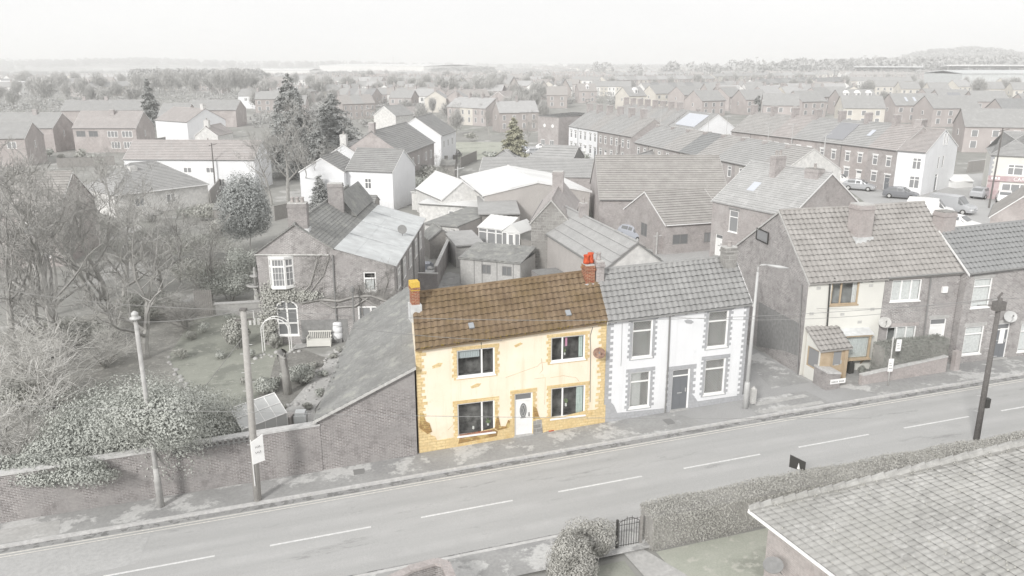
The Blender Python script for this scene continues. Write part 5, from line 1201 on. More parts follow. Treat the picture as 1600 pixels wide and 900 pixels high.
# fountain, terrace, fence
p=G(402,472); z0=T(*p); ft=thing('fountain','two-tier pale stone garden fountain on the raised terrace left of the farmhouse','fountain',p); mb=MB(); mb.lathe((*p,z0+.1),[(.35,0),(.22,.15),(.16,.9),(.2,1.1)],12); mb.build('pedestal',M['concrete'],ft,True)
mb=MB(); mb.lathe((*p,z0+1.1),[(.2,.1),(.7,.25),(.72,.33),(.15,.25)],16); mb.build('lower_basin',M['concrete'],ft,True); mb=MB(); mb.lathe((*p,z0+1.35),[(.14,0),(.12,.6),(.38,.75),(.4,.82),(.1,.78),(.14,1.1),(.1,1.25),(.12,1.35),(.03,1.5)],14); mb.build('upper_basin',M['concrete'],ft,True)
q0,q1=G(338,494),G(412,488); mb=MB(); f=Fr(q0,q1); f.box(mb,0,f.L,-.7,.25,-.3,0); f.box(mb,-.1,f.L+.1,.252,.33,-.45,.05); o=mb.build('terrace_wall',M['concrete']); tag(o,'low concrete retaining wall of the raised terrace below the fountain','wall')
q0,q1=G(306,494),G(334,492); mb=MB(); f=Fr(q0,q1)
for i in range(9): f.box(mb,i*f.L/9+.01,(i+1)*f.L/9-.01,-.6,1.3+.05*(i%2),-.03,0)
o=mb.build('wooden_fence',M['greywood']); tag(o,'short weathered wooden fence panel left of the terrace wall','fence')
# wall-top railing
mb=MB()
for i in range(15):
    s_=-5.2+i*.22; p=S(s_,33.2); z_=1.62+.0*i+.012*(i); mb.cbox(p,.1,.04,z_-.1,z_+.2,TH)
a,b=S(-5.3,33.2),S(-2.0,33.2); mb.tube([(a[0],a[1],1.62),(b[0],b[1],1.78)],.03,4); o=mb.build('wall_top_edging',M['dgrey']); tag(o,'row of small dark edging pickets along the garden wall top','edging')
# ---- big vegetation left
bush('laurel_bush','large dense laurel bush behind the garden wall at the left','bush',S(-6.9,36.6),(5.2,3.6,2.25),90000,'leafd',.062,11,lumps=40,asp=.45,z=-.6)
bush('laurel_bush','laurel lobe hanging over the garden wall round the stone lamp post','bush',(-14.5,29.9),(2.4,1.7,1.7),26000,'leafd',.062,14,lumps=16,asp=.45,z=1.6,stems=3)
bush('laurel_bush','ragged laurel fringe hanging over the wall coping left of the lamp post','bush',S(-10.2,33.5),(3.2,.8,.8),16000,'leafd',.062,15,lumps=14,asp=.45,z=.55,stems=2)
bush('laurel_bush','lower left lobe of laurel above the wall, left of the large laurel','bush',S(-10.8,34.9),(1.9,1.3,1.25),18000,'leafd',.062,12,lumps=10,asp=.45,z=-.2)
bush('laurel_bush','small laurel lobe between the large laurel and the greenhouse','bush',S(-4.0,35.8),(1.5,1.3,.9),14000,'leafd',.062,13,lumps=9,asp=.45,z=-.1)
def twigmass(label,xy,h,sx,key,sd,mat='twigl',rot=0,**kw): return place_tree(key,'bare_shrub',label,'shrub',xy,h,rot,sx=sx,mats=('bark',mat),seed=sd,**kw)
SK=dict(levels=3,stems=7,spread=.7,trunk_r=.12,up=.08,nb=(3,4),first=.05,minr=.016)
twigmass('arching leafless shrub on the wall top at the left frame edge',G(22,700,.8),5.2,1.25,'sa',21,**SK); twigmass('tangled leafless shrub behind the wall, second from the left frame edge',G(75,640),6.2,1.2,'sa',21,rot=2,**SK)
twigmass('pale arching leafless shrub behind the laurel by the stone lamp post',G(165,575),3.6,1.3,'sb',22,**SK); twigmass('leafless shrub in front of the big tree trunks, low left',G(40,590),4.5,1.3,'sb',22,rot=1.2,**SK)
twigmass('brown twiggy thicket bush between the lawn and the wooden fence',G(290,515),3.4,1.3,'sb',22,mat='twigd',rot=3,**SK)
TK=dict(levels=5,spread=.6,trunk_r=.19,up=.2,nb=(2,2),first=.25,minr=.0105)
BT=[((98,560),16,'ta',.3,1.1),((30,580),14,'tb',1.9,1.0),((228,560),11.5,'tc',2.4,1.15),((180,520),13,'ta',2.2,1.05),((140,470),13,'tb',4,1.0),((55,500),13,'tc',.6,1.1),((255,480),9,'tb',5,1.1),((330,470),8,'ta',3.3,1.2),((215,440),12,'tc',4.4,1.0)]
LB_=['tall bare grey tree, the forked pale trunk nearest the left of the front garden','bare tree at the left frame edge leaning over the street wall','thick-trunked bare tree rising behind the laurel, left of the lawn','bare tree with fine twigs between the forked tree and the thick trunk','bare tree behind the forked tree, in front of the large brick house','bare tree before the large brick house wall, near the frame edge','small bare tree behind the lawn, right of the thick trunk','spreading bare tree behind the wooden fence, left of the silver conifer','slender bare tree rising in front of the hipped bungalow']
for (px,h,key,rot,sx),lb in (*zip(BT,LB_),(((25,470),12,'te',.4,1.1),'dense twiggy tree before the large brick house, at the frame edge'),(((120,430),12,'te',2.1,1.0),'dense twiggy tree before the right gable of the large brick house'),(((280,440),8,'te',3.4,1.2),'dense twiggy tree between the hipped bungalow and the silver conifer'),(((75,560),12,'te',4.6,1.0),'dense twiggy tree just left of the forked pale trunk'),(((195,470),10,'te',5.4,1.1),'dense twiggy tree left of the hipped bungalow front')): place_tree(key,'bare_tree',lb,'tree',G(*px),h,rot,sx=sx,mats=('bark','twig'),seed=dict(ta=31,tb=32,tc=33,te=35)[key],**({**TK,'nb':(2,3),'minr':.008} if key=='te' else TK))
tb_=[]
for i,(px,rw,h,mt,lb) in enumerate((((360,470),(2.6,2,1.7),0,'leafd','dark ivy-clad thicket behind the terrace, right of the wooden fence'),((315,450),(3,2.2,1.6),0,'ivy','tangled pale thicket behind the fence, left of the dark thicket'),((230,500),(3,2,1.2),0,'ivy','low tangled undergrowth around the thick tree trunk'),((120,540),(3.5,2.2,1.2),0,'ivy','low bramble undergrowth below the forked bare tree'),((300,410),(5,2,1.5),0,'ivy','rough hedge line behind the garden beneath the bungalow'),((390,440),(2,2,2.0),0,'leafd','dark evergreen bush against the farmhouse left wall'),((40,640),(3,2,1.2),0,'ivy','bramble undergrowth below the arching shrub at the wall'))):
    bush('thicket',lb,'bush',G(*px),rw,6500,mt,.1,40+i,lumps=12,asp=.3)
sheet('leaf_litter',PX((0,690),(0,520),(250,470),(400,480),(340,500),(265,560),(300,640),(250,700)),.02,M['litter'])
# ================= middle distance =================
def wr(face,us,z,w_,h,**k): return [dict(f=face,r=(u,z,w_,h),**{**dict(sill=False,fw=.08,deep=.06),**k}) for u in us]
def onz(px,a,b): return onplane(px[0],px[1],a,b)[1]
def HS(name,label,pA,pB,h,depth,apex=None,rise=2.2,cat='house',**k):
    A,B=G(*pA,h),G(*pB,h); eL,eR=T(*A)+h,T(*B)+h
    if abs(eL-eR)<.6: eL=eR=(eL+eR)/2
    f=Fr(A,B); Cc=(B[0]-f.n[0],B[1]-f.n[1])
    if apex is not None: rise=max(.5,onz(apex,B,Cc)-eR)
    return house(name,label,cat,A,B,eL,eR,depth,rise,**{**dict(kind='mid',over=.15,verge=.05),**k})
def HG(name,label,pA,pB,h,depth,apex=None,rise=2.0,**k):
    """gable end towards the viewer; pA,pB its eave corners"""
    A,B=G(*pA,h),G(*pB,h); f=Fr(A,B); W_=f.L
    if apex is not None: rise=max(.4,onz(apex,A,B)-T(*A)-h)
    A2=(A[0]-f.n[0]*depth,A[1]-f.n[1]*depth); z=T(*A)+h
    return house(name,label,k.pop('cat','house'),A2,A,z,z,W_,rise,**{**dict(kind='mid',over=.12,verge=.08),**k})
# -- directly behind the terrace
HG('outbuilding','ribbed grey roofed cottage annexe with a white boarded gable behind the white house',(945,421),(1042,411),3.5,17,(1000,379),wall='whiteg',roof='mroofg',kind='seam',cat='outbuilding',trim='dgrey',walls=dict(f='pebble'),chim=[dict(at=(6.5,.5),top=1.1,size=(.5,.6),pots=1)],ops=wr('f',(3.2,),1.2,.9,1.3))
sh,sf=HG('stone_house','small rough stone house with a pinkish tiled roof and a brick chimney',(830,347),(892,347),4.6,11.5,(874,313),wall='stone',roof='mroofp',trim='flaunch',chim=[dict(at=(4.5,.5),top=1.5,size=(.7,1.0),pots=0)],ops=wr('f',(2.5,6,9),2.6,.8,1.1))
bn_,bf=HS('brick_bungalow','pinkish brick bungalow with white bargeboards behind the white house',(1040,352),(1135,344),2.8,8.8,rise=2.35,wall='cbrick',roof='roofb',kind='mid',ops=wr('f',(1.6,),1.0,1.6,.95,fr='dgrey',glass='gdark')+wr('f',(4.5,),1.0,.8,.95,fr='dgrey')+wr('l',(4.5,),1.0,1.3,1.3,fr='dgrey',v=(.5,),glass='gdark'),cat='bungalow',gutter='white')
HS('hall','long hall with a broad grey-brown tiled roof behind the brick bungalow',(937,313),(1140,310),3.2,12,rise=3.9,wall='cbrick',roof='roofb',kind='mid',cat='hall',trim='flaunch')
HS('outbuilding','long low building with a flat-looking dark grey tiled roof behind the white shed roof',(748,275),(950,276),2.8,7,rise=1.9,wall='cbrick',roof='mroofg',cat='outbuilding',gutter=None)
HS('outbuilding','small hip-roofed grey building above the long low roof',(757,258),(818,258),2.6,7,rise=1.9,wall='cbrick',roof='mroofg',hip=(3.4,3.4),cat='outbuilding')
ro,_=HS('clubhouse','grey-roofed clubhouse with white fascia and a pale end gable',(821,250),(893,252),2.8,8,rise=1.9,wall='dgrey',roof='mroofg',kind='seam',cat='clubhouse',gutter='white',hip=(2,0))
ro2,_=HG('annexe','pale-gabled grey-roofed wing at the right end of the clubhouse',(941,272),(980,274),3.0,17,(958,253),wall='whiteg',roof='mroofg',kind='seam',cat='outbuilding')
wh_,_=HG('workshop','wide workshop with a white shallow-pitched sheet roof',(757,305),(921,296),3.6,15,(837,285),wall='whiteg',roof='sheet',kind='corr',cat='workshop',trim='white',over=.3,walls=dict(r='pebble'))
M['whites']=plain('white_sheet_roof',C(226,226,224),C(206,205,203),.3,.5)
for o in bpy.data.objects:
    if o.parent==wh_ and o.name.startswith('roof'): o.data.materials[0]=M['whites']
HG('car_canopy','white gabled canopy roof left of the workshop',(690,312),(755,306),2.8,9,(725,283),wall='whiteg',roof='whites',kind='corr',cat='canopy',trim='white')
HS('shed','low greenish flat-roofed shed near the white canopy',(643,299),(690,302),2.3,5.5,rise=.25,mono=True,wall='whiteg',roof='slate',kind='sheet',cat='shed',gutter='white')
HS('outbuilding','flat-roofed pale outbuilding with lilac window below the canopy',(655,318),(748,322),2.3,4.5,rise=.2,mono=True,wall='whiteg',roof='whites',kind='sheet',cat='outbuilding',ops=wr('f',(4.2,),.9,1.2,.8)+wr('f',(6.4,),.9,2.0,.8))
HS('shed','flat grey-roofed shed between the workshop and the conservatory',(748,335),(812,333),2.6,9,rise=.35,mono=True,wall='greywood',roof='mroofg',kind='sheet',cat='shed')
HS('garage','flat-roofed weathered garage with a white door behind the junk yard',(664,349),(717,353),2.3,9,rise=.15,mono=True,wall='whiteg',roof='slate',kind='sheet',cat='garage',walls=dict(r='pebble'),ops=[dict(f='f',ty='d',r=(1.3,0,2.2,1.9),m='white',fan=False,panels=False)])
HG('garden_shed','dark timber shed with a felt gabled roof facing the junk-filled yard',(671,374),(709,370),1.9,2.6,(689,358),wall='greywood',roof='slate',kind='sheet',cat='shed',trim='dgrey',gutter=None)
HS('outhouse','long low grey-roofed outhouse left of the conservatory',(712,384),(756,380),2.0,4.5,rise=.3,mono=True,wall='concrete',roof='mroofg',kind='sheet',cat='outhouse')
pf,pff=HS('prefab_garage','pale concrete-panel double garage with two small dark windows and a mossy roof',(718,404),(814,410),2.15,3.6,rise=.5,mono=True,wall='concrete',roof='slate',kind='corr',cat='garage',gutter=None,trim='white',ops=wr('f',(2.35,4.15),1.05,.85,.8,fr='dgrey',glass='gdark',v=(.5,)))
mb=MB(); f=pff['f']; zt_=2.1
for u in (1.3,2.0,3.3,4.7,f.L-.04,.04): f.box(mb,u-.03,u+.03,T(*f.a)-.1,zt_,-.01,.02)
mb.build('panel_joints',M['dgrey'],pf)
# conservatory
ca_,cb_=G(748,388),G(817,396); f=Fr(ca_,cb_); cz=T(*ca_); cv=thing('conservatory','white upvc conservatory with a white sloping roof against the stone house','conservatory',((ca_[0]+cb_[0])/2,ca_[1]+1.5)); L_=f.L
mb=MB(); f.box(mb,0,L_*.6,cz-.3,cz+.6,-.2,0); mb.build('base_wall',M['cbrick'],cv)
for i in range(3): window(cv,f,.02+i*L_*.2,cz+.62,.02+(i+1)*L_*.2-.03,cz+2.1,v=(),t=.75,deep=.02,sill=False,fw=.07)
ff=Fr(f.p(L_*.6,0,.5)[:2],f.p(L_,0,.5)[:2])
for i,(a,b) in enumerate(((0,.3),(.7,1))): window(cv,ff,a*ff.L+.01,cz,b*ff.L-.01,cz+2.1,v=(),t=.4,deep=.0,sill=False,fw=.08)
door(cv,ff,.3*ff.L,cz,.7*ff.L,cz+2.1,m='upvc',fan=False,glassy=True,deep=0)
mb=MB(); q=[Vector(f.p(-.1,cz+2.15,.1)),Vector(f.p(L_*.62,cz+2.15,.1)),Vector(f.p(L_*.62,cz+3.0,-2.4)),Vector(f.p(-.1,cz+3.0,-2.4))]; slab(mb,*q,.08); tiled(mb,*q,course=9,tile=.55,amp=.03,lip=.02,edge=False)
apx=Vector(ff.p(ff.L/2,cz+2.95,.05)); bk_=Vector((-ff.n[0],-ff.n[1],0))*3
for a,b in ((ff.p(-.1,cz+2.15,.1),apx),(apx,ff.p(ff.L+.1,cz+2.15,.1))): a=Vector(a);b=Vector(b); mb.prism([a,b,b+bk_,a+bk_],(0,0,-.06))
mb.prism([Vector(ff.p(0,cz+2.12,0)),Vector(ff.p(ff.L,cz+2.12,0)),apx-Vector((0,0,.08))],bk_*.01); mb.build('roof',M['whites'],cv)
mb=MB(); bkv=Vector((-f.n[0],-f.n[1],0)); mb.box(f.p(0,cz-.2,-.2),bkv*2.2,Vector((f.d[0],f.d[1],0))*.1,(0,0,2.3)); mb.build('side_wall',M['upvc'],cv)
# yards and walls behind
sheet('yard',PX((640,470),(700,425),(720,430),(830,425),(870,440),(900,470),(800,520)),.03,M['yard'])
sheet('yard',PX((1010,390),(1110,372),(1120,410),(1040,425)),.03,M['sideroad']); sheet('yard',PX((940,345),(985,340),(1010,385),(960,400)),.03,M['sideroad'])
def wallpx(name,label,p0,p1,h,mat,th=.22,cat='wall',cap=None):
    a,b=G(*p0),G(*p1); f=Fr(a,b); ro=thing(name,label,cat,((a[0]+b[0])/2,(a[1]+b[1])/2)); mb=MB(); z0=min(T(*a),T(*b)); f.box(mb,0,f.L,z0-.3,z0+h,-th,0); mb.build('wall',M[mat],ro)
    mb=MB(); f.box(mb,-.03,f.L+.03,z0+h+.002,z0+h+.06,-th-.03,.03); mb.build('coping',M[cap or 'kerb'],ro); return ro
wallpx('yard_wall','brick yard wall running back between the junk yard and the concrete-panel garage',(684,452),(713,380),1.9,'brickr'); wallpx('yard_wall','low brick wall closing the front of the junk yard',(632,455),(684,455),1.5,'brickr')
wallpx('brick_fence','brick and panel boundary wall with posts below the brick bungalow',(1022,398),(1112,385),1.7,'cbrick')
for i,x in enumerate((1025,1052,1079,1105)): p=G(x,398-(x-1022)*.14); mb=MB(); mb.cbox(p,.15,.15,T(*p),T(*p)+2.1,0); tag(mb.build('fence_post',M['concrete']),'concrete posts of the panel wall below the brick bungalow','post','posts of the bungalow boundary')
wallpx('outhouse_wall','squat brick coal bunker with a dark slab top behind the cream cottage ridge',(842,455),(880,450),1.3,'brickr',1.6,'bunker','render')
# junk
g=random.Random(3)
for (x,y,sx,sy,h,mt,nm,lb) in ((660,420,1.2,1.6,.5,'bluep','tarpaulin','crumpled blue-grey tarpaulin heap in the junk yard'),(678,425,1.0,2.2,.3,'galv','corrugated_sheets','stack of pale corrugated sheets leaning in the junk yard'),(690,400,.7,1.2,.8,'render','scrap_heap','dark scrap heap in front of the timber shed'),(679,396,.5,.5,.5,'lichen','bucket_pile','yellowish pile in the middle of the junk yard')):
    p=G(x,y); P,Q=lump((p[0],p[1],T(*p)+h*.5),(sx*.6,sy*.6,h*.8),1200,5,int(x)); mb=MB(); 
    for i in range(26): a=g.uniform(0,3.1); q=(p[0]+g.uniform(-sx,sx)*.5,p[1]+g.uniform(-sy,sy)*.5); z_=T(*p)+g.uniform(0,h); mb.cbox(q,g.uniform(.3,.9),g.uniform(.2,.6),z_-.3,z_+g.uniform(.02,.12),a)
    o=mb.build(nm,M[mt]); tag(o,lb,'junk heap')
# small brick house right behind (slate roof)
s1,s1f=HS('slate_roofed_house','brick terraced house with weathered slate roof and skylight behind the cream end house',(1114,314),(1236,336),5.6,8.4,rise=3.0,wall='cbrick',roof='slatel',kind='slate',ops=[dict(px=(1139,329,1153,363),v=(),t=.7,deep=.08,head='render')]+[dict(f='f',ty='d',px=(1117,366,1128,400),m='white',ground=False)],chim=[dict(at=(3.6,.42),top=1.5,size=(.6,1.2),pots=2),dict(at=(7.2,.45),top=.6,size=(1.3,.8),pots=1,capm='stone')],gutter=None)
c,n,x=on_roof(s1f,(T(17,68)+5.6,)*2,3.0,8.4,1179,293,off=.08); mb=MB(); slopebox(mb,c,n,x,.8,1.1,.06); mb.build('skylight',M['solarl'],s1)
# ---- terraces on the right
def terrace(labels,pA,pB,h,depth,n,walls,roofs,rise=2.6,zpx=None,group=None,name='terraced_house',chimtop=1.3,ends=True,wstyle=None,kind='mid',chpots=0,wm='concrete'):
    A,B=G(*pA,h),G(*pB,h); out=[]
    for i in range(n):
        a=(A[0]+(B[0]-A[0])*i/n,A[1]+(B[1]-A[1])*i/n); b=(A[0]+(B[0]-A[0])*(i+1)/n,A[1]+(B[1]-A[1])*(i+1)/n); L_=math.hypot(b[0]-a[0],b[1]-a[1])
        z=T(*((A[0]+B[0])/2,(A[1]+B[1])/2))+h
        ops=wr('f',(L_*.28,L_*.74),3.3,.85,1.35,v=(),t=.7,head=wm)+wr('f',(L_*.3,),1.0,1.0,1.4,v=(),t=.7,head=wm)+[dict(f='f',ty='d',r=(L_*.76,0,.95,2.2),m=('door','white')[i%2],head=wm,panels=False)]
        if i==n-1 or i==0: ops+=[]
        r_,f_=house(name,labels[i] if isinstance(labels,list) else labels,'house',a,b,z,z,depth,rise,wall=walls[i%len(walls)],roof=roofs[i%len(roofs)],kind=kind,over=.15,verge=.0 if 0<i<n-1 else .03,trim=None if 0<i<n-1 else 'flaunch',group=group,ops=ops,gutter='dgrey',downpipe=(.1,) if i%2 else (),chim=[dict(at=(L_*.02+.35,.5),top=chimtop,size=(.55,1.1),pots=chpots)])
        out.append((r_,f_))
    return out
terrace(['white end house of the short terrace nearest the brick pub','second white house of the short terrace behind the clubhouse','third white house of the short terrace, beside the first brick one','first brick house after the white ones in the short terrace','middle brick house of the short terrace behind the clubhouse','brick end house with the flue pipe in the short terrace'],(889,197),(987,213),5.4,8.5,6,['whiter','whiter','whiter','cbrick','cbrick','cbrick'],['mroofg','mroofg','mroof'],rise=2.8,chimtop=1.5)
terrace('brick house of the back row, only its roof and chimney showing behind the short terrace',(950,183),(1043,196),5.4,8.5,8,['cbrick'],['mroof','mroofg'],rise=2.8,chimtop=1.5,group='back row terrace with many chimneys')
tb2=terrace(['brick house at the far end of the long cream and brick terrace','second house of the long terrace, cream painted with a dark downpipe','third house of the long terrace, two pale windows upstairs','fourth house of the long terrace, pale rendered front','fifth house of the long terrace under the darker tile patch','sixth house of the long terrace, brown brick with paired windows','seventh house of the long terrace beside the tall flue','white-painted near end house of the long terrace with pale gable'],(992,223),(1222,268),5.2,8,8,['cbrick','pebble','cbrick','pebble','creamgrey','cbrick','pebble','whiter'],['mroofg','mroofg','mroof','roofd','mroof'],rise=2.5,chimtop=.2)
g_=tb2[-1][1]['r']; mb=MB(); z=T(*g_.a)+5.2; mb.prism([g_.p(-.02,z-3,.02),g_.p(g_.L,z-3,.02),g_.p(g_.L,z,.02),g_.p(g_.L/2,z+2.45,.02),g_.p(-.02,z,.02)],(g_.n[0]*.03,g_.n[1]*.03,0)); mb.build('gable_render',M['whiteg'],tb2[-1][0])
tcx=terrace(['brick terraced house at the far left of the road-junction terrace','second brick house of the junction terrace, behind the aerial pole','third brick house of the junction terrace with white lintels','fourth brick house of the junction terrace beside the dark solar panel','brick house with the big dark solar panel in the junction terrace','brick house with a small skylight in the junction terrace','brick house next to the white gable house in the junction terrace'],(1143,205),(1403,234),5.7,8.5,7,['cbrick','brickp'],['mroof','mroof','mroofp','mroofg','mroofg','mroofg','mroofp'],rise=3.0,chimtop=1.4,wm='white')
rr,ff_=tcx[4]; 
def roofpanel(root,f,z,rise,depth,u0,u1,v0,v1,mat,nm,off=.1):
    bk_=Vector((-f.n[0],-f.n[1],0)); P=lambda u,v: Vector(f.p(u,z+rise*v))+bk_*(depth*.5*v)+Vector((0,0,off)); mb=MB(); mb.prism([P(u0,v0),P(u1,v0),P(u1,v1),P(u0,v1)],(0,0,.06)); return mb.build(nm,M[mat],root)
roofpanel(rr,ff_['f'],T(*ff_['f'].a)+5.7,3.0,8.5,1.0,4.6,.12,.85,'solar','solar_panel'); rr,ff_=tcx[5]; roofpanel(rr,ff_['f'],T(*ff_['f'].a)+5.7,3.0,8.5,2.8,3.5,.4,.65,'solarl','skylight')
wg,wgf=HS('end_terrace_house','tall white-painted end house with paired gable windows at the road junction',(1403,235),(1447,238),5.7,12.0,apex=(1485,201),wall='whiter',roof='mroofp',kind='mid',trim='white',ops=wr('f',(2.6,),3.4,1.1,1.5,t=.72,v=(.5,))+wr('f',(2.6,),.9,1.3,1.6,t=.72,v=(.5,))+wr('r',(5.2,6.9),3.1,.55,1.7,v=(),glass='gdark')+wr('r',(6.1,7.2),6.2,.5,1.6,v=(),glass='gdark')+[dict(f='r',ty='d',r=(5.2,0,.9,2.4),m='door',panels=False)],chim=[dict(at=(.3,.5),top=1.2,size=(1.0,2.2),pots=3,poth=.3)])
HS('white_house','white gabled house with a large pale solar panel on its roof',(1044,198),(1088,205),5.2,8.5,rise=2.9,wall='whiter',roof='mroofg',trim='white',chim=[dict(at=(3,.55),top=.9,size=(.6,.6),pots=1)],ops=wr('f',(4.2,),3.2,1.0,1.0))
A=G(1044,198,5.2);B=G(1088,205,5.2); roofpanel([o for o in bpy.data.objects if o.name.startswith('white_house')][-1],Fr(A,B),T(*A)+5.2,2.9,8.5,1.5,9,.15,.85,'solarl','solar_panel',.14)
# shop
sp_,spf=HS('corner_shop','cream corner shop with a faded red fascia reading CARE at the right edge',(1549,242),(1625,245),5.6,9,rise=2.6,wall='creamgrey',roof='mroofg',cat='shop',hip=(4,4),ops=wr('f',(2.9,),3.2,1.7,1.35,v=(.4,),t=.7)+wr('f',(3.2,),.7,3.0,1.4,v=(.33,.66)))
f=spf['f']; mb=MB(); z=T(*f.a); f.box(mb,.05,f.L-.05,z+2.35,z+3.0,.0,.25); fa_=mb.build('shop_fascia',M['red'],sp_)
mb=MB(); f.box(mb,.05,1.4,z,z+2.3,.0,.05); f.box(mb,4.9,6.2,z,z+2.3,0,.05); f.box(mb,1.4,4.9,z,z+.65,0,.05); mb.build('shopfront_panel',M['red'],sp_)
textobj('CARE',.62,Vector(f.p(3.6,z+2.68,.27)),(f.d[0],f.d[1],0),(0,0,1),M['signw'],fa_,'shop_name',.01)
mb=MB(); 
for u in (.4,.75,1.1): f.box(mb,u,u+.25,z+2.55,z+2.85,.25,.262)
for k in range(3): f.box(mb,4.9,6.3,z+2.45+.2*k,z+2.52+.2*k,.25,.262)
mb.build('sign_text',M['signw'],fa_)
toothed(sp_,f,0,1,z+3,z+5.5,'greyp',.45,.28,.3)
# side road and junction
sheet('side_road',PX((1322,283),(1440,300),(1560,312),(1700,330),(1700,262),(1600,262),(1520,272),(1530,300),(1450,300),(1330,280)),.015,M['sideroad'])
sheet('side_road',PX((1310,285),(1440,298),(1545,268),(1640,262),(1720,300),(1720,380),(1600,370),(1500,365),(1420,345),(1370,330)),.018,M['sideroad'])
sheet('car_park',PX((790,252),(800,228),(888,228),(888,240),(840,250)),.02,M['sideroad']); sheet('grass_patch',PX((700,250),(712,222),(800,222),(790,250)),.02,M['lawn2'])
for lb,a,b,h,mt in (('pale garden wall along the junction terrace fronts',(1300,283),(1430,298),.9,'cbrick'),('weathered panel fence right of the tall white end house',(1512,270),(1545,266),1.8,'greywood')): wallpx('boundary_wall',lb,a,b,h,mt,.2,'wall')
mb=MB(); p=G(1497,292); mb.cbox(p,3.2,2.0,T(*p),T(*p)+.9,R(20)); mb.prism([(p[0]-1.6,p[1]-1,T(*p)+.9),(p[0]+1.6,p[1]-1,T(*p)+.9),(p[0]+1.6,p[1]+1,T(*p)+1.6),(p[0]-1.6,p[1]+1,T(*p)+1.6)],(0,0,.05)); tag(mb.build('white_trailer',M['whites']),'small white sloping-topped store against the tall white gable wall','store')
# ---------------- vehicles ----------------
def car(label,px,ang,paint,kind='hatch',cat='car',xy=None,grp=None,scale=1):
    p=xy or G(*px); ro=thing('parked_car' if cat=='car' else 'parked_van',label,cat,p,T(*p)+.03,grp); ca,sa=math.cos(ang)*scale,math.sin(ang)*scale
    if kind=='van': L_,W_=4.9,.95; st=[(-2.45,.35,1.0,1.75,.9),(-2.35,.3,1.1,1.98,.88),(-.2,.3,1.12,2.0,.88),(.75,.3,1.12,1.95,.86),(1.5,.3,1.08,1.15,.7),(2.2,.3,.95,1.0,.7),(2.45,.35,.7,.75,.7)]
    else: L_,W_=4.2,.87; st=[(-2.1,.35,.8,.85,.7),(-1.98,.28,.9,1.05,.7),(-1.5,.26,.93,1.4,.66),(-.4,.26,.94,1.47,.66),(.25,.26,.94,1.42,.64),(1.0,.26,.9,.95,.66),(1.75,.28,.78,.82,.62),(2.08,.35,.6,.64,.6)]
    def w(x,y,z): return (p[0]+ca*x-sa*y,p[1]+sa*x+ca*y,ro.location.z+z*scale)
    mb=MB(); rings=[]
    for x,zb,zt,zr,cw in st:
        e=W_*(.9 if abs(x)>L_*.45 else 1); rings.append([(-e*.93,zb),(-e,zb+.25),(-e*.97,zt),(-cw,zr),(cw,zr),(e*.97,zt),(e,zb+.25),(e*.93,zb)])
    for i,(x,*_) in enumerate(st): 
        for y,z in rings[i]: mb.v.append(w(x,y,z))
    for i in range(len(st)-1):
        for k in range(8): k2=(k+1)%8; mb.f.append((i*8+k,(i+1)*8+k,(i+1)*8+k2,i*8+k2)); mb.m.append(0)
    mb.f.append(tuple(range(8))); mb.m.append(0); mb.f.append(tuple(range((len(st)-1)*8+7,(len(st)-1)*8-1,-1))); mb.m.append(0); mb.build('body',M[paint],ro)
    mb=MB(); 
    def band(i,j,inset=.1,zlo=.06,zhi=.1):
        for s_ in (-1,1):
            x0,_,t0,r0,c0=st[i]; x1,_,t1,r1,c1=st[j]
            def pt(x,t,r,c,k): y=(W_*.97)+(c-W_*.97)*k; return w(x,s_*(y+.015),t+(r-t)*k)
            mb.poly([pt(x0+inset,t0,r0,c0,zlo/.5+.05),pt(x1-inset,t1,r1,c1,zlo/.5+.05),pt(x1-inset,t1,r1,c1,.82),pt(x0+inset,t0,r0,c0,.82)])
    if kind=='van': band(3,4,.12); xs=[(3,4)]
    else: band(2,3,.05);band(3,4,.04);band(4,5,.2)
    i,j=(3,4) if kind=='van' else (4,5)
    x0,_,_,z0,c0=st[i]; x1,_,_,z1,c1=st[j]; d=.02
    mb.poly([w(x0+.08,-c0*.92,z0-.02+d),w(x1-.02,-c1*.92,z1+.05+d),w(x1-.02,c1*.92,z1+.05+d),w(x0+.08,c0*.92,z0-.02+d)])
    i,j=(0,1) if kind=='van' else (1,2)
    if kind!='van': x0,_,_,z0,c0=st[1]; x1,_,_,z1,c1=st[2]; mb.poly([w(x0-.0,-c0*.85,z0+.03),w(x1-.04,-c1*.9,z1-.01),w(x1-.04,c1*.9,z1-.01),w(x0,c0*.85,z0+.03)])
    mb.build('windows',M['gdark'],ro)
    for x in (-L_*.3,L_*.31):
        for s_ in (-1,1):
            mb=MB(); pts=[w(x+.32*math.cos(a),s_*W_*1.01,.32+.32*math.sin(a)) for a in [k*math.pi/7 for k in range(14)]]; mb.prism(pts,Vector(w(0,-s_*.2,0))-Vector(w(0,0,0))); wl_=mb.build('wheel',M['tyre'],ro)
            mb=MB(); pts=[w(x+.19*math.cos(a),s_*W_*1.015,.32+.19*math.sin(a)) for a in [k*math.pi/5 for k in range(10)]]; mb.prism(pts,Vector(w(0,s_*.01,0))-Vector(w(0,0,0))); mb.build('hub_cap',M['galv'],wl_)
    for s_ in (-1,1): mb=MB(); x,_,zt,zr,cw=st[-1]; mb.box(w(x-.12,s_*W_*.62-.13,zt-.12),Vector(w(.14,0,0))-Vector(w(0,0,0)),Vector(w(0,.26,0))-Vector(w(0,0,0)),(0,0,.13)); mb.build('headlight',M['signw'],ro)
    return ro
car('dark grey hatchback driving at the junction in front of the white end house',(1407,310),R(-35),'darkp')
car('silver van parked at the junction, the larger grey vehicle',(1487,332),R(-50),'silverp','van','van')
car('white car behind the brown terrace roof, below the silver van',(1497,358),R(-50),'whitep'); car('long white van roof showing between the terrace roof and the silver van',(1452,338),R(-30),'whitep','van','van')
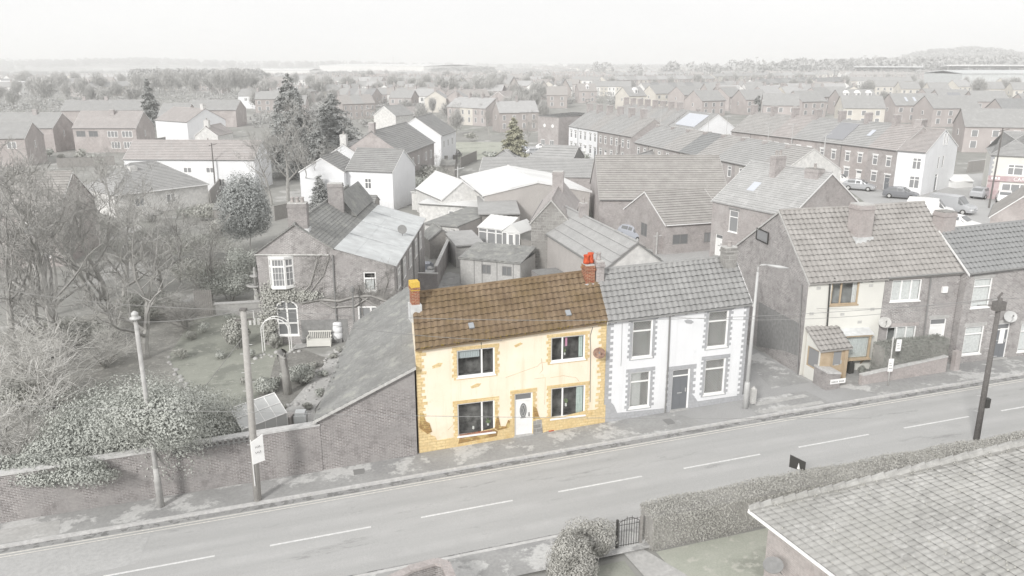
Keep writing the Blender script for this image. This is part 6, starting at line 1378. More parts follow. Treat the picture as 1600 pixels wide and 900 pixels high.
car('silver car at the kerb left of the corner shop',(1534,309),R(40),'silverp'); car('white car directly in front of the corner shop',(1568,315),R(60),'whitep')
car('blue-grey car parked beside the brick bungalow',(994,375),R(-60),'bluep')
car('pale car on the car park beside the pub, upper one',(878,210),R(80),'silverp'); car('white car on the car park in front of the pub',(853,235),R(0),'whitep'); car('white van parked between the brick pub and the white terrace',(882,222),R(80),'whitep','van','van')
# ---- centre left houses
HS('white_cottage','white cottage with a ridged grey tiled roof behind the farmhouse',(540,266),(613,268),4.9,7,rise=2.3,wall='whiter',roof='roofg',kind='mid',trim='white',ops=wr('f',(3.0,),2.7,.9,1.3,t=.6,v=(.5,),glass='gdark'))
HG('white_cottage','white cottage wing with its big white gable facing the bare trees',(468,268),(537,268),4.9,7,(505,247),wall='whiter',roof='roofg',trim='white')
HG('white_cottage','small white gabled roof with a white chimney behind the cottage',(512,243),(562,243),5.2,7,(535,226),wall='whiter',roof='mroofg',chim=[dict(at=(6.5,.5),top=1.4,size=(.9,.9),pots=1,m='whiteg')])
HS('brick_terrace_house','pink brick gabled terrace house with striped tile roof, nearest of its row',(630,241),(660,229),5.4,9,rise=3.0,wall='brickp',roof='roofg',kind='mid',trim=None,ops=wr('f',(2,5,8),3.2,.9,1.3),chim=[dict(at=(.5,.5),top=1.3,size=(.8,.8),pots=0,m='cbrick')],walls=dict(f='cbrick'))
HS('brick_terrace_house','middle house of the striped-roof row with a white roof window',(660,229),(678,222),5.4,9,rise=3.0,wall='cbrick',roof='roofg',kind='mid',trim='white',ops=wr('f',(2,5),3.2,.9,1.3))
HS('white_house','white house with a striped grey roof at the far end of the row',(689,212),(712,204),5.4,9,rise=3.0,wall='whiter',roof='roofg',kind='mid',trim='white',ops=wr('f',(2,5,8),3.2,.9,1.3))
HG('tall_house','plain pinkish-white tall gable house behind the dark conifers',(584,180),(618,181),6.2,7,(598,166),wall='whiteg',roof='mroofg')
HS('brick_house','low brown-roofed houses with white bargeboards left of the bare tree',(638,182),(665,180),3.5,9,rise=2.2,wall='cbrick',roof='mroofp',trim='white')
HG('brick_house','brick house with a gabled white-trimmed front near the churchyard',(762,155),(795,156),5,9,(777,143),wall='brickp',roof='mroofp',trim='white')
pb_,pbf=HS('pub','square flat-topped brick pub with small round signs on the wall',(841,181),(873,183),7.0,10,rise=.3,mono=True,wall='cbrick',roof='mroofg',cat='pub',gutter=None,ops=wr('f',(1.5,4.2),1.2,1.2,1.2,glass='gdark'))
f=pbf['f']
for u,z_ in ((2,5.2),(4.4,5.2)): mb=MB(); mb.prism([f.p(u+.35*math.cos(a),T(*f.a)+z_+.35*math.sin(a),.02) for a in [k*.524 for k in range(12)]],(f.n[0]*.05,f.n[1]*.05,0)); mb.build('wall_sign',M['signw'],pb_)
# ---- left
D_L=dict(wall='brickp',kind='mid')
q=G(172,305,5);B_=G(90,333,5); dep=math.hypot(q[0]-B_[0],q[1]-B_[1])
HS('brick_house','large brick house with brown tiled roof behind the bare trees at the left edge',(-70,338),(90,333),5.0,9,apex=(127,264),roof='roofb',trim='white',ops=wr('f',(6.2,9.6),3.1,1.9,1.2,v=(.33,.66))+wr('f',(6.8,10),.9,1.5,1.2,v=(.5,))+wr('r',(4,),3.0,.5,1.4,v=()),**D_L)
HS('white_row_house','long white rendered house with a brown tiled roof behind the hipped bungalow',(193,249),(397,249),4.6,7,rise=2.3,wall='whiter',roof='mroofp',gutter='dgrey',ops=wr('f',(5.5,12.5),2.7,1.2,.8)+wr('f',(9.2,),2.7,1.2,.8)+wr('f',(3,8,14,17),.8,1.0,1.1),chim=[dict(at=(2.2,.8),top=.9,pots=0),dict(at=(10.4,.75),top=1.0,pots=1,m='whiteg'),dict(at=(8.4,.9),top=1.6,pots=0),dict(at=(14.5,.9),top=1.6,pots=0)])
HS('hipped_bungalow','hipped grey-roofed bungalow with a pale chimney behind the bare trees',(178,306),(324,287),2.7,9,rise=3.0,wall='whiteg',roof='mroofg',hip=(4.4,4.4),cat='bungalow',gutter='white',chim=[dict(at=(4.2,.4),top=.4,size=(.9,.9),pots=0,m='whiteg',low=0)],ops=wr('f',(3,7),1,1.2,1.1))
HS('semi_detached_house','brick semi with white bargeboard at the left frame edge, lowest of the three',(-45,217),(38,216),5.0,8,apex=(54,190),roof='mroofg',trim='white',ops=wr('f',(6.5,),3.2,1.6,1.2)+wr('f',(9.3,),3.2,1.2,1.2)+wr('r',(4,),3.0,.5,1.3,v=()),**D_L)
HS('semi_detached_house','brick semi with white bargeboard behind and right of the lowest one',(-30,200),(82,200),5.0,8.5,apex=(92,177),roof='mroofg',trim='white',ops=wr('r',(4,),3.0,.5,1.3,v=()),chim=[dict(at=(9.5,.45),top=1.1,pots=0)],**D_L)
HS('semi_detached_house','wide brown-roofed brick semi with white window bands, third from the left edge',(113,200),(212,200),5.0,8.5,apex=(217,175),roof='mroofp',trim='white',ops=wr('f',(1.6,4.2,),3.2,1.9,1.2,glass='gdark',fr='dgrey')+wr('f',(8.2,11.2),3.1,2.2,1.3,v=(.33,.66))+wr('f',(8.6,11.2),.8,1.9,1.4,v=(.33,.66))+wr('r',(4,),3.0,.5,1.3,v=()),chim=[dict(at=(7,.4),top=1.1,pots=0)],**D_L)
HS('semi_detached_house','long-roofed brick house behind the brown-roofed semi',(95,173),(222,172),5,9,rise=2.6,roof='mroofg',trim='white',chim=[dict(at=(5,.5),top=1.1,pots=0),dict(at=(11,.5),top=1.1,pots=0)],**D_L)
HS('brick_house','grey-roofed brick house with a white dormer right of the dark ivy tree',(246,182),(290,182),4.8,9,rise=3.0,roof='mroofg',trim='white',ops=wr('f',(2.2,),2.4,1.6,1.4),**D_L)
HG('white_house','white gabled house with a long brown roof, biggest of the white group at the left',(292,191),(352,187),4.6,13,(322,170),wall='whiter',roof='mroofp',chim=[dict(at=(12.3,.5),top=1.2,size=(1,1),pots=0,m='whiteg')],trim=None)
HG('white_house','small cream gabled end with a chimney below the big white house',(304,212),(340,212),4.4,8,(322,198),wall='whiteg',roof='mroofp',chim=[dict(at=(7,.5),top=1.2,size=(.9,.9),pots=1,m='whiteg')])
HS('brick_house','long grey-roofed brick house behind the white gabled group',(290,172),(368,172),4.8,9,rise=2.6,roof='mroofg',trim='white',**D_L)
HS('white_house','white farmhouse-like pair beyond the tree belt',(372,150),(402,150),5,9,rise=2.6,wall='whiter',roof='mroofg',ops=wr('f',(3,8,12),3,1.2,1.2))
# ---- street poles in the mid distance
for px,h,lb in (((337,300),7,'dark pole in front of the long white house'),((1280,300),8,'thin lamp column before the junction terrace'),((1545,325),9.5,'dark telegraph pole beside the corner shop'),((507,238),8,'lamp column left of the white cottage chimney'),((1187,205),8,'pale aerial pole rising before the junction terrace'),((962,260),4,'thin flue pipe behind the pale-gabled wing'),((715,322),5,'thin white mast before the canopy roof'),((250,150),16,'tall thin pale pole behind the dark ivy tree'),((236,205),14,'tall leaning pale pole between the semis and the ivy tree')):
    p=G(*px); mb=MB(); z=T(*p); mb.tube([(p[0],p[1],z-.2),(p[0]+.1,p[1],z+h)],[.11,.07],6); mb.tube([(p[0]-.3,p[1],z+h-.4),(p[0]+.9,p[1],z+h-.1)],.04,4); tag(mb.build('lamp_column',M['galv' if 'dark' not in lb else 'darkpole']),lb,'pole')
# ---- conifers and mid trees
conifer('spruce','tall dark spruce with a pointed leader behind the bare trees','tree',G(461,275),16.4,6.8,'conif',1,30,leafs=.26,dens=170)
conifer('spruce','broad dark conifer right of the pointed spruce','tree',G(524,262),12.8,6.6,'conif',2,24,leafs=.26,dens=170,droop=-.1)
conifer('spruce','dense dark conifer lobe between the two big conifers and the white cottages','tree',G(495,275),9,4.2,'conif',6,20,leafs=.28,dens=110,droop=.1)
ro=bush('silver_conifer','rounded silver-grey conifer beside the farmhouse','tree',G(390,392),(2.9,2.9,4.6),30000,'silver',.11,3,lumps=34,asp=.4,stems=1,z=T(*G(390,392))-.2)
conifer('spruce','small dark conifer in front of the white cottage gable','tree',G(502,332),4.6,1.5,'conif',4,16,leafs=.15,dens=90,droop=.1)
conifer('golden_conifer','rounded olive conifer by the grass patch','tree',G(803,256),8.2,3.0,'gold',5,24,leafs=.24,dens=150,droop=.0,first=.03)
conifer('ivy_tree','tall narrow dark ivy-clad conifer beyond the brown-roofed semi','tree',G(238,205),14,3.2,'conif',7,22,leafs=.4,dens=90,droop=.05,first=.1)
conifer('spruce','small dark conifer behind the junction terrace ridge','tree',G(1182,182),7,2.6,'conif',8,12,leafs=.35,dens=60)
for i,(px,h,key,lb) in enumerate((((452,325),14.5,'td','multi-stemmed bare tree in front of the pointed spruce'),((425,320),11,'ta','bare tree between the silver conifer and the spruce'),((482,328),12,'td','bare tree in front of the white cottage gable wall'),((690,300),6,'tc','bushy bare tree behind the pale outbuildings'),((705,215),9,'td','bare tree by the white end of the striped-roof row'),((765,215),8,'ta','bare tree on the grass patch'),((825,235),9,'tb','bare tree beside the olive conifer'),((770,150),13,'tc','large bare tree left of the church'),((845,215),8,'td','bare tree in front of the pub'),((60,200),9,'ta','bare tree behind the left semis'),((150,330),9,'tb','bare tree in the large brick house garden'),((940,170),8,'tc','bare tree behind the back row chimneys'),((1300,345),3,'ta','little bare tree before the junction kerb'))):
    place_tree(key,'bare_tree',lb,'tree',G(*px),h,i*1.3,mats=('bark','twig'),seed=dict(ta=31,tb=32,tc=33,td=34)[key],**TK)
for i,(px,rw,mt,lb) in enumerate((((640,300),(4,3,1.3),'leafd','evergreen hedge mound behind the farmhouse sheet roof'),((725,360),(1.6,2,1.2),'leafd','dark shrub between the flat garage and the conservatory'),((665,290),(5,3,1.8),'ivy','scrubby bushes between the striped-roof row and the canopy'),((560,330),(2,2,1.2),'ivy','shrub beneath the white cottage window'),((270,190),(1.6,1.6,2.4),'conif','dark shrub right of the brick house with the dormer'),((350,345),(5,2,1.2),'ivy','hedge in front of the hipped bungalow garden'),((150,160),(7,4,4.5),'fart','rounded bare grey tree clump beyond the semis'))):
    bush('shrub',lb,'shrub',G(*px),rw,4200,mt,.13 if i<6 else .3,60+i,lumps=10,asp=.45)

# aerials on the terrace chimneys
g=random.Random(8)
for r_,f_ in tb2+tcx:
    if g.random()<.75:
        f=f_['f']; z=T(*f.a)+5.4+2.8; q=f.p(.4,z,-4.1); h=g.uniform(1.6,2.6); mb=MB(); mb.tube([(q[0],q[1],z-.3),(q[0],q[1],z+h)],.035,4); a=g.uniform(0,3); mb.tube([(q[0]-.5*math.cos(a),q[1]-.5*math.sin(a),z+h-.1),(q[0]+.6*math.cos(a),q[1]+.6*math.sin(a),z+h-.1)],.03,3)
        for k in range(5): c=(q[0]+(-.4+.22*k)*math.cos(a),q[1]+(-.4+.22*k)*math.sin(a)); mb.tube([(c[0]-.25*math.sin(a),c[1]+.25*math.cos(a),z+h-.1),(c[0]+.25*math.sin(a),c[1]-.25*math.cos(a),z+h-.1)],.02,3)
        mb.build('aerial',M['galv'],r_)
for i,(p0,p1,h,lb) in enumerate((((720,262),(745,250),1.7,'wooden fence beside the grass patch below the striped-roof row'),((636,262),(700,258),1.7,'wooden fence behind the scrubby bushes near the canopy'),((1255,300),(1300,290),1.5,'garden fence at the near end of the long terrace'),((330,320),(350,292),1.8,'dark panel fence at the right end of the hipped bungalow'),((430,345),(470,335),1.7,'low fence below the bare tree by the white cottage'),((800,395),(830,400),1.4,'short fence between the conservatory and the stone house'),((230,232),(260,226),1.7,'wooden fence between the semis and the long white house'),((90,262),(180,258),1.6,'pale fence below the semis at the left'),((640,250),(715,252),1.2,'low fence along the grass patch near the white end house'))): wallpx('garden_fence',lb,p0,p1,h,'greywood',.08,'fence','greywood')
for i,(x,y,lb) in enumerate(((700,266,'small timber shed below the grass patch, right of the white end house'),(655,275,'small timber shed among the scrubby bushes'),(345,335,'small timber shed behind the silver conifer'),(1262,318,'small shed behind the slate-roofed brick house'),(575,325,'small shed below the white cottage'),(255,236,'small shed behind the long white house'))): HS('garden_shed',lb,(x-12,y-8),(x+10,y-8),2.0,2.4,rise=.6,wall='greywood',roof='slate',cat='shed',gutter=None,trim=None)
for i,(px,a,c_,lb) in enumerate((((1342,297),-.6,'silverp','silver car parked before the junction terrace, left of the dark hatchback'),((1310,287),-.6,'whitep','white car by the wall of the junction terrace'),((818,238),.1,'bluep','blue-grey car on the car park beside the olive conifer'),((838,243),.1,'silverp','silver car on the car park nearest the clubhouse'),((905,252),1.3,'silverp','silver car half hidden behind the clubhouse wing'),((1590,330),.8,'silverp','silver car at the right frame edge below the shop'))): car(lb,px,a,c_)
rt=HG('store','small brick outbuilding gable right of the silver van, behind the grey-roofed terrace end',(1548,338),(1640,345),3.2,8,(1590,306),wall='brickp',roof='roofb',cat='outbuilding')
# ================= far town =================
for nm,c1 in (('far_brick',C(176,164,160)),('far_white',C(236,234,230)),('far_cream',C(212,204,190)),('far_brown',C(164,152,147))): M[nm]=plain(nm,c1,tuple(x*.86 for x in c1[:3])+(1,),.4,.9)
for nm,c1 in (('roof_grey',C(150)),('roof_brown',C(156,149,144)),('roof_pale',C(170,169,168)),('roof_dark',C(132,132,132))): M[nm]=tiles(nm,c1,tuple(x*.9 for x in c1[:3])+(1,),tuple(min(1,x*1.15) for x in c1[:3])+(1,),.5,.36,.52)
PRO={}
def far_proto(w,d,e,r,wall,roof,chim=1):
    """meshes of a small far house: wall with its windows, roof, chimney; local frame, front towards -y"""
    key=(w,d,e,r,wall,roof,chim)
    if key in PRO: return PRO[key]
    mb=MB(); x,y=w/2,d/2; mb.poly([(-x,-y,-1.5),(x,-y,-1.5),(x,-y,e),(-x,-y,e)]); mb.poly([(x,y,-1.5),(-x,y,-1.5),(-x,y,e),(x,y,e)])
    mb.poly([(x,-y,-1.5),(x,y,-1.5),(x,y,e),(x,0,e+r),(x,-y,e)]); mb.poly([(-x,y,-1.5),(-x,-y,-1.5),(-x,-y,e),(-x,0,e+r),(-x,y,e)])
    n=max(2,int(w/3)); 
    for sy in (-1,1):
        for i in range(n):
            u=-x+w*(i+.5)/n
            for z,hh in ((.9,1.3),(3.1,1.2)):
                if z+hh>e: continue
                mb.box((u-.62,sy*(y+.03)-.03,z-.06),(1.24,0,0),(0,.06,0),(0,0,hh+.12),1); mb.box((u-.5,sy*(y+.07)-.02,z),(1.0,0,0),(0,.04,0),(0,0,hh),2)
    for sx in (-1,1):
        mb.box((sx*(x+.03)-.03,-.4,3.0 if e>4 else .9),(.06,0,0),(0,.8,0),(0,0,1.2),1); mb.box((sx*(x+.07)-.02,-.3,3.1 if e>4 else 1.0),(.04,0,0),(0,.6,0),(0,0,1.0),2)
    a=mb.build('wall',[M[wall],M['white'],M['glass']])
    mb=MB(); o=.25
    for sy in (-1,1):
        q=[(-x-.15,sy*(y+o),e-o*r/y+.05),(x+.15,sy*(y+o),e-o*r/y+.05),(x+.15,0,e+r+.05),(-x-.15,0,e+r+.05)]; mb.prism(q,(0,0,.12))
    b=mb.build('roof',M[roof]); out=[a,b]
    if chim:
        mb=MB()
        for cx in ((-x+.5,) if chim==1 else (-x+.5,x-.5)): mb.cbox((cx,0),.7,1.0,e+r-.5,e+r+1.2); mb.cbox((cx,0),.8,1.1,e+r+.95,e+r+1.1); mb.lathe((cx,.2,e+r+1.2),[(.14,0),(.12,.45)],6); mb.lathe((cx,-.2,e+r+1.2),[(.14,0),(.12,.45)],6)
        out.append(mb.build('chimney',M['cbrick']))
    PRO[key]=[]
    for o in out:
        V=o.location.copy(); me=o.data; me.transform(__import__('mathutils').Matrix.Translation(V)); PRO[key].append((o.name.split('.')[0],me)); bpy.data.objects.remove(o)
    return PRO[key]
NF=[0]
def far_house(xy,ang,label,w=8,d=8,e=5,r=2.6,wall='far_brick',roof='roof_grey',chim=1,sx=1,group=None,name='far_house',cat='house'):
    o=bpy.data.objects.new(name,None); col.objects.link(o); o.location=(xy[0],xy[1],far_h(*xy)); o.rotation_euler=(0,0,ang); o.scale=(sx,1,1); tag(o,label,cat,group)
    for nm,me in far_proto(w,d,e,r,wall,roof,chim):
        c=bpy.data.objects.new(nm,me); col.objects.link(c); c.parent=o
    NF[0]+=1; return o
def Gf(x,y,dz=0):
    u,f,d=ray(x,y); t=(H-dz)/-d
    for i in range(40): t=t*.5+.5*(H-dz-far_h(u*t,f*t))/-d; t=min(max(t,5),6000)
    return (u*t,f*t)
def far_row(desc,p0,p1,n,walls,roofs,w=8,**k):
    """n joined houses between two base pixels"""
    a,b=Gf(*p0),Gf(*p1); L_=math.hypot(b[0]-a[0],b[1]-a[1]); ang=math.atan2(b[1]-a[1],b[0]-a[0]); g=random.Random(int(p0[0]*7+p0[1]))
    for i in range(n):
        t=(i+.5)/n; far_house((a[0]+(b[0]-a[0])*t,a[1]+(b[1]-a[1])*t),ang,desc,w=w,sx=L_/n/w,wall=walls[i%len(walls)],roof=roofs[i%len(roofs)],group=desc.replace('house','houses')[:60],chim=k.get('chim',1),e=k.get('e',5),r=k.get('r',2.6),d=k.get('d',8))
WB,WW,WC,WN='far_brick','far_white','far_cream','far_brown'; RG_,RB_,RP,RD='roof_grey','roof_brown','roof_pale','roof_dark'
rows=[
 # centre
 ('dark-roofed house in the long far row above the pinkish gable house',(535,167),(590,168),4,[WB],[RG_,RD]),('white-fronted house in the far row left of the bare churchyard tree',(590,166),(685,165),6,[WB,WW,WB],[RG_,RB_]),
 ('brown far house in the row behind the broad dark conifer',(530,186),(580,184),3,[WN],[RB_,RG_]),('grey-roofed house in the far centre row, upper of two',(470,160),(560,155),5,[WB,WC],[RG_,RP]),
 ('distant grey-roofed house in the upper centre row',(560,148),(650,148),6,[WW,WB,WC],[RG_,RP]),('distant house left of the churchyard in the far row',(655,152),(730,150),4,[WB,WW],[RG_]),
 ('far small house in the fields strip of the centre horizon',(510,136),(600,137),5,[WB,WW],[RG_,RP]),('pale far house right of the centre warehouses',(620,136),(720,137),5,[WC,WW],[RG_]),
 ('low brown house in front of the bare churchyard tree',(700,172),(760,170),3,[WB],[RB_]),('grey-roofed bungalow below the churchyard',(715,192),(775,196),3,[WB,WC],[RP]),('flat brown building by the pub lawn',(775,205),(835,203),2,[WN],[RP]),
 # right centre
 ('white house in the long pale terrace beyond the chimneys, lower row',(925,150),(985,150),5,[WW,WC],[RG_]),('white house in the long pale terrace beyond the chimneys, right part',(1000,155),(1130,152),10,[WW,WC,WW],[RG_,RD]),
 ('house in the upper grey-roofed row above the pale terrace',(940,137),(1110,133),11,[WC,WB,WB],[RG_,RP]),('distant small house in the third row right of centre',(900,126),(1080,121),10,[WB,WC,WW],[RG_,RP]),
 ('brick house in the row behind the junction terrace, left part',(1130,150),(1190,152),4,[WB],[RG_]),('white house in the bright far terrace on the right slope',(1170,146),(1265,138),9,[WW,WW,WC],[RG_,RD]),
 ('dark-roofed house in the row right of the bright terrace',(1265,142),(1315,138),4,[WC,WB],[RD]),('small house in the upper row of the right slope',(1110,128),(1200,124),6,[WC,WB],[RG_]),('small house near the wood edge on the right slope',(1200,126),(1300,120),6,[WB,WW,WC],[RG_,RP]),
 ('cream house in the far row below the stadium',(1320,138),(1420,138),7,[WC,WW],[RG_]),('far brick row house below the stadium with pale windows',(1330,124),(1500,122),11,[WB],[RB_]),
 # left
 ('distant house at the left field edge',(0,150),(40,150),2,[WB,WW],[RG_]),('distant low house beyond the left trees',(120,152),(200,148),4,[WB,WC],[RP]),('far white-fronted house in the left valley',(210,142),(330,139),6,[WC,WW],[RG_]),
 ('distant grey-roofed house in the left valley, upper row',(60,128),(180,128),6,[WB,WC],[RP]),
]
for r_ in rows: far_row(*r_)
# estate houses on the right, each described
EST=[((1216,190),-10,'brown','brick gabled house in the estate behind the junction terrace, first on the left',10,WB,RG_),((1170,178),20,'','grey-roofed estate house with a pale ridge line left of the gable pair',9,WB,RG_),((1195,168),35,'','estate house with a sharp brick gable behind the small conifer',10,WB,RP),
 ((1255,182),25,'','estate house with a wide plain grey roof left of the dormered one',10,WB,RG_),((1275,172),40,'','brick gabled estate house right of the small far conifer',9,WB,RG_),((1330,178),8,'','estate house with three white dormers',13,WB,RG_),
 ((1340,196),-5,'','estate house with a cream gable below the dormered house',11,WC,RG_),((1420,190),5,'','big-roofed estate house with three roof windows',14,WB,RG_),((1475,196),10,'','long-roofed brick estate house behind the white gable house',14,WB,RG_),((1452,175),20,'','small estate house with a pale skylight',9,WB,RG_),
 ((1480,178),5,'','estate house with a six-pane solar array',11,WB,RG_),((1535,182),0,'','brick-gabled estate house at the right of the solar array',11,WB,RG_),((1540,235),-12,'','pinkish brick estate house directly right of the tall white end house',11,WB,RG_),((1580,205),5,'','dark-roofed estate house near the right edge',11,WB,RD),((1610,190),10,'','estate house at the right frame edge with a white dormer',11,WB,RG_),
 ((1135,172),40,'','estate house with a low brown gable left of the estate',9,WB,RG_),((1070,168),35,'','brick gable house behind the back row chimneys',10,WB,RG_),((1030,165),30,'','cream-brown gabled house behind the back row chimneys, left one',11,WC,RG_),((1115,160),15,'','house with plain roof between the gable houses and the pale terrace',10,WB,RG_),((1100,180),30,'','pinkish gable house behind the solar-roofed white house',10,WB,RG_),
 ((1415,155),0,'','cream house with an open garage in the far right estate',9,WC,RG_),((1460,157),0,'','cream house right of the open-garage one',9,WC,RG_),((1495,150),20,'','cream house with brown gable set further back in the far estate',9,WC,RP),((1545,155),0,'','cream far estate house with a dark door',9,WC,RG_),((1590,157),-5,'','cream far estate house at the right edge',9,WC,RG_),((1385,150),0,'','long cream house below the stadium terrace',16,WC,RG_),((1570,143),15,'','pale gabled far estate house behind the others at the right',9,WC,RP),
 ((985,170),30,'','white-gabled house behind the back row, with a small pointed dormer',8,WC,RG_),((915,160),10,'','brick house with a white dormer left of the back row',8,WB,RB_),((870,168),0,'','brown house among the trees left of the back row',8,WN,RB_),((1300,160),0,'','low pale-roofed house at the far side of the estate',9,WC,RP),((1240,160),20,'','low house beyond the estate green',9,WB,RP)]
EO={}
for (px,dg,_,lb,w_,wl,rf_) in EST: EO[lb]=(far_house(Gf(*px),R(dg)-.05,lb,w=w_,d=9,e=5,r=3.1,wall=wl,roof=rf_,chim=0,name='estate_house'),w_)
def dormer(root,xs,e,r,d,m='white'):
    for x in xs:
        mb=MB(); z=e+.9; y=-d/2+1.1; mb.box((x-.7,y,z),(1.4,0,0),(0,1.8,0),(0,0,1.2)); mb.prism([(x-.85,y-.1,z+1.2),(x+.85,y-.1,z+1.2),(x,y-.1,z+2.1)],(0,2.4,0)); mb.box((x-.4,y-.04,z+.2),(.8,0,0),(0,.03,0),(0,0,.9),1)
        o=mb.build('dormer',[M['white'],M['glass']]); V=o.location.copy(); o.parent=root; o.location=V
for lb,xs in (('estate house with three white dormers',(-4,0,4)),('estate house at the right frame edge with a white dormer',(-2,)),('brick house with a white dormer left of the back row',(0,)),('white-gabled house behind the back row, with a small pointed dormer',(0,))): dormer(EO[lb][0],xs,5,3.1,9)
for lb,xs,wd,mt in (('big-roofed estate house with three roof windows',(-3,-.5,3),.7,'solarl'),('estate house with a six-pane solar array',(-1.5,0,1.5),1.3,'solar'),('small estate house with a pale skylight',(0,),1.2,'whites')):
    for x in xs:
        mb=MB(); s_=3.1/4.5; y0,y1=-3.2,-1.6; mb.prism([(x-wd/2,y0,5+3.1*(1-3.2/4.5)+.2),(x+wd/2,y0,5+3.1*(1-3.2/4.5)+.2),(x+wd/2,y1,5+3.1*(1-1.6/4.5)+.2),(x-wd/2,y1,5+3.1*(1-1.6/4.5)+.2)],(0,0,.06)); o=mb.build('roof_window',M[mt]); V=o.location.copy(); o.parent=EO[lb][0]; o.location=V
# more single houses scattered in bands, deterministic
g=random.Random(11)
SC=[(0,470,134,146,21,'small far house among the trees of the left valley'),(480,760,128,134,16,'small far house in the centre distance'),(760,900,130,160,18,'far house near the church'),(890,1130,112,120,16,'tiny distant house on the rise right of centre'),(1120,1330,152,166,16,'far house between the bright terrace and the estate'),(600,720,155,178,8,'single far house near the churchyard trees'),(420,480,150,190,5,'far house between the tree belt and the spruce')]
for x0,x1,y0,y1,n,lb in SC:
    for i in range(n):
        px=(x0+(x1-x0)*(i+g.random())/n,g.uniform(y0,y1)); far_house(Gf(*px),g.choice((-.25,.1,.3,1.3,1.5)),lb,w=9,wall=g.choice((WB,WB,WC,WW,WN)),roof=g.choice((RG_,RB_,RP)),group=lb[:50],chim=1)
# big pale sheds on the plain
def shed(label,p0,p1,h,depth,wall='far_white',roof='whites'):
    a,b=Gf(*p0),Gf(*p1); f=Fr(a,b); z=far_h(*a)-1; bk_=Vector((-f.n[0],-f.n[1],0))*depth; ro=thing('warehouse',label,'warehouse',((a[0]+b[0])/2,(a[1]+b[1])/2),z); mb=MB(); mb.box(f.p(0,z),Vector((f.d[0],f.d[1],0))*f.L,bk_,(0,0,h+1)); mb.build('wall',M[wall],ro)
    mb=MB(); q0,q1=Vector(f.p(-.5,z+h+1.01,.5)),Vector(f.p(f.L+.5,z+h+1.01,.5)); md=bk_*.5+Vector((0,0,h*.18)); mb.prism([q0,q1,q1+md,q0+md],(0,0,.5)); mb.prism([q0+md,q1+md,q1+bk_,q0+bk_],(0,0,.5)); mb.build('roof',M[roof],ro)
shed('very long white warehouse on the centre horizon',(500,114),(662,118),15,120); shed('long white warehouse left of the pointed spruce top',(365,122),(484,121),12,80); shed('thin white warehouse band on the left plain',(205,121),(360,116),6,80)
shed('white warehouse right of the centre trees on the horizon',(662,109),(760,108),9,80); shed('white warehouse beyond the church on the horizon',(852,104),(890,104),10,80); shed('white warehouse right of the three dark firs',(1040,103),(1115,103),9,60); shed('pale low school building with a pointed porch',(998,122),(1055,121),5,20); shed('white shed at the left frame edge on the plain',(0,143),(50,141),5,25); shed('pale shed row left of the round bare tree clump',(50,137),(120,135),5,25)
shed('pale industrial roof on the right rise',(1160,112),(1225,112),6,40); shed('white low building at the far wood edge',(1020,108),(1065,108),7,40)
# stadium
def stand(label,p0,p1,h,depth,rp='lead'):
    a,b=Gf(*p0),Gf(*p1); f=Fr(a,b); z=far_h(*a); bk_=Vector((-f.n[0],-f.n[1],0)); ro=thing('stadium_stand',label,'stadium stand',((a[0]+b[0])/2,(a[1]+b[1])/2),z); mb=MB(); mb.box(f.p(0,z-2),Vector((f.d[0],f.d[1],0))*f.L,bk_*depth*.6,(0,0,h*.65+2)); mb.build('seating_block',M['dgrey'],ro)
    mb=MB(); mb.prism([Vector(f.p(-2,z+h,4)),Vector(f.p(f.L+2,z+h,4)),Vector(f.p(f.L+2,z+h*.8))+bk_*depth,Vector(f.p(-2,z+h*.8))+bk_*depth],(0,0,1.4)); mb.build('roof',M[rp],ro)
    for i in range(6): mb=MB(); q=f.p(f.L*(i+.02)/5.05,z,1); mb.tube([q,(q[0],q[1],z+h)],.4,5); mb.build('roof_column',M['galv'],ro)
stand('grey-roofed stadium stand below the wood, left of the two',(1336,121),(1438,118),12,25); stand('long white-edged stadium stand at the right edge',(1478,122),(1640,124),14,40,'whites')
shed('large blue-grey metal hall in front of the long stand',(1500,140),(1640,140),10,45,'sheet','sheet')
for i,px in enumerate(((1348,118),(1365,118),(1402,118),(1420,118),(1540,112),(1180,122))):
    p=Gf(*px); z=far_h(*p); mb=MB(); mb.tube([(p[0],p[1],z-1),(p[0],p[1],z+24)],[.5,.3],5); mb.box((p[0]-1.8,p[1]-.3,z+23),(3.6,0,0),(0,.5,0),(0,0,2)); tag(mb.build('floodlight',M['galv']),'thin stadium floodlight mast rising before the wood','floodlight','stadium floodlight masts')
for i,px in enumerate(((280,103),(310,102),(345,102),(370,102),(530,104),(562,104),(615,104),(1300,102),(1560,100))):
    p=Gf(px[0],112); p=(p[0]*1.6,p[1]*1.6); z=far_h(*p); mb=MB(); mb.tube([(p[0],p[1],z),(p[0],p[1],z+48)],[2.0,.5],4)
    for q in (26,33,40): mb.tube([(p[0]-8,p[1],z+q),(p[0]+8,p[1],z+q)],.45,3)
    tag(mb.build('pylon',M['galv']),'faint lattice pylon on the horizon','pylon','pylons along the horizon')
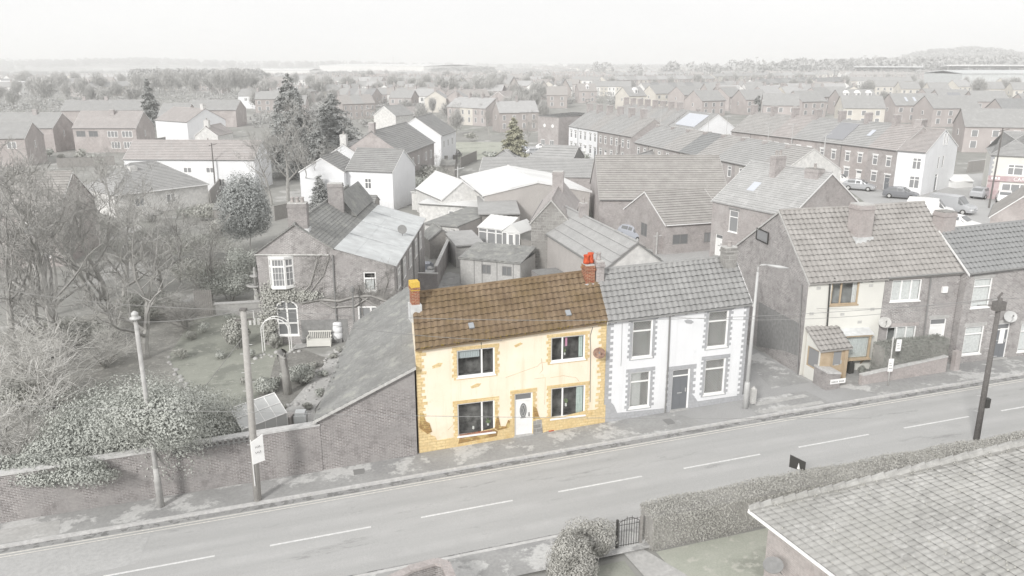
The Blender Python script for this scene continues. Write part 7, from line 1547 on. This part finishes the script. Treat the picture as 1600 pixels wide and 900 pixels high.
# church
cx_=Gf(803,158); z=far_h(*cx_); chh=thing('church','dark stone church with steep gables among bare trees','church',cx_,z)
def cg(x,y,w_,d_,e,r):
    mb=MB(); mb.box((cx_[0]+x-w_/2,cx_[1]+y-d_/2,z-1),(w_,0,0),(0,d_,0),(0,0,e+1)); 
    q=[(cx_[0]+x-w_/2,cx_[1]+y-d_/2,z+e),(cx_[0]+x+w_/2,cx_[1]+y-d_/2,z+e),(cx_[0]+x,cx_[1]+y-d_/2,z+e+r)]; mb.prism(q,(0,d_,0)); mb.build('nave',M['far_brown'],chh); mb=MB()
    for s_ in (-1,1): mb.prism([(cx_[0]+x+s_*(w_/2+.5),cx_[1]+y-d_/2-.3,z+e-.6),(cx_[0]+x,cx_[1]+y-d_/2-.3,z+e+r+.1),(cx_[0]+x,cx_[1]+y+d_/2+.3,z+e+r+.1),(cx_[0]+x+s_*(w_/2+.5),cx_[1]+y+d_/2+.3,z+e-.6)],(0,0,.3))
    mb.build('roof',M['roof_dark'],chh)
cg(0,0,7,15,5,6); cg(14,4,7,12,4.5,4.5); cg(24,3,6,9,5,5)
# ---- far trees
def far_tree_proto(key,n,sd,rx=.38,leaf=.035,low=.25):
    if key in PRO: return PRO[key]
    g=np.random.default_rng(sd); P,Q=lump((0,0,.6),(rx,rx,.42),n,14,sd,.35,-.8); V=[];F=[]
    Q=Q*.3+g.normal(0,1,Q.shape); Q/=np.linalg.norm(Q,axis=1)[:,None]; out=P/ (np.linalg.norm(P-[0,0,.3],axis=1)[:,None]+.1); d=(P-np.array([0,0,.15])); d/=np.linalg.norm(d,axis=1)[:,None]; d=d+g.normal(0,.35,d.shape); x=np.cross(d,Q); x/=np.linalg.norm(x,axis=1)[:,None]+1e-6
    L_=leaf*g.uniform(.8,2.2,(len(P),1)); x=x*leaf*.22
    V=np.stack([P-d*L_-x,P-d*L_+x,P+d*L_+x*.3,P+d*L_-x*.3],1).reshape(-1,3); F=np.arange(len(P)*4).reshape(-1,4)
    a=mesh('crown',V,F,M['fart']); org=a.location.copy(); a.data.transform(__import__('mathutils').Matrix.Translation(org)); me1=a.data; bpy.data.objects.remove(a)
    mb=MB(); mb.tube([(0,0,-.05),(0,0,.45)],[.03,.015],5)
    for i in range(6): t=g.uniform(0,6.28); mb.tube([(0,0,.25+.04*i),(rx*.6*math.cos(t),rx*.6*math.sin(t),.6+.05*i)],[.012,.004],3)
    b=mb.build('trunk',M['bark']); org=b.location.copy(); b.data.transform(__import__('mathutils').Matrix.Translation(org)); me2=b.data; bpy.data.objects.remove(b); PRO[key]=[('crown',me1),('trunk',me2)]; return PRO[key]
def far_tree(xy,h,label,key=0,group=None,rot=0,wide=1,name='far_tree'):
    pr_=far_tree_proto(('ft',key),1700,50+key); o=bpy.data.objects.new(name,None); col.objects.link(o); o.location=(xy[0],xy[1],far_h(*xy)); o.scale=(h*wide,h*wide,h); o.rotation_euler=(0,0,rot); tag(o,label,'tree',group)
    for nm,me in pr_: c=bpy.data.objects.new(nm,me); col.objects.link(c); c.parent=o
ZT=[(0,230,128,172,32,10,'bare grey tree in the left valley beyond the semis'),(225,400,138,152,30,12,'tree of the bare belt behind the white group'),(400,560,122,180,27,9,'bare tree among the far houses left of centre'),(560,780,120,160,32,10,'bare tree around the far centre houses'),(730,900,118,200,37,9,'bare tree around the church and pub'),(900,1160,108,150,32,9,'bare tree on the rise right of centre'),(1160,1600,112,165,42,8,'bare tree between the far right houses'),(620,800,175,215,10,7,'bare garden tree beyond the striped-roof row')]
for x0,x1,y0,y1,n,h,lb in ZT:
    for i in range(n):
        px=(x0+(x1-x0)*(i+g.random())/n,g.uniform(y0,y1)); far_tree(Gf(*px),h*g.uniform(.7,1.3),lb,i%4,group=lb[:50],rot=g.uniform(0,6),wide=g.uniform(.8,1.3))
gg=random.Random(5)
for i,(x0,y0,x1,y1,n,lb) in enumerate(((560,195,640,200,5,'garden bush beyond the striped-roof row'),(650,215,800,250,8,'garden bush around the grass patch'),(0,235,180,260,8,'garden bush below the left semis'),(200,185,290,215,6,'garden bush between the semis and the white group'),(880,240,1000,262,5,'yard bush behind the pale-gabled wing'),(1130,215,1280,262,7,'small bush in the junction terrace front gardens'),(1150,160,1580,180,14,'garden bush in the brick estate'),(130,300,400,400,10,'rough bush behind the farmhouse garden'))):
    for k in range(n):
        px=(x0+(x1-x0)*(k+gg.random())/n,gg.uniform(y0,y1)); q=G(*px); r_=gg.uniform(.8,1.7)*(1.4 if y0<200 else 1); bush('bush',lb,'bush',q,(r_*1.2,r_,r_*.75),500,gg.choice(('ivy','leafd','fart')),.2,300+i*20+k,lb[:50],lumps=6)
for x,w_ in ((977,1),(989,1),(996,.9)): 
    p=Gf(x,108); conifer('fir','one of three dark pointed firs standing on the skyline','tree',p,17,3.6,'conif',int(x),14,z=far_h(*p),leafs=1.1,dens=40,group='dark skyline firs')
# woods as masses
def wood(label,p0,p1,depth,h,n,sd,name='distant_wood'):
    g2=np.random.default_rng(sd); a,b=np.array(Gf(*p0)),np.array(Gf(*p1)); d=b-a; nn=np.array([-d[1],d[0]])/np.linalg.norm(d); pr_=far_tree_proto(('ft',0),1700,50); V0=[];F0=[]
    m=500; P=[]
    for i in range(n):
        c=a+d*g2.uniform(0,1)+nn*g2.uniform(0,depth); hh=h*g2.uniform(.7,1.25); k=g2.integers(110,150); r_=g2.normal(0,1,(k,3)); r_/=np.linalg.norm(r_,axis=1)[:,None]; z0=far_h(*c)
        q=np.column_stack([c[0]+r_[:,0]*hh*.33,c[1]+r_[:,1]*hh*.33,z0+hh*.55+r_[:,2]*hh*.45]); P.append(q)
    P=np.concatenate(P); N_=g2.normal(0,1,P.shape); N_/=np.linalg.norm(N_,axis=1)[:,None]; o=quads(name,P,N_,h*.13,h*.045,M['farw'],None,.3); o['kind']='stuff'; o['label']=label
wood('bare wood behind the stadium',(1215,112),(1640,112),90,17,900,1); wood('wooded hill on the right horizon',(1370,104),(1600,103),260,18,900,2); wood('tree belt on the left plain',(230,134),(420,131),60,11,330,3); wood('dark tree belt right of the spruce on the plain',(495,124),(560,124),30,9,160,4)
wood('trees behind the church on the plain',(672,118),(770,117),40,11,260,5); wood('trees along the right skyline',(900,108),(1215,108),60,12,380,6); wood('low trees across the left plain',(0,122),(240,120),120,9,300,7); wood('hedgerow trees on the left ridge',(0,106),(500,105),300,14,420,8)
# past the few hundred nearest houses the town goes on as one mass
mb=MB(); g=random.Random(77); gm=[M['far_brick'],M['far_white'],M['far_cream'],M['roof_grey'],M['roof_pale'],M['roof_brown'],M['glass']]
def masshouse(x,y,a,w_,d_,e,r,wm,rm):
    z=far_h(x,y); ca,sa=math.cos(a),math.sin(a); P=lambda u,v,h: (x+ca*u-sa*v,y+sa*u+ca*v,z+h); X,Y_=w_/2,d_/2
    mb.poly([P(-X,-Y_,-2),P(X,-Y_,-2),P(X,-Y_,e),P(-X,-Y_,e)],wm); mb.poly([P(X,Y_,-2),P(-X,Y_,-2),P(-X,Y_,e),P(X,Y_,e)],wm)
    mb.poly([P(X,-Y_,-2),P(X,Y_,-2),P(X,Y_,e),P(X,0,e+r),P(X,-Y_,e)],wm); mb.poly([P(-X,Y_,-2),P(-X,-Y_,-2),P(-X,-Y_,e),P(-X,0,e+r),P(-X,Y_,e)],wm)
    mb.poly([P(-X-.3,-Y_-.3,e-.1),P(X+.3,-Y_-.3,e-.1),P(X+.3,0,e+r+.1),P(-X-.3,0,e+r+.1)],rm); mb.poly([P(X+.3,Y_+.3,e-.1),P(-X-.3,Y_+.3,e-.1),P(-X-.3,0,e+r+.1),P(X+.3,0,e+r+.1)],rm)
    for u in (-X*.5,X*.5): mb.poly([P(u-.7,-Y_-.05,2.8),P(u+.7,-Y_-.05,2.8),P(u+.7,-Y_-.05,4.1),P(u-.7,-Y_-.05,4.1)],6)
    mb.box(P(-X*.5,-.5,e+r-.6),(ca*.9,sa*.9,0),(-sa,ca,0),(0,0,1.8),0)
for i in range(280):
    x0=g.choice((g.uniform(0,470),g.uniform(470,900),g.uniform(470,900),g.uniform(850,1330),g.uniform(850,1330),g.uniform(1150,1480))); y0=(g.uniform(108,130) if x0<470 else g.uniform(106,138) if x0<900 else g.uniform(107,124)); p=Gf(x0,y0); a=g.choice((0,.15,.3,-.1,1.4)); n=g.randint(2,7); wm=g.choice((0,0,1,2)); rm=g.choice((3,3,4,5))
    for k in range(n): masshouse(p[0]+math.cos(a)*8.2*k,p[1]+math.sin(a)*8.2*k,a,8.2,8,5,2.7,g.choice((wm,wm,1,2)),rm)
o=mb.build('distant_houses',gm); o['kind']='stuff'
# hedgerow and tree mass filling the far plain
def scrub(name,label,regs,hh,sd):
    g2=np.random.default_rng(sd); P=[]
    for (x0,x1,y0,y1,n) in regs:
        for i in range(n):
            c=Gf(g2.uniform(x0,x1),g2.uniform(y0,y1)); h_=hh*g2.uniform(.5,1.2); k=int(g2.integers(50,80)); r_=g2.normal(0,1,(k,3)); r_/=np.linalg.norm(r_,axis=1)[:,None]; P.append(np.column_stack([c[0]+r_[:,0]*h_*.6,c[1]+r_[:,1]*h_*.5,far_h(*c)+h_*.5+r_[:,2]*h_*.45]))
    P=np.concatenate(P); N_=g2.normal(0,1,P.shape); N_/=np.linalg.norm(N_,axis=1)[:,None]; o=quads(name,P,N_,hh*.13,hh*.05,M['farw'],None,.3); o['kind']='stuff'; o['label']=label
scrub('distant_trees','bare scrub and trees between the distant houses',((0,480,104,128,330),(480,900,106,134,330),(900,1330,106,124,300),(1330,1640,112,124,150)),9,21)
scrub('garden_scrub','scrub and hedges between the middle distance houses',((0,250,130,185,170),(225,420,135,165,120),(400,560,130,200,120),(560,800,135,190,170),(830,1000,120,165,140),(1000,1300,122,160,150),(1250,1600,125,170,120)),3.6,22)
def woodxy(label,cx,cy,sx,sy,h,n,sd):
    g2=np.random.default_rng(sd); P=[]
    for i in range(n):
        c=(g2.normal(cx,sx),g2.normal(cy,sy)); hh=h*g2.uniform(.7,1.25); k=int(g2.integers(60,90)); r_=g2.normal(0,1,(k,3)); r_/=np.linalg.norm(r_,axis=1)[:,None]; P.append(np.column_stack([c[0]+r_[:,0]*hh*.4,c[1]+r_[:,1]*hh*.4,far_h(*c)+hh*.5+r_[:,2]*hh*.45]))
    P=np.concatenate(P); N_=g2.normal(0,1,P.shape); N_/=np.linalg.norm(N_,axis=1)[:,None]; o=quads('hill_wood',P,N_,h*.16,h*.07,M['farw'],None,.3); o['kind']='stuff'; o['label']=label
woodxy('bare wood covering the right horizon hill',950,1690,110,60,15,900,31); woodxy('bare tall wood belt behind the stadium',640,1060,190,28,18,800,32); woodxy('hedges along the long left ridge',-900,2450,500,60,15,400,33)
# ---- haze
mb=MB(); mb.box((-2600,-60,-12),(5200,0,0),(0,4700,0),(0,0,90)); hz=mb.build('haze',bpy.data.materials.new('haze_air')); hz['kind']='stuff'; m=hz.data.materials[0]; m.use_nodes=True; t=m.node_tree; t.nodes.clear(); o=N(t,'ShaderNodeOutputMaterial'); v=N(t,'ShaderNodeVolumePrincipled'); v.inputs['Color'].default_value=(1,1,1,1); v.inputs['Density'].default_value=.0006; v.inputs['Anisotropy'].default_value=.0; t.links.new(v.outputs[0],o.inputs['Volume'])
scene.cycles.volume_bounces=1
print('far houses',NF[0])
